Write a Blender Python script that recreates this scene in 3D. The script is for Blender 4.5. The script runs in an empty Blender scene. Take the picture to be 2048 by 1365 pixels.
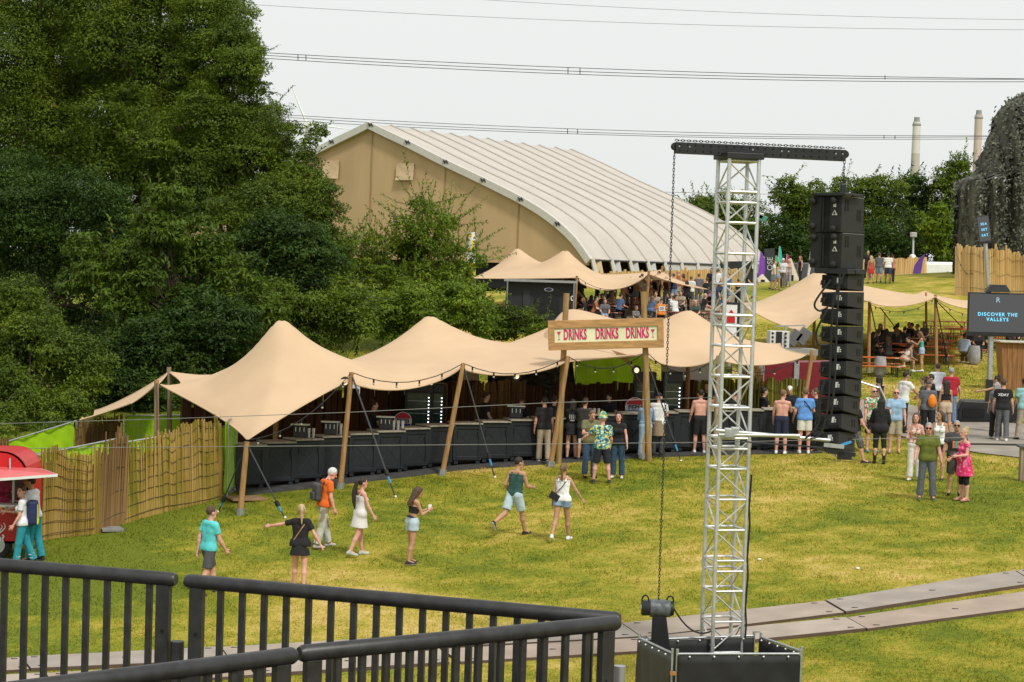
import bpy, bmesh, math, random, colorsys
import numpy as np
from mathutils import Vector, Matrix
R = math.radians
SC = bpy.context.scene
COL = SC.collection
# ------------------------------------------------------------------ camera
FPX = 4000.0            # focal length in pixels of the 2048 px wide photograph
CZ = 8.0                # camera height
PITCH = math.atan(152.5 / FPX)
ROLL = R(1.8)
cam_d = bpy.data.cameras.new('camera')
cam_d.sensor_width = 36.0
cam_d.lens = FPX / 2048.0 * 36.0
cam_d.clip_start = 0.2
cam_d.clip_end = 9000
cam = bpy.data.objects.new('camera', cam_d)
COL.objects.link(cam)
CAMR = Matrix.Rotation(R(90) - PITCH, 3, 'X') @ Matrix.Rotation(ROLL, 3, 'Z')
cam.matrix_world = Matrix.Translation((0, 0, CZ)) @ CAMR.to_4x4()
SC.camera = cam
# ------------------------------------------------------------------ world, sun, exposure
SUN_EL, SUN_AZ = 52.0, 150.0      # azimuth clockwise from +Y (view direction)
w = bpy.data.worlds.new('World'); SC.world = w; w.use_nodes = True
nt = w.node_tree; nt.nodes.clear()
sky = nt.nodes.new('ShaderNodeTexSky'); sky.sky_type = 'NISHITA'; sky.sun_disc = False
sky.sun_elevation = R(SUN_EL); sky.sun_rotation = R(SUN_AZ)
sky.air_density = 1.0; sky.dust_density = 6.0; sky.ozone_density = 1.0
hs = nt.nodes.new('ShaderNodeHueSaturation'); hs.inputs['Saturation'].default_value = 0.1
mx = nt.nodes.new('ShaderNodeMix'); mx.data_type = 'RGBA'; mx.blend_type = 'MIX'
mx.inputs[0].default_value = 0.85
mx.inputs[7].default_value = (7.9, 8.15, 7.95, 1)      # the even white of high thin cloud
bg = nt.nodes.new('ShaderNodeBackground'); bg.inputs['Strength'].default_value = 0.12
out = nt.nodes.new('ShaderNodeOutputWorld')
nt.links.new(sky.outputs[0], hs.inputs['Color'])
nt.links.new(hs.outputs[0], mx.inputs[6])
nt.links.new(mx.outputs[2], bg.inputs[0]); nt.links.new(bg.outputs[0], out.inputs[0])
sun_d = bpy.data.lights.new('sun', 'SUN'); sun_d.energy = 2.7; sun_d.angle = R(7); sun_d.color = (1, .95, .86)
sun = bpy.data.objects.new('sun', sun_d); COL.objects.link(sun)
_sd = Vector((math.sin(R(SUN_AZ)) * math.cos(R(SUN_EL)), math.cos(R(SUN_AZ)) * math.cos(R(SUN_EL)), math.sin(R(SUN_EL))))
sun.rotation_euler = _sd.to_track_quat('Z', 'Y').to_euler()
SC.view_settings.view_transform = 'Standard'; SC.view_settings.look = 'None'
SC.view_settings.exposure = 0.0; SC.view_settings.gamma = 1.0
SC.cycles.max_bounces = 6; SC.cycles.diffuse_bounces = 3; SC.cycles.glossy_bounces = 2
SC.cycles.transmission_bounces = 3; SC.cycles.transparent_max_bounces = 8
SC.cycles.use_denoising = True
SC.cycles.caustics_reflective = False; SC.cycles.caustics_refractive = False
# ------------------------------------------------------------------ terrain and projection
_ty = [-60, 0, 25, 34, 45, 55, 70, 83, 105, 125, 150, 400, 5000]
_tz = [-8.2, -7.5, -6.95, -6.5, -6.02, -5.5, -5.0, -4.6, -3.0, -1.6, -2.0, -2.2, -2.2]
_lw = [.075, .075, .075, .075, .075, .055, .04, .04, .045, .06, .06, .05, .03]
_fy = np.linspace(-60, 400, 921)
def _smooth(a, k=14):
    b = np.pad(a, k, mode='edge'); return np.convolve(b, np.ones(2 * k + 1) / (2 * k + 1), 'valid')
_fz = _smooth(np.interp(_fy, _ty, _tz)); _fw = _smooth(np.interp(_fy, _ty, _lw))
def Hn(x, y):
    x = np.asarray(x, float); y = np.asarray(y, float)
    z = np.interp(y, _fy, _fz); l = np.interp(y, _fy, _fw)
    xs = 17 * np.tanh((x - 3) / 17.) + 3
    xs = np.where(x < -14, -11 - 0 * x, xs) if False else xs
    r2 = ((x - 33) / 13.) ** 2 + ((y - 122) / 22.) ** 2       # grass mound under the netted stage
    return CZ + z + l * xs + 1.3 * np.exp(-r2)
def H(x, y): return float(Hn(x, y))
def ray(px, py):
    v = CAMR @ Vector(((px - 1024.0) / FPX, -(py - 682.5) / FPX, -1.0)); return v
def at(px, py, Y):
    v = ray(px, py); t = Y / v.y
    return Vector((0, 0, CZ)) + v * t
def ground(px, py, off=0.0):
    v = ray(px, py); v = v / v.y
    ys = np.arange(12, 400, .1)
    d = CZ + v.z * ys - Hn(v.x * ys, ys) - off
    k = int(np.argmax(d < 0))
    y = ys[k] if d[k] < 0 else 400.
    if k > 0 and d[k] < 0:
        y = ys[k - 1] + .1 * d[k - 1] / (d[k - 1] - d[k])
    return Vector((v.x * y, y, CZ + v.z * y))
def project(P):
    q = CAMR.transposed() @ (Vector(P) - Vector((0, 0, CZ)))
    return (1024 + FPX * q.x / -q.z, 682.5 - FPX * q.y / -q.z)
def projn(P):
    q = (P - np.array([0, 0, CZ])) @ np.array(CAMR)
    return 1024 + FPX * q[:, 0] / -q[:, 2], 682.5 - FPX * q[:, 1] / -q[:, 2]
# ------------------------------------------------------------------ object helpers
def tag(o, label=None, cat=None, group=None, kind=None):
    if label: o['label'] = label
    if cat: o['category'] = cat
    if group: o['group'] = group
    if kind: o['kind'] = kind
    return o
def thing(name, label, cat, loc=(0, 0, 0), rz=0.0, group=None):
    o = bpy.data.objects.new(name, None); COL.objects.link(o)
    o.location = loc; o.rotation_euler = (0, 0, rz); o.empty_display_size = .2
    return tag(o, label, cat, group)
def copy_tree(o, loc=None, rz=None, parent=None, label=None, kids=None):
    c = o.copy(); COL.objects.link(c)
    if parent: c.parent = parent
    if loc is not None: c.location = loc
    if rz is not None: c.rotation_euler = (0, 0, rz)
    if label: c['label'] = label
    for ch in list(o.children): copy_tree(ch, parent=c)
    return c
def mesh_np(name, V, Fc, mats, parent=None, smooth=False, mi=None):
    V = np.asarray(V, np.float32); Fc = np.asarray(Fc, np.int32)
    me = bpy.data.meshes.new(name); k = Fc.shape[1]
    me.vertices.add(len(V)); me.vertices.foreach_set('co', V.ravel())
    me.loops.add(Fc.size); me.loops.foreach_set('vertex_index', Fc.ravel())
    me.polygons.add(len(Fc)); me.polygons.foreach_set('loop_start', np.arange(0, Fc.size, k, dtype=np.int32))
    if mi is not None: me.polygons.foreach_set('material_index', np.asarray(mi, np.int32))
    me.polygons.foreach_set('use_smooth', np.full(len(Fc), smooth))
    me.update(calc_edges=True); me.validate()
    for m in (mats if isinstance(mats, (list, tuple)) else [mats]): me.materials.append(m)
    o = bpy.data.objects.new(name, me); COL.objects.link(o)
    if parent: o.parent = parent
    return o
class MB:
    """collects solids in world (or local) space and links them as ONE mesh object"""
    def __init__(s): s.v = []; s.f = []; s.m = []; s.cur = 0
    def add(s, vs, fs):
        n = len(s.v); s.v += [tuple(v) for v in vs]; s.f += [tuple(i + n for i in f) for f in fs]; s.m += [s.cur] * len(fs); return s
    def box(s, c, size, rot=None):
        hx, hy, hz = size[0] / 2, size[1] / 2, size[2] / 2; c = Vector(c)
        vs = [Vector((x, y, z)) for x in (-hx, hx) for y in (-hy, hy) for z in (-hz, hz)]
        if rot is not None: vs = [rot @ v for v in vs]
        return s.add([v + c for v in vs], [(0, 1, 3, 2), (4, 6, 7, 5), (0, 4, 5, 1), (2, 3, 7, 6), (0, 2, 6, 4), (1, 5, 7, 3)])
    def hexa(s, b, t):
        """solid between bottom loop b and top loop t (same count)"""
        n = len(b)
        fs = [tuple(range(n - 1, -1, -1)), tuple(range(n, 2 * n))] + [(i, (i + 1) % n, n + (i + 1) % n, n + i) for i in range(n)]
        return s.add(list(b) + list(t), fs)
    def bar(s, p, q, wd, th, up=(0, 0, 1)):
        p, q = Vector(p), Vector(q); d = (q - p).normalized(); u = Vector(up)
        a = d.cross(u)
        if a.length < 1e-4: a = d.cross(Vector((1, 0, 0)))
        a.normalize(); b = a.cross(d).normalized()
        o = [a * wd / 2 * i + b * th / 2 * j for i, j in ((-1, -1), (1, -1), (1, 1), (-1, 1))]
        return s.hexa([p + k for k in o], [q + k for k in o])
    def poly(s, pts, r, n=8, cap=True):
        pts = [Vector(p) for p in pts]; rs = r if isinstance(r, (list, tuple)) else [r] * len(pts)
        rings = []; pa = None
        for i, p in enumerate(pts):
            d = (pts[min(i + 1, len(pts) - 1)] - pts[max(i - 1, 0)]).normalized()
            if pa is None:
                pa = d.cross(Vector((0, 0, 1)))
                if pa.length < 1e-3: pa = d.cross(Vector((0, 1, 0)))
            else:
                pa = pa - d * pa.dot(d)
            pa = pa.normalized(); b = d.cross(pa).normalized()
            rings.append([p + (pa * math.cos(2 * math.pi * k / n) + b * math.sin(2 * math.pi * k / n)) * rs[i] for k in range(n)])
        vs = [v for rg in rings for v in rg]; fs = []
        for i in range(len(pts) - 1):
            for k in range(n):
                fs.append((i * n + k, (i + 1) * n + k, (i + 1) * n + (k + 1) % n, i * n + (k + 1) % n))
        if cap:
            fs.append(tuple(range(n))); fs.append(tuple((len(pts) - 1) * n + k for k in range(n - 1, -1, -1)))
        return s.add(vs, fs)
    def tube(s, p, q, r0, r1=None, n=8): return s.poly([p, q], [r0, r0 if r1 is None else r1], n)
    def lathe(s, c, prof, n=16, axis=None):
        c = Vector(c); vs = []
        for r, z in prof:
            for k in range(n):
                v = Vector((r * math.cos(2 * math.pi * k / n), r * math.sin(2 * math.pi * k / n), z))
                if axis is not None: v = axis @ v
                vs.append(c + v)
        fs = [(i * n + k, i * n + (k + 1) % n, (i + 1) * n + (k + 1) % n, (i + 1) * n + k) for i in range(len(prof) - 1) for k in range(n)]
        fs.append(tuple(range(n - 1, -1, -1))); fs.append(tuple((len(prof) - 1) * n + k for k in range(n)))
        return s.add(vs, fs)
    def ball(s, c, r, n=10, sc=(1, 1, 1)):
        prof = [(max(r * math.sin(math.pi * i / n), r * .02), -r * math.cos(math.pi * i / n)) for i in range(n + 1)]
        c = Vector(c); k = len(s.v); s.lathe((0, 0, 0), prof, 12)
        for i in range(k, len(s.v)):
            v = s.v[i]; s.v[i] = (v[0] * sc[0] + c.x, v[1] * sc[1] + c.y, v[2] * sc[2] + c.z)
        return s
    def extr(s, pts, d):
        d = Vector(d); return s.hexa([Vector(p) for p in pts], [Vector(p) + d for p in pts])
    def build(s, name, mats, parent=None, smooth=False, bevel=0.0, local=False, label=None):
        me = bpy.data.meshes.new(name)
        off = Vector((0, 0, 0))
        if parent is not None and not local:
            p = parent
            while p is not None: off = off + p.location; p = p.parent
        me.from_pydata([tuple(Vector(v) - off) for v in s.v], [], s.f)
        for m in (mats if isinstance(mats, (list, tuple)) else [mats]): me.materials.append(m)
        me.polygons.foreach_set('material_index', s.m)
        bm = bmesh.new(); bm.from_mesh(me); bmesh.ops.recalc_face_normals(bm, faces=bm.faces); bm.to_mesh(me); bm.free()
        me.polygons.foreach_set('use_smooth', [smooth] * len(me.polygons))
        if smooth:
            try: me.set_sharp_from_angle(angle=R(40))
            except Exception: pass
        o = bpy.data.objects.new(name, me); COL.objects.link(o)
        if parent is not None: o.parent = parent
        if bevel:
            b = o.modifiers.new('bevel', 'BEVEL'); b.width = bevel; b.segments = 2; b.limit_method = 'ANGLE'; b.angle_limit = R(40)
        if label: o['label'] = label
        return o
def text_obj(name, txt, size, mat, M4, parent=None, ext=.004, sx=1.0, align='CENTER', bold=0.0, space=1.0):
    """lettering as mesh; M4 maps text plane (x right, y up) to world"""
    cu = bpy.data.curves.new(name, 'FONT'); cu.body = txt; cu.size = size; cu.extrude = ext; cu.offset = bold
    cu.align_x = align; cu.align_y = 'CENTER'; cu.resolution_u = 3; cu.space_character = space
    t = bpy.data.objects.new('tmp', cu); COL.objects.link(t)
    dg = bpy.context.evaluated_depsgraph_get(); me = bpy.data.meshes.new_from_object(t.evaluated_get(dg))
    bpy.data.objects.remove(t)
    me.transform(Matrix.Diagonal((sx, 1, 1, 1))); me.transform(M4)
    off = Vector((0, 0, 0)); p = parent
    while p is not None: off += p.location; p = p.parent
    me.transform(Matrix.Translation(-off)); me.materials.clear(); me.materials.append(mat); me.name = name
    o = bpy.data.objects.new(name, me); COL.objects.link(o)
    if parent is not None: o.parent = parent
    return o
def basis(o, x, y):
    x = Vector(x).normalized(); y = Vector(y); z = x.cross(y).normalized(); y = z.cross(x)
    m = Matrix((x, y, z)).transposed().to_4x4(); m.translation = Vector(o); return m
# ------------------------------------------------------------------ materials
_mats = {}
def mat(name, col, rough=.6, metal=0.0, var=.12, scale=4.0, bump=0.0, bscale=60.0, trans=0.0, spec=.4, emit=None, island=0.0, stretch=None):
    if name in _mats: return _mats[name]
    m = bpy.data.materials.new(name); m.use_nodes = True; n = m.node_tree; L = n.links
    b = n.nodes['Principled BSDF']; b.inputs['Roughness'].default_value = rough; b.inputs['Metallic'].default_value = metal
    b.inputs['Specular IOR Level'].default_value = spec
    tc = n.nodes.new('ShaderNodeTexCoord'); co = tc.outputs['Object']
    if stretch:
        mp = n.nodes.new('ShaderNodeMapping'); mp.inputs['Scale'].default_value = stretch; L.new(co, mp.inputs[0]); co = mp.outputs[0]
    nz = n.nodes.new('ShaderNodeTexNoise'); nz.inputs['Scale'].default_value = scale; nz.inputs['Detail'].default_value = 5
    L.new(co, nz.inputs['Vector'])
    rp = n.nodes.new('ShaderNodeMapRange'); rp.inputs[1].default_value = .3; rp.inputs[2].default_value = .7
    rp.inputs[3].default_value = 1 - var; rp.inputs[4].default_value = 1 + var
    L.new(nz.outputs[0], rp.inputs[0]); fac = rp.outputs[0]
    if island:
        g = n.nodes.new('ShaderNodeNewGeometry'); mr = n.nodes.new('ShaderNodeMapRange')
        mr.inputs[3].default_value = 1 - island; mr.inputs[4].default_value = 1 + island
        L.new(g.outputs['Random Per Island'], mr.inputs[0])
        mu = n.nodes.new('ShaderNodeMath'); mu.operation = 'MULTIPLY'; L.new(fac, mu.inputs[0]); L.new(mr.outputs[0], mu.inputs[1]); fac = mu.outputs[0]
    vm = n.nodes.new('ShaderNodeVectorMath'); vm.operation = 'SCALE'; vm.inputs[0].default_value = col[:3]
    L.new(fac, vm.inputs['Scale']); L.new(vm.outputs[0], b.inputs['Base Color'])
    if bump:
        n2 = n.nodes.new('ShaderNodeTexNoise'); n2.inputs['Scale'].default_value = bscale; n2.inputs['Detail'].default_value = 3; L.new(co, n2.inputs['Vector'])
        bp = n.nodes.new('ShaderNodeBump'); bp.inputs['Strength'].default_value = bump; bp.inputs['Distance'].default_value = .02
        L.new(n2.outputs[0], bp.inputs['Height']); L.new(bp.outputs[0], b.inputs['Normal'])
    if trans:
        tr = n.nodes.new('ShaderNodeBsdfTranslucent'); L.new(vm.outputs[0], tr.inputs[0])
        ms = n.nodes.new('ShaderNodeMixShader'); ms.inputs[0].default_value = trans
        L.new(b.outputs[0], ms.inputs[1]); L.new(tr.outputs[0], ms.inputs[2]); L.new(ms.outputs[0], n.nodes['Material Output'].inputs[0])
    if emit:
        b.inputs['Emission Color'].default_value = (*emit[:3], 1); b.inputs['Emission Strength'].default_value = emit[3]
    _mats[name] = m; return m
def leaf_mat(name, c1, c2, c3=None, trans=.34):
    """leaf colour varies leaf by leaf and from clump to clump"""
    if name in _mats: return _mats[name]
    m = bpy.data.materials.new(name); m.use_nodes = True; n = m.node_tree; L = n.links
    b = n.nodes['Principled BSDF']; b.inputs['Roughness'].default_value = .5; b.inputs['Specular IOR Level'].default_value = .25
    g = n.nodes.new('ShaderNodeNewGeometry'); tc = n.nodes.new('ShaderNodeTexCoord')
    nz = n.nodes.new('ShaderNodeTexNoise'); nz.inputs['Scale'].default_value = .6; nz.inputs['Detail'].default_value = 2
    L.new(tc.outputs['Object'], nz.inputs['Vector'])
    ad = n.nodes.new('ShaderNodeMath'); ad.operation = 'MULTIPLY_ADD'; ad.inputs[1].default_value = .38; L.new(g.outputs['Random Per Island'], ad.inputs[0])
    mr = n.nodes.new('ShaderNodeMapRange'); mr.inputs[1].default_value = .3; mr.inputs[2].default_value = .7; mr.inputs[4].default_value = .62  # clump noise puts lit clumps and dark hollows into the leaf colour
    L.new(nz.outputs[0], mr.inputs[0]); L.new(mr.outputs[0], ad.inputs[2])
    cr = n.nodes.new('ShaderNodeValToRGB'); e = cr.color_ramp.elements
    e[0].color = (*c1, 1); e[1].color = (*c2, 1); e[1].position = .85
    if c3: k = e.new(.985); k.color = (*c3, 1)
    L.new(ad.outputs[0], cr.inputs[0]); L.new(cr.outputs[0], b.inputs['Base Color'])
    tr = n.nodes.new('ShaderNodeBsdfTranslucent'); L.new(cr.outputs[0], tr.inputs[0])
    ms = n.nodes.new('ShaderNodeMixShader'); ms.inputs[0].default_value = trans
    L.new(b.outputs[0], ms.inputs[1]); L.new(tr.outputs[0], ms.inputs[2]); L.new(ms.outputs[0], n.nodes['Material Output'].inputs[0])
    _mats[name] = m; return m
def pattern_mat(name, cols, scale=30., kind='voronoi'):
    if name in _mats: return _mats[name]
    m = bpy.data.materials.new(name); m.use_nodes = True; n = m.node_tree; L = n.links
    b = n.nodes['Principled BSDF']; b.inputs['Roughness'].default_value = .8
    tc = n.nodes.new('ShaderNodeTexCoord'); vz = n.nodes.new('ShaderNodeTexVoronoi'); vz.inputs['Scale'].default_value = scale
    L.new(tc.outputs['Object'], vz.inputs['Vector'])
    sp = n.nodes.new('ShaderNodeSeparateColor'); L.new(vz.outputs['Color'], sp.inputs[0])
    cr = n.nodes.new('ShaderNodeValToRGB'); cr.color_ramp.interpolation = 'CONSTANT'; e = cr.color_ramp.elements
    e[0].color = (*cols[0], 1); e[1].color = (*cols[-1], 1); e[1].position = 1 - 1 / len(cols)
    for i in range(1, len(cols) - 1): k = e.new(i / len(cols)); k.color = (*cols[i], 1)
    L.new(sp.outputs[0], cr.inputs[0]); L.new(cr.outputs[0], b.inputs['Base Color'])
    _mats[name] = m; return m
WOOD = mat('timber_pole', (.34, .19, .075), .75, var=.3, scale=3, stretch=(6, 6, .7), bump=.3, bscale=20)
WOODG = mat('weathered_timber', (.26, .2, .14), .85, var=.3, scale=3, stretch=(6, 6, .7), bump=.3, bscale=20)
STEEL = mat('galvanised_steel', (.42, .44, .45), .42, .75, var=.15, scale=9)
ALU = mat('aluminium', (.62, .63, .63), .38, .75, var=.12, scale=14)
BLACK = mat('black_paint', (.014, .015, .017), .5, var=.25, scale=6, bump=.06, bscale=120)
BLACKM = mat('black_rubber', (.012, .012, .013), .7, var=.2)
CHAR = mat('charcoal_plastic', (.011, .015, .019), .55, var=.25, scale=5, bump=.05, bscale=50)
WHITE = mat('white_paint', (.75, .76, .75), .5, var=.06)
CANVAS = mat('tent_canvas', (.62, .44, .28), .85, var=.05, scale=.9, trans=.12, bump=.05, bscale=3)
STRAP = mat('dark_strap', (.03, .032, .035), .7)
CLAMPB = mat('blue_ratchet', (.05, .25, .5), .5)
RED = mat('red_paint', (.48, .015, .018), .35, var=.08)
LIME = mat('lime_cloth', (.37, .63, .01), .7, var=.12, scale=2.5, trans=.2)
BULB = mat('bulb_glass', (.35, .34, .30), .15, var=.02)
# ------------------------------------------------------------------ ground
def grass_mat(name, blade):
    m = bpy.data.materials.new(name); m.use_nodes = True; n = m.node_tree; L = n.links
    b = n.nodes['Principled BSDF']; b.inputs['Roughness'].default_value = .9; b.inputs['Specular IOR Level'].default_value = .1
    tc = n.nodes.new('ShaderNodeTexCoord')
    def noise(s, d=4, st=None):
        z = n.nodes.new('ShaderNodeTexNoise'); z.inputs['Scale'].default_value = s; z.inputs['Detail'].default_value = d
        if st:
            mp = n.nodes.new('ShaderNodeMapping'); mp.inputs['Scale'].default_value = st; L.new(tc.outputs['Object'], mp.inputs[0]); L.new(mp.outputs[0], z.inputs[0])
        else: L.new(tc.outputs['Object'], z.inputs['Vector'])
        return z.outputs[0]
    a = noise(.22, 5, (1, .8, 1)); c = noise(1.4, 6); d = noise(14, 3, (.6, 1, 1))
    def madd(x, k, y):
        q = n.nodes.new('ShaderNodeMath'); q.operation = 'MULTIPLY_ADD'; q.inputs[1].default_value = k; L.new(x, q.inputs[0])
        if isinstance(y, float): q.inputs[2].default_value = y
        else: L.new(y, q.inputs[2])
        return q.outputs[0]
    v = madd(a, 1.6, madd(c, .9, madd(d, .6, -1.13)))
    if blade:
        g = n.nodes.new('ShaderNodeNewGeometry'); v = madd(g.outputs['Random Per Island'], .32, madd(v, 1.0, -.16))
    # greener strip towards the left reed fence, its shade also put into the colour
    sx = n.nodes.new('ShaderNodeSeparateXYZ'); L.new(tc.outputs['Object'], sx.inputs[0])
    lush_shade = n.nodes.new('ShaderNodeMapRange'); lush_shade.inputs[1].default_value = -3.2; lush_shade.inputs[2].default_value = -9.0
    lush_shade.inputs[3].default_value = 0; lush_shade.inputs[4].default_value = .42; L.new(sx.outputs[0], lush_shade.inputs[0])
    sub = n.nodes.new('ShaderNodeMath'); sub.operation = 'SUBTRACT'; L.new(v, sub.inputs[0]); L.new(lush_shade.outputs[0], sub.inputs[1])
    cr = n.nodes.new('ShaderNodeValToRGB'); e = cr.color_ramp.elements
    e[0].position = .12; e[0].color = (.125, .155, .015, 1); e[1].position = .80; e[1].color = (.52, .385, .13, 1)
    for p, k in ((.30, (.20, .208, .019, 1)), (.46, (.295, .255, .033, 1)), (.62, (.41, .32, .068, 1))): q = e.new(p); q.color = k
    L.new(sub.outputs[0], cr.inputs[0])
    col = cr.outputs[0]
    L.new(col, b.inputs['Base Color'])
    if blade:
        tr = n.nodes.new('ShaderNodeBsdfTranslucent'); L.new(col, tr.inputs[0]); ms = n.nodes.new('ShaderNodeMixShader'); ms.inputs[0].default_value = .5
        L.new(b.outputs[0], ms.inputs[1]); L.new(tr.outputs[0], ms.inputs[2]); L.new(ms.outputs[0], n.nodes['Material Output'].inputs[0])
    else:
        bp = n.nodes.new('ShaderNodeBump'); bp.inputs['Strength'].default_value = .8; bp.inputs['Distance'].default_value = .05
        L.new(noise(9, 5), bp.inputs['Height']); L.new(bp.outputs[0], b.inputs['Normal'])
    return m
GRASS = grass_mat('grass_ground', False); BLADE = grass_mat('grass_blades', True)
def grid_sheet(name, xs, ys, off, m, kind='structure'):
    X, Y = np.meshgrid(xs, ys); Z = Hn(X, Y) + off
    V = np.stack([X.ravel(), Y.ravel(), Z.ravel()], 1); nx, ny = len(xs), len(ys)
    i = np.arange(ny - 1)[:, None] * nx + np.arange(nx - 1)[None]; i = i.ravel()
    return tag(mesh_np(name, V, np.stack([i, i + 1, i + nx + 1, i + nx], 1), m, smooth=True), kind=kind)
gx = np.concatenate([[-3000, -800, -300, -150], np.arange(-100, 101, 1.0), [150, 300, 800, 3000]])
gy = np.concatenate([[-60, -20], np.arange(0, 181, 1.0), [200, 240, 300, 400, 800, 2000, 6000]])
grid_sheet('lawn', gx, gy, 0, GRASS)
# trackway mats: two parallel runs of panels
def lerp_line(pts, x):
    xs = [p[0] for p in pts]; return np.interp(x, xs, [p[1] for p in pts])
RUNS = [([(-300, 1341), (0, 1322), (306, 1308), (600, 1290), (1242, 1252), (1650, 1207), (2048, 1144), (2300, 1100)],
         [(-300, 1366), (0, 1346), (306, 1335), (640, 1314), (1280, 1280), (1701, 1229), (2048, 1176), (2330, 1128)],
         [-160, 40, 440, 842, 1242, 1650, 2030, 2260]),
        ([(-300, 1376), (0, 1356), (306, 1343), (600, 1318), (1240, 1286), (1693, 1241), (2048, 1189), (2300, 1149)],
         [(-300, 1410), (0, 1390), (306, 1372), (640, 1345), (1280, 1310), (1737, 1263), (2048, 1223), (2330, 1180)],
         [-160, 90, 490, 880, 1290, 1693, 2080, 2290])]
MATM = [mat('trackway_mat_%d' % i, c, .8, var=.14, scale=1.6, bump=.1, bscale=30) for i, c in enumerate([(.33, .27, .22), (.36, .30, .25), (.30, .26, .225), (.34, .265, .21)])]
MATE = mat('mat_edge', (.10, .065, .045), .8)
mpos = ['', 'far left end of its run', 'left of the railing gap', 'behind the railing', 'behind the railing corner', 'beside the tower base', 'right of the tower', 'at the right edge']
BANDS = []
for ri, (ta, tb, js) in enumerate(RUNS):
    for k in range(len(js) - 1):
        u0, u1 = js[k] + 2, js[k + 1] - 2; sh = 40 * (1 if u0 > 500 else .5)
        q = [(u0, lerp_line(ta, u0)), (u1, lerp_line(ta, u1)), (u1 + sh, lerp_line(tb, u1 + sh)), (u0 + sh, lerp_line(tb, u0 + sh))]
        BANDS.append(q)
        P = [ground(*p) for p in q]
        N, Mm = 10, 3; top = {}
        for a in range(N + 1):
            for c in range(Mm + 1):
                u, v = a / N, c / Mm
                p = (P[0] * (1 - u) + P[1] * u) * (1 - v) + (P[3] * (1 - u) + P[2] * u) * v
                top[a, c] = Vector((p.x, p.y, H(p.x, p.y)))
        mb = MB(); hgt = .05 + .012 * ((k + ri) % 2); up = Vector((0, 0, hgt)); dn = Vector((0, 0, -.05))
        vs = [top[a, c] + up for a in range(N + 1) for c in range(Mm + 1)] + [top[a, c] + dn for a in range(N + 1) for c in range(Mm + 1)]
        id_ = lambda a, c: a * (Mm + 1) + c
        o2 = (N + 1) * (Mm + 1); fs = [(id_(a, c), id_(a + 1, c), id_(a + 1, c + 1), id_(a, c + 1)) for a in range(N) for c in range(Mm)]
        mb.add(vs, fs); mb.cur = 1; ed = []
        for a in range(N):
            ed += [(id_(a, 0), id_(a + 1, 0), id_(a + 1, 0) + o2, id_(a, 0) + o2), (id_(a, Mm), id_(a + 1, Mm), id_(a + 1, Mm) + o2, id_(a, Mm) + o2)]
        for c in range(Mm):
            ed += [(id_(0, c), id_(0, c + 1), id_(0, c + 1) + o2, id_(0, c) + o2), (id_(N, c), id_(N, c + 1), id_(N, c + 1) + o2, id_(N, c) + o2)]
        n0 = len(mb.v) - len(vs); mb.f += [tuple(i + n0 for i in f) for f in ed]; mb.m += [1] * len(ed)
        o = mb.build('trackway_mat', [MATM[(k * 2 + ri) % 4], MATE])
        tag(o, ('grey brown ground panel of the %s track, %s' % (('farther', 'nearer')[ri], mpos[k + 1] if k + 1 < 8 else 'end')), 'ground mat', 'trackway panels laid across the lawn')
        for (u, v) in ((.06, .12), (.94, .12), (.06, .85), (.94, .85), (.5, .5)):       # lifting slots
            a = P[0].lerp(P[1], u).lerp(P[3].lerp(P[2], u), v); b2 = MB()
            z = H(a.x, a.y) + hgt + .005
            b2.box((a.x, a.y, z), (.11, .03, .006)); b2.build('lifting_slot', BLACKM, o)
# paved path on the right
def drape(name, polypx, off, m, n=14):
    P = [ground(*p) for p in polypx]; bm = bmesh.new()
    vs = [bm.verts.new(p) for p in P]; bm.faces.new(vs)
    bmesh.ops.triangulate(bm, faces=bm.faces)
    for _ in range(4): bmesh.ops.subdivide_edges(bm, edges=[e for e in bm.edges if e.calc_length() > 1.2], cuts=1)
    bmesh.ops.triangulate(bm, faces=bm.faces)
    for v in bm.verts: v.co.z = H(v.co.x, v.co.y) + off
    me = bpy.data.meshes.new(name); bm.to_mesh(me); bm.free(); me.materials.append(m)
    o = bpy.data.objects.new(name, me); COL.objects.link(o); return o
PATHM = mat('concrete_path', (.27, .235, .195), .9, var=.22, scale=1.2, bump=.3, bscale=14)
PATHPX = [(1640, 806), (1740, 800), (1800, 806), (1900, 832), (1960, 846), (2200, 856), (2200, 934), (2048, 918), (1960, 908), (1880, 895), (1800, 874), (1700, 846)]
tag(drape('path', PATHPX, .03, PATHM), kind='structure')
BANDS += [PATHPX]
tag(drape('ground', [(1150, 640), (1180, 605), (1320, 594), (1490, 590), (1500, 640), (1420, 672), (1150, 676)], .03, mat('trodden_earth', (.20, .165, .10), .95, var=.3, scale=.8, bump=.3, bscale=8)), kind='structure')
def inpoly(px, py, poly):
    c = np.zeros(len(px), bool); j = len(poly) - 1
    for i in range(len(poly)):
        xi, yi = poly[i]; xj, yj = poly[j]
        t = ((yi > py) != (yj > py)) & (px < (xj - xi) * (py - yi) / (yj - yi + 1e-9) + xi); c ^= t; j = i
    return c
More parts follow.
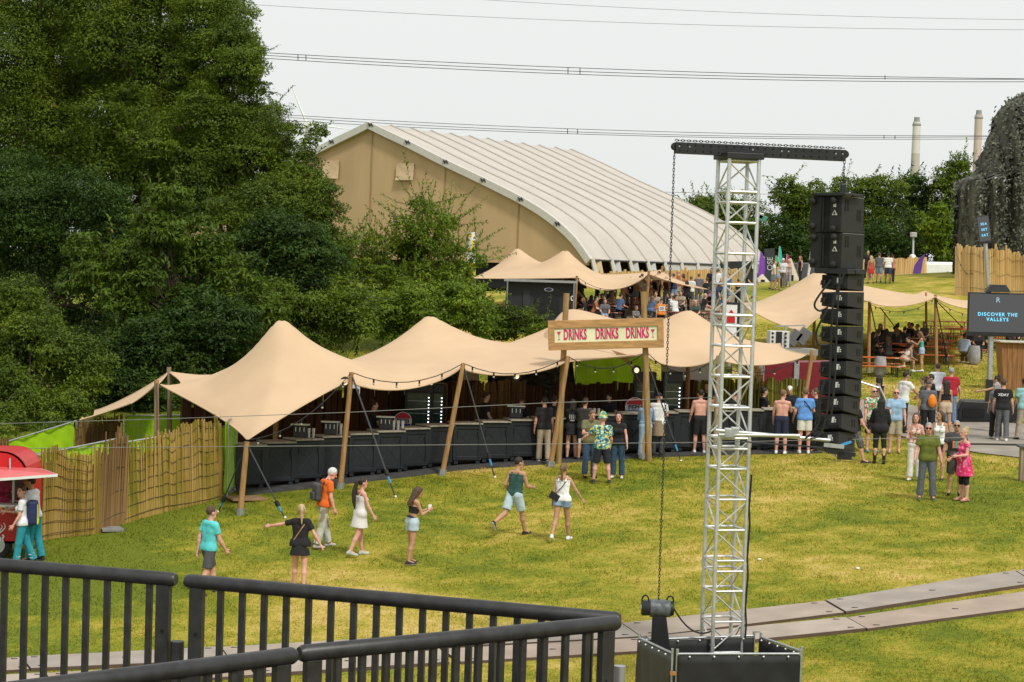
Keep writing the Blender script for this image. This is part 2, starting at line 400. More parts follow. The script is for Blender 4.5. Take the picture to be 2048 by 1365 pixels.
def make_grass(n, seed=3):
    g = np.random.default_rng(seed)
    # uniform in depth-weighted area of the visible wedge
    y = 27 + 75 * g.random(int(n)) ** 1.9
    x = (g.random(len(y)) * 2 - 1) * .30 * y
    z = Hn(x, y); P = np.stack([x, y, z], 1); px, py = projn(P)
    ok = (px > -60) & (px < 2110) & (py < 1420)
    for b in BANDS: ok &= ~inpoly(px, py, b)
    P = P[ok]; y = P[:, 1]; k = len(P)
    clump = np.sin(P[:, 0] * 2.1) * np.sin(P[:, 1] * 1.7) + np.sin(P[:, 0] * 5.3 + P[:, 1] * 3.1)
    h = (.02 + .03 * g.random(k)) * (1 + .25 * clump) * np.clip(y / 45, .8, 1.7); wd = .009 * np.clip(y / 36, .9, 2.4) * (.7 + .7 * g.random(k))
    a = g.random(k) * 2 * np.pi; ln = (.4 + 1.2 * g.random(k)) * h; b = g.random(k) * 2 * np.pi
    dx = np.stack([np.cos(a) * wd, np.sin(a) * wd, np.zeros(k)], 1)
    tip = P + np.stack([np.cos(b) * ln, np.sin(b) * ln, h], 1); base = P - np.array([0, 0, .01])
    V = np.stack([base - dx, base + dx, tip], 1).reshape(-1, 3)
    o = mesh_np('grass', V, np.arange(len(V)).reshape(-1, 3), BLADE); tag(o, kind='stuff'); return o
make_grass(430000)
LM = mat('dark_clover', (.05, .11, .02), .7, var=.3, scale=12, island=.5, trans=.2)
# ------------------------------------------------------------------ vegetation
def leaf_quads(P, Nn, T, ln, wd):
    """diamond leaves: P centre, Nn normal, T direction"""
    B = np.cross(Nn, T); B /= np.linalg.norm(B, axis=1, keepdims=True) + 1e-9
    ln = ln[:, None]; wd = wd[:, None]
    V = np.stack([P - T * ln * .5, P + B * wd * .5 - T * ln * .08, P + T * ln * .5 - Nn * ln * .12, P - B * wd * .5 - T * ln * .08], 1)
    return V.reshape(-1, 3)
def unit(g, n):
    v = g.normal(size=(n, 3)); return v / np.linalg.norm(v, axis=1, keepdims=True)
BARK = mat('bark', (.075, .055, .04), .9, var=.35, scale=5, bump=.6, bscale=14)
def tree(name, label, base, crowns, n, leaf, lm, seed, group=None, trunk=True, shoots=60, lobes=26, shoot_len=(.5, 1.1), cat='tree', wd=.45, lobe_r=(.26, .44), droop=.0, part='crown'):
    """crowns: list of (centre, (rx,ry,rz)); base: ground point"""
    g = np.random.default_rng(seed); base = Vector(base)
    root = thing(name, label, cat, base, 0, group)
    LC, LR = [], []
    vol = [c[1][0] * c[1][1] * c[1][2] for c in crowns]
    for (c, r), vv in zip(crowns, vol):
        k = max(5, int(lobes * vv / sum(vol)))
        u = unit(g, k) * (g.random((k, 1)) ** .45) * .8
        LC.append(np.array(c)[None] + u * np.array(r)[None]); LR.append(np.mean(r) * g.uniform(*lobe_r, k))
    LC = np.concatenate(LC); LR = np.concatenate(LR)
    wts = LR ** 2; cnt = g.choice(len(LR), int(n * 1.5), p=wts / wts.sum())
    d = unit(g, len(cnt)); d[:, 2] = np.where(d[:, 2] < -.4, -d[:, 2] * .6, d[:, 2]); d /= np.linalg.norm(d, axis=1, keepdims=True)
    f = 1 + .22 * np.sin(d[:, 0] * 7 + LC[cnt, 0] * 3) * np.sin(d[:, 1] * 6 + LC[cnt, 1]) + .18 * np.sin(d[:, 2] * 9 + cnt)
    rad = LR[cnt] * f * (.74 + .40 * g.random(len(cnt)) ** .9)
    P = LC[cnt] + d * rad[:, None]
    keep = np.ones(len(P), bool)
    for c, r in zip(LC, LR):
        q = np.linalg.norm(P - c[None], axis=1); keep &= (q > r * .5)
    idx = np.nonzero(keep)[0]
    if len(idx) > n: idx = g.choice(idx, n, replace=False)
    P = P[idx]; d = d[idx]; k = len(P)
    Nn = d * .55 + unit(g, k) * .75 + np.array([0, 0, .5]); Nn /= np.linalg.norm(Nn, axis=1, keepdims=True)
    T = unit(g, k) + d * .5 + np.array([0, 0, -droop]); T -= Nn * (T * Nn).sum(1, keepdims=True); T /= np.linalg.norm(T, axis=1, keepdims=True) + 1e-9
    s = leaf * (.6 + .8 * g.random(k)); VV = [leaf_quads(P, Nn, T, s, s * wd)]
    # shoots: leafy twigs that break the outline
    tw = MB()
    if shoots:
        pick = g.choice(len(LR), shoots); ds = unit(g, shoots) + np.array([0, 0, .55]); ds /= np.linalg.norm(ds, axis=1, keepdims=True)
        for c, r, dd in zip(LC[pick], LR[pick], ds):
            L_ = g.uniform(*shoot_len); p0 = c + dd * r * .85; bend = g.normal(size=3) * .25 + np.array([0, 0, -.1 + .3 * (1 - droop)])
            m = int(L_ / (leaf * .28)); t = np.linspace(0, 1, m)[:, None]; C = p0 + dd * L_ * t + bend * L_ * .4 * t ** 2
            tw.poly([Vector(C[0]), Vector(C[m // 2]), Vector(C[-1])], [.012, .008, .004], 4, False)
            D2 = unit(g, m) * .8 + dd * .7 + np.array([0, 0, -droop]); D2 /= np.linalg.norm(D2, axis=1, keepdims=True)
            N2 = unit(g, m) * .6 + np.array([0, 0, 1.0]); N2 -= D2 * (N2 * D2).sum(1, keepdims=True); N2 /= np.linalg.norm(N2, axis=1, keepdims=True)
            s2 = leaf * (.8 + .6 * g.random(m)); VV.append(leaf_quads(C + D2 * s2[:, None] * .5, N2, D2, s2, s2 * wd))
    V = np.concatenate(VV) - np.array(base)[None]
    mesh_np(part, V, np.arange(len(V)).reshape(-1, 4), lm, root)
    # trunk with limbs
    top = LC[np.argmax(LC[:, 2])]; cen = LC.mean(0)
    hgt = top[2] - base.z; r0 = .022 * hgt if trunk else .04
    bx = Vector(base); t1 = Vector((base.x * .4 + cen[0] * .6, base.y * .4 + cen[1] * .6, base.z + hgt * .45)); t2 = Vector((cen[0] * .3 + top[0] * .7, cen[1] * .3 + top[1] * .7, base.z + hgt * .85))
    tw.poly([bx - Vector((0, 0, .2)), bx.lerp(t1, .5) + Vector((.05 * hgt * .2, 0, 0)), t1, t2], [r0 * 1.25, r0, r0 * .75, r0 * .25], 8)
    for c in LC[::3]:
        a = bx.lerp(t1, .55 + .45 * g.random()) if g.random() < .6 else t1.lerp(t2, g.random())
        m = a.lerp(Vector(c), .5) + Vector((0, 0, .04 * hgt)); tw.poly([a, m, Vector(c)], [r0 * .38, r0 * .22, r0 * .06], 5, False)
    tw.build('trunk' if trunk else 'stems', BARK, root, smooth=True)
    return root
def crown(px, py, Y, rx, ry=None, dz=None):
    s = FPX / Y; c = at(px, py, Y); ry = ry or rx; return (c, (rx / s, dz or .8 * rx / s, ry / s))
LDARK = leaf_mat('leaf_dark', (.010, .028, .006), (.062, .118, .011), (.16, .15, .012))
LMID = leaf_mat('leaf_mid', (.014, .038, .005), (.15, .22, .012), (.22, .16, .02))
LCHER = leaf_mat('leaf_cherry', (.018, .046, .006), (.12, .19, .012), (.24, .17, .015))
LLIT = leaf_mat('leaf_light', (.05, .11, .008), (.21, .30, .018), (.28, .22, .02))
LYEL = leaf_mat('leaf_olive', (.022, .055, .008), (.15, .215, .014), (.24, .19, .02))
def base_under(px, Y): 
    x = at(px, 900, Y).x; return (x, Y, H(x, Y))
GT = 'trees and shrubs behind the bar'
BIG = dict(lobes=70, lobe_r=(.26, .42))
tree('broadleaf_tree', 'tall dark broadleaf tree filling the top left corner', base_under(60, 92), [crown(50, 90, 92, 230, 300, 3.5), crown(110, 360, 91, 210, 190, 3)], 170000, .13, LMID, 1, GT, **BIG)
tree('broadleaf_tree', 'tall olive green tree topping the frame between the corner tree and the sky', base_under(300, 90), [crown(310, 40, 90, 190, 230, 3), crown(310, 280, 89, 210, 170, 3)], 170000, .13, LMID, 2, GT, shoots=140, **BIG)
tree('broadleaf_tree', 'dark tree whose right outline stands against the white sky', base_under(460, 86), [crown(432, 110, 87, 88, 170, 2.5), crown(490, 245, 86, 82, 120, 2.5), crown(545, 350, 85, 88, 110, 2.5), crown(445, 170, 85.5, 95, 130, 2.5), crown(565, 250, 85, 42, 60, 1.2), crown(400, 350, 85, 160, 150, 2.5)], 150000, .12, LMID, 3, GT, shoots=160, **BIG)
tree('broadleaf_tree', 'dark tree with limbs overlapping the gable of the great tent', base_under(590, 83), [crown(600, 420, 83, 80, 110, 2), crown(615, 535, 83, 90, 110, 2), crown(520, 500, 82, 110, 150, 2), crown(612, 280, 84, 36, 62, 1)], 120000, .12, LMID, 4, GT, shoots=120, **BIG)
tree('broadleaf_tree', 'pale leaved cherry tree in front of the dark tree mass', base_under(370, 73), [crown(370, 460, 73, 130, 120), crown(240, 560, 72, 140, 100), crown(450, 600, 73, 130, 90), crown(330, 640, 73, 130, 80)], 42000, .2, LCHER, 5, GT, shoots=170, droop=.6, wd=.36, lobes=60, lobe_r=(.2, .32))
tree('broadleaf_tree', 'shadowy tree at left edge below the corner tree', base_under(60, 80), [crown(30, 450, 80, 150, 160, 2.5), crown(190, 500, 80, 150, 150, 2.5), crown(190, 640, 80, 130, 90, 1.6), crown(60, 620, 80, 120, 80, 1.6)], 110000, .12, LDARK, 6, GT, shoots=100, **BIG)
tree('bush', 'rounded olive green bush at left edge above the lime fence', base_under(80, 67), [crown(80, 680, 67, 170, 150), crown(190, 740, 66, 90, 120), crown(20, 790, 66, 130, 110), crown(130, 810, 65, 170, 60), crown(20, 850, 63, 110, 42, 1.5), crown(40, 872, 60.5, 110, 32, 1), crown(180, 845, 64.5, 90, 40, 1.5)], 80000, .11, LYEL, 7, GT, trunk=False, shoots=100, cat='shrub', part='foliage', lobes=60, lobe_r=(.2, .36))
tree('bush', 'dark shrub behind the left end of the bar canopy', base_under(300, 70), [crown(290, 720, 70, 110, 120), crown(280, 800, 69, 130, 60), crown(430, 680, 71, 110, 110)], 46000, .14, LDARK, 8, GT, trunk=False, shoots=60, cat='shrub', part='foliage', lobes=50)
tree('bush', 'leafy shrub directly behind the first canopy peak', base_under(580, 76), [crown(560, 650, 76, 130, 80), crown(680, 640, 76, 100, 80)], 40000, .14, LMID, 9, GT, trunk=False, shoots=60, cat='shrub', part='foliage', lobes=50)
tree('broadleaf_tree', 'deep green tree closing the gap between cherry tree and canopy peak', base_under(440, 79), [crown(420, 640, 79, 170, 150, 1.8), crown(560, 560, 79, 140, 130, 1.8)], 60000, .15, LDARK, 12, GT, shoots=60, lobes=60)
tree('sapling', 'light green shrub with upright sprays before the tent gable', base_under(850, 92), [crown(845, 470, 92, 100, 75, 1.6), crown(750, 530, 92, 75, 75, 1.4), crown(925, 530, 91, 75, 50, 1.4), crown(850, 580, 91, 130, 70, 1.4)], 26000, .15, LLIT, 10, GT, shoots=330, shoot_len=(1.0, 2.3), cat='shrub', wd=.42, lobes=55, lobe_r=(.2, .34))
tree('bush', 'low dense undergrowth between the canopy peaks and the black kiosk', base_under(780, 84), [crown(740, 640, 84, 110, 60), crown(880, 630, 84, 120, 65), crown(965, 650, 83, 60, 45)], 56000, .15, LLIT, 11, GT, trunk=False, shoots=160, cat='shrub', part='foliage', droop=.5, lobes=50)
tree('broadleaf_tree', 'deep shaded tree at the back of the left tree mass', base_under(250, 100), [crown(120, 250, 100, 260, 380, 3), crown(380, 330, 100, 190, 300, 3), crown(560, 470, 99, 120, 150, 2), crown(110, 430, 100, 220, 200, 2)], 150000, .16, LDARK, 13, GT, shoots=40, lobes=150, lobe_r=(.2, .3))
tree('hedge', 'dense dark hedge closing the foot of the left tree mass', base_under(300, 93), [crown(60, 560, 93, 170, 130, 2), crown(330, 590, 93, 170, 130, 2), crown(560, 600, 93, 170, 90, 2), crown(180, 730, 75, 200, 90, 2)], 90000, .15, LDARK, 14, GT, trunk=False, shoots=40, lobes=110, lobe_r=(.2, .3), cat='hedge', part='foliage')
tree('bush', 'low leafy bush growing before the left half of the black kiosk', base_under(1020, 90), [crown(1010, 650, 90, 60, 40), crown(1060, 665, 89, 50, 26)], 16000, .15, LMID, 15, GT, trunk=False, shoots=70, cat='shrub', part='foliage')
FT = 'trees along the far side of the site'
far = [(1395, 440, 190, 72, 50, LYEL, 'low olive tree left of the lattice tower'), (1478, 460, 186, 75, 90, LMID, 'bushy tree right behind the lattice tower'),
       (1600, 420, 178, 62, 98, LMID, 'tall dark tree between tower and speaker array'), (1560, 500, 176, 80, 70, LDARK, 'dark low tree under the tall one beside the speaker array'),
       (1675, 445, 185, 60, 95, LYEL, 'tree directly behind the hanging speakers'), (1755, 425, 182, 64, 90, LYEL, 'olive tree just right of the hanging speakers'),
       (1840, 415, 190, 70, 85, LDARK, 'dark tree below the nearer chimney'), (1915, 385, 188, 60, 80, LMID, 'tree below the farther chimney beside the net'),
       (1810, 500, 178, 95, 75, LDARK, 'dark hedge like tree behind the white lamp post'), (1710, 500, 178, 80, 75, LDARK, 'dark low tree right of the speaker array'),
       (1872, 455, 172, 30, 62, LLIT, 'slim pale green young tree beside the netted stage'), (1925, 490, 174, 80, 80, LDARK, 'dark tree half hidden by the netted stage'), (1460, 520, 190, 90, 60, LDARK, 'dark thicket behind the feather flags'), (1640, 520, 190, 110, 60, LDARK, 'dark thicket behind the cone tents')]
for i, (px, py, Y, rx, ry, lm, lb) in enumerate(far):
    tree('broadleaf_tree', lb, base_under(px, Y), [crown(px, py, Y, rx, ry), crown(px + 8, py + ry * .7, Y, rx * .9, ry * .7)], 17000, .27, lm, 30 + i, FT, shoots=90, shoot_len=(.8, 2.0), lobes=46, lobe_r=(.22, .36))
# ------------------------------------------------------------------ the great curved tent
HALLFAB = mat('hall_roof_membrane', (.47, .43, .385), .6, var=.06, scale=.5, bump=.08, bscale=2)
HALLRIB = mat('hall_rib_cover', (.40, .36, .315), .6, var=.08)
HALLSKIRT = mat('hall_skirt', (.44, .44, .435), .6, var=.1, scale=.6)
GABLE = mat('gable_cloth', (.47, .325, .175), .8, var=.1, scale=.5, bump=.5, bscale=1.2, stretch=(1, 1, .25))
FLAPM = mat('gable_flap', (.52, .38, .235), .8, var=.08, scale=3, bump=.4, bscale=5)
BEAMW = mat('white_beam_sleeve', (.52, .50, .46), .5, var=.07)
DARKIN = mat('hall_interior', (.012, .013, .015), .9)
A0 = at(740, 246, 154); A1 = at(1143, 299, 181)
rd = Vector((A1.x - A0.x, A1.y - A0.y, 0)); LEN = rd.length; rd.normalize(); gd = Vector((rd.y, -rd.x, 0))
def on_gable(px, py, off=0.0):
    v = ray(px, py); o = Vector((0, 0, CZ)); P0 = A0 - rd * off
    return o + v * ((P0 - o).dot(rd) / v.dot(rd))
prof = []
for px, py in [(745, 246), (815, 281), (891, 320), (968, 356), (1044, 394), (1086, 419), (1120, 444), (1154, 476), (1185, 520)]:
    p = on_gable(px, py); prof.append(((p - A0).dot(gd), p.z))
prof[0] = (0, A0.z)
pw = [p[0] for p in prof]; pz = [p[1] for p in prof]
ze = pz[-1]; we = pw[-1]
tt = np.linspace(0, 1, len(prof)); t2 = np.linspace(0, 1, 25)
def _sm(a): 
    b = np.interp(t2, tt, a); c = b.copy(); c[1:-1] = (b[:-2] + 2 * b[1:-1] + b[2:]) / 4; return c
pw, pz = _sm(pw), _sm(pz)
zg = H(*(A0 + gd * we + rd * 10).xy)
half = list(zip(pw, pz)); full = [(-w_, z_) for w_, z_ in half[:0:-1]] + half
NB = 11
hall = thing('event_tent', 'huge beige curved roof event tent with tan gable behind the trees', 'event tent', (A0.x, A0.y, zg))
def hp(w_, z_, l): q = A0 + gd * w_ + rd * l; return Vector((q.x, q.y, z_))
step = 6; NL = NB * step
V = []; 
for k in range(NL + 1):
    l = LEN * k / NL; ph = (k % step) / step; dip = .10 * math.sin(math.pi * ph)
    for i, (w_, z_) in enumerate(full):
        sc = 1 - dip / 26 * (1 if abs(w_) > .1 else 1)
        V.append(hp(w_ * sc, z_ - dip * (.9 if abs(w_) < .8 * we else .3), l))
m_ = len(full); Fc = [(k * m_ + i, k * m_ + i + 1, (k + 1) * m_ + i + 1, (k + 1) * m_ + i) for k in range(NL) for i in range(m_ - 1)]
lp = hall.location
mesh_np('roof', [tuple(Vector(v) - lp) for v in V], Fc, HALLFAB, hall, smooth=True)
for k in range(1, NB + 1):
    l = LEN * k / NB; mb = MB()
    pts = [hp(w_, z_ + .03, l) for w_, z_ in full] 
    mb.poly(pts, .07, 5); mb.build('roof_rib', HALLRIB, hall, smooth=True)
# gable edge beam as a broad white sleeve
def offs(k):
    a = Vector((full[max(k - 1, 0)][0], full[max(k - 1, 0)][1])); b = Vector((full[min(k + 1, m_ - 1)][0], full[min(k + 1, m_ - 1)][1]))
    t = (b - a).normalized(); return Vector((t.y, -t.x))
mb = MB()
for k in range(m_ - 1):
    o0, o1 = offs(k) * .46, offs(k + 1) * .46
    a, b = full[k], full[k + 1]
    q = [hp(a[0], a[1] + .05, -.3), hp(b[0], b[1] + .05, -.3), hp(b[0] + o1.x, b[1] + o1.y, -.3), hp(a[0] + o0.x, a[1] + o0.y, -.3)]
    mb.extr(q, rd * .42)
mb.build('gable_beam', BEAMW, hall)
mb = MB()                                                      # connector plates on the beam
for px, py in [(663, 284), (815, 285), (891, 324), (966, 361), (1041, 399), (1115, 448), (741, 250)]:
    p = on_gable(px, py, .32)
    for s_ in (-.14, .14): mb.box(p + gd * s_, (.08, .08, .34), Matrix.Rotation(R(-28), 3, 'Y'))
    mb.box(p, (.3, .08, .1), Matrix.Rotation(R(28), 3, 'Y'))
mb.build('beam_connectors', mat('dark_steel', (.06, .06, .065), .5, .4), hall)
zb = on_gable(935, 524).z
mb = MB(); inner = [hp(w_ * .985, z_ - .35, .1) for w_, z_ in full if z_ - .35 > zb]
pl = [hp(-we * .985, zb, .1)] + inner + [hp(we * .985, zb, .1)]
mb.add(pl, [tuple(range(len(pl)))]); mb.build('gable_wall', GABLE, hall)
for px in (588, 740, 888, 1037):                                # welded seams down the gable
    top = on_gable(px, 400); w_ = (top - A0).dot(gd); z_ = np.interp(abs(w_), pw, pz) - .3
    mb = MB(); mb.box(hp(w_, (z_ + zb) / 2, .06), (.09, .03, z_ - zb), Matrix.Rotation(math.atan2(gd.y, gd.x), 3, 'Z')); mb.build('gable_seam', mat('gable_seam', (.33, .215, .1), .8), hall)
rg = random.Random(4)
for (x0, y0, x1, y1) in ((647, 321, 679, 358), (794, 327, 829, 361)):   # rolled vent flaps
    N = 8; vs = []
    for j in range(N + 1):
        for i in range(N + 1):
            p = on_gable(x0 + (x1 - x0) * i / N, y0 + (y1 - y0) * j / N, -.02)
            vs.append(p - rd * (.06 + .16 * (j / N) ** 2 + .05 * rg.random()))
    fs = [(j * (N + 1) + i, j * (N + 1) + i + 1, (j + 1) * (N + 1) + i + 1, (j + 1) * (N + 1) + i) for j in range(N) for i in range(N)]
    mb = MB(); mb.add(vs, fs); mb.build('vent_flap', FLAPM, hall, smooth=True)
# curved lower legs and side sheets under the eaves
wl = we + .45
for side in (1, -1):
    for k in range(NB + 1):
        l = LEN * k / NB; mb = MB()
        mb.poly([hp(side * we, ze, l), hp(side * (we + .3), (ze + zg) / 2, l), hp(side * wl, zg, l)], .17, 6); mb.build('tent_leg', BEAMW, hall)
    for k in range(NB):
        l0, l1 = LEN * k / NB, LEN * (k + 1) / NB; mb = MB()
        f = (.42 if k in (0, 2, 3, 1) else 1.0) if side > 0 else 1.0
        for j in range(6):
            a, b = j / 6 * f, (j + 1) / 6 * f
            for (za, zb_, wa, wb) in ((ze + .1, (ze + zg) / 2, we, we + .27), ((ze + zg) / 2, zg, we + .27, wl)):
                wv = .12 * math.sin(a * 19) ; wv2 = .12 * math.sin(b * 19)
                mb.add([hp(side * (wa - .1 + wv), za, l0 + (l1 - l0) * a), hp(side * (wa - .1 + wv2), za, l0 + (l1 - l0) * b), hp(side * (wb - .1 + wv2), zb_, l0 + (l1 - l0) * b), hp(side * (wb - .1 + wv), zb_, l0 + (l1 - l0) * a)], [(0, 1, 2, 3)])
        mb.build('side_sheet', HALLSKIRT if k > 0 else FLAPM, hall, smooth=True)
    mb = MB(); mb.poly([hp(side * (we + .02), ze - .02, LEN * k / 40) for k in range(41)], .07, 5); mb.build('eave_rail', mat('dark_steel', (.06, .06, .065), .5, .4), hall)
mb = MB(); pl = [hp(-we, zg, LEN)] + [hp(w_, z_ - .1, LEN - .05) for w_, z_ in full] + [hp(we, zg, LEN)]; mb.add(pl, [tuple(range(len(pl)))]); mb.build('rear_gable', GABLE, hall)
# dark sheet added for the shade of the open hall under the gable
mb = MB(); a = on_gable(600, 560); b = on_gable(1085, 560)
q = [hp((a - A0).dot(gd), zg - .5, .8), hp((b - A0).dot(gd), zg - .5, .8)]
mb.bar(q[0] + Vector((0, 0, 1.2)), q[1] + Vector((0, 0, 1.2)), .3, 2.2); mb.build('interior_shade', DARKIN, hall)
# ------------------------------------------------------------------ chimneys, wind turbine, overhead lines
CHM = mat('chimney_concrete', (.56, .55, .53), .8, var=.1, scale=.05); CHB = mat('chimney_lower', (.42, .40, .37), .8, var=.1, scale=.05); CHT = mat('chimney_cap', (.25, .26, .27), .8)
for i, (px, yt, yb, wpx, lab, m1) in enumerate(((1834, 235, 345, 16, 'white factory chimney with grey lower half and dark cap, nearer of two', CHM), (1958, 221, 345, 16, 'beige factory chimney beside the netted stage, farther of two', mat('chimney_beige', (.50, .42, .38), .8, var=.08, scale=.05)))):
    Y = 1500 + 100 * i; s = FPX / Y; top = at(px, yt, Y); r = wpx / 2 / s; zb_ = CZ - 8
    root = thing('factory_chimney', lab, 'chimney', (top.x, Y, zb_), 0, 'factory chimneys on the horizon')
    hh = top.z - zb_; zc = hh - (307 - 235) / s if i == 0 else hh * .35
    for nm, z0, z1, r0, r1, mm in (('lower_shaft', 0, zc, r * 1.2, r * 1.06, CHB), ('upper_shaft', zc, hh - 9 / s, r * 1.06, r * .96, m1), ('cap', hh - 9 / s, hh, r * .72, r * .68, CHT)):
        mb = MB(); mb.lathe((0, 0, 0), [(r0, z0), (r1, z1)], 20); mb.build(nm, mm, root, smooth=True, local=True)
    mb = MB(); mb.lathe((0, 0, 0), [(r * 1.03, hh - 17 / s), (r * 1.09, hh - 16 / s), (r * 1.09, hh - 14 / s), (r * 1.02, hh - 13 / s)], 20); mb.build('platform', CHT, root, local=True)
hub = at(613, 247, 900); tu = thing('wind_turbine', 'pale wind turbine blade rising above the dark trees', 'wind turbine', (hub.x, 905, CZ - 6))
mb = MB(); mb.tube((hub.x, 905, CZ - 6), (hub.x, 905, hub.z), 2, 1.2, 12); mb.build('tower', WHITE, tu)
mb = MB(); mb.box(hub + Vector((0, 3, 0)), (2.4, 7, 2.6)); mb.build('nacelle', WHITE, tu, bevel=.4)
for k in range(3):
    tip = at(580, 165, 900) - hub; ang = k * 2 * math.pi / 3
    d = Matrix.Rotation(ang, 3, 'Y') @ tip; mb = MB(); mb.poly([hub, hub + d * .25, hub + d], [.5, .55, .15], 6); mb.build('blade', WHITE, tu)
WIRE = mat('overhead_wire', (.06, .06, .065), .6)
def span(pts, Y, r, sag=0.0):
    P = [at(x, y, Y) for x, y in pts]
    return P
def wire_set(lab, lines, Y, spacers=(), r=.035):
    mid = at(1100, lines[0][1][1], Y); root = thing('power_line', lab, 'power line', (mid.x, Y, mid.z), 0, 'overhead power lines')
    for ln in lines:
        xs = [q[0] for q in ln]; ys = [q[1] for q in ln]
        cf = np.polyfit(xs, ys, min(2, len(xs) - 1)); X = np.linspace(-120, 2200, 40)
        mb = MB(); mb.poly([at(x, np.polyval(cf, x), Y) for x in X], r, 4); mb.build('conductor', WIRE, root)
    for x in spacers:
        mb = MB(); ya = min(np.interp(x, [q[0] for q in ln], [q[1] for q in ln]) for ln in lines); yb_ = max(np.interp(x, [q[0] for q in ln], [q[1] for q in ln]) for ln in lines)
        mb.tube(at(x, ya, Y), at(x, yb_, Y), .05, n=5); mb.build('spacer', WIRE, root)
wire_set('single thin wire highest in the sky', [[(480, -36), (960, 0), (1400, 22), (2048, 40)]], 260, r=.022)
wire_set('second thin wire crossing high over the tents', [[(480, 8), (1150, 42), (2048, 60)]], 250, r=.022)
wire_set('thick triple cable crossing the middle of the sky', [[(515, 105), (1150, 136), (2048, 158)], [(515, 110), (1150, 143), (2048, 159)], [(515, 116), (1150, 149), (2048, 164)]], 210, (596, 612, 1136, 1160, 1770), r=.035)
wire_set('triple cable running just above the great tent ridge', [[(650, 235), (1140, 258), (1840, 272)], [(650, 240), (1140, 264), (1840, 275)], [(650, 246), (1140, 268), (1840, 279)]], 230, (1135, 1155, 1768, 1790), r=.032)
wire_set('short thin wire low behind the tower top', [[(1300, 384), (1440, 387), (2048, 396)]], 300, r=.03)
# ------------------------------------------------------------------ canopies
def side_curve(pts, n, sag, inset):
    """n+1 samples through pts, each span hanging slack"""
    L = [0]
    for a, b in zip(pts, pts[1:]): L.append(L[-1] + (b - a).length)
    ix = [round(l / L[-1] * n) for l in L]; o = []
    for k in range(len(pts) - 1):
        a, b = pts[k], pts[k + 1]; m = ix[k + 1] - ix[k]; sg = sag[k] if isinstance(sag, (list, tuple)) else sag
        for j in range(m):
            t = j / m; q = a.lerp(b, t); f = 4 * t * (1 - t); o.append(q + Vector((0, 0, -sg * f ** .8)) + Vector(inset) * f)
    o.append(pts[-1]); return np.array([tuple(p) for p in o])
def canopy(root, front, back, left, right, peaks, nu, nv, sags=(.3, .3, .3, .3), insets=((0, .5, 0), (0, -.4, 0), (.3, 0, 0), (-.3, 0, 0)), crad=1.75):
    f = side_curve(front, nu, sags[0], insets[0]); b = side_curve(back, nu, sags[1], insets[1])
    l = side_curve(left, nv, sags[2], insets[2]); r = side_curve(right, nv, sags[3], insets[3])
    u = np.linspace(0, 1, nu + 1)[:, None, None]; v = np.linspace(0, 1, nv + 1)[None, :, None]
    G = (1 - v) * f[:, None] + v * b[:, None] + (1 - u) * l[None] + u * r[None] - ((1 - u) * (1 - v) * f[0] + u * (1 - v) * f[-1] + (1 - u) * v * b[0] + u * v * b[-1])
    pin = np.zeros(G.shape[:2], bool); pin[0] = pin[-1] = True; pin[:, 0] = pin[:, -1] = True
    Z = G[..., 2].copy()
    for _ in range(2600):
        A = (Z[:-2, 1:-1] + Z[2:, 1:-1] + Z[1:-1, :-2] + Z[1:-1, 2:]) / 4
        Z[1:-1, 1:-1] = A
    if peaks:
        iu = np.arange(nu + 1)[:, None]; iv = np.arange(nv + 1)[None]
        bd = np.full(Z.shape, 1e9)
        for e in (f, b, l, r):
            for q in e[::2]: bd = np.minimum(bd, np.hypot(G[..., 0] - q[0], G[..., 1] - q[1]))
        bd[pin] = 0; win = 1 - np.exp(-bd / 1.1)
        B = []; ks = []
        for p in peaks:
            d = np.hypot(G[..., 0] - p.x, G[..., 1] - p.y); d = np.sqrt(d * d + .09 ** 2) - .09
            B.append(np.exp(-d / crad) * win); ks.append(np.unravel_index(np.argmin(d), d.shape))
        Mx = np.array([[bb[k] for bb in B] for k in ks]); rhs = np.array([p.z - Z[k] for p, k in zip(peaks, ks)])
        for c_, bb in zip(np.linalg.solve(Mx, rhs), B): Z = Z + c_ * bb
    G[..., 2] = Z
    for _ in range(2):       # round the kinks
        S = G.copy(); S[1:-1, 1:-1] = (G[:-2, 1:-1] + G[2:, 1:-1] + G[1:-1, :-2] + G[1:-1, 2:]) / 8 + G[1:-1, 1:-1] / 2; G = S
    V = G.reshape(-1, 3) - np.array(root.location)
    i = (np.arange(nu)[:, None] * (nv + 1) + np.arange(nv)[None]).ravel()
    o = mesh_np('canopy', V, np.stack([i, i + nv + 1, i + nv + 2, i + 1], 1), CANVAS, root, smooth=True)
    mb = MB()
    for e in (f, b, l, r): mb.poly([Vector(p) for p in e], .022, 5)
    mb.build('hem', CANVAS, root, smooth=True)
    return G
def pole(root, base, top, r=.075, foot=True, m=None):
    base, top = Vector(base), Vector(top); mb = MB(); mb.poly([base, base.lerp(top, .5), top], [r, r * .95, r * .85], 10); o = mb.build('pole', m or WOOD, root, smooth=True)
    if foot:
        mb = MB(); d = (top - base).normalized(); mb.tube(base - d * .05, base + d * .16, r * 1.5, n=10); mb.build('pole_shoe', STEEL, o)
    return o
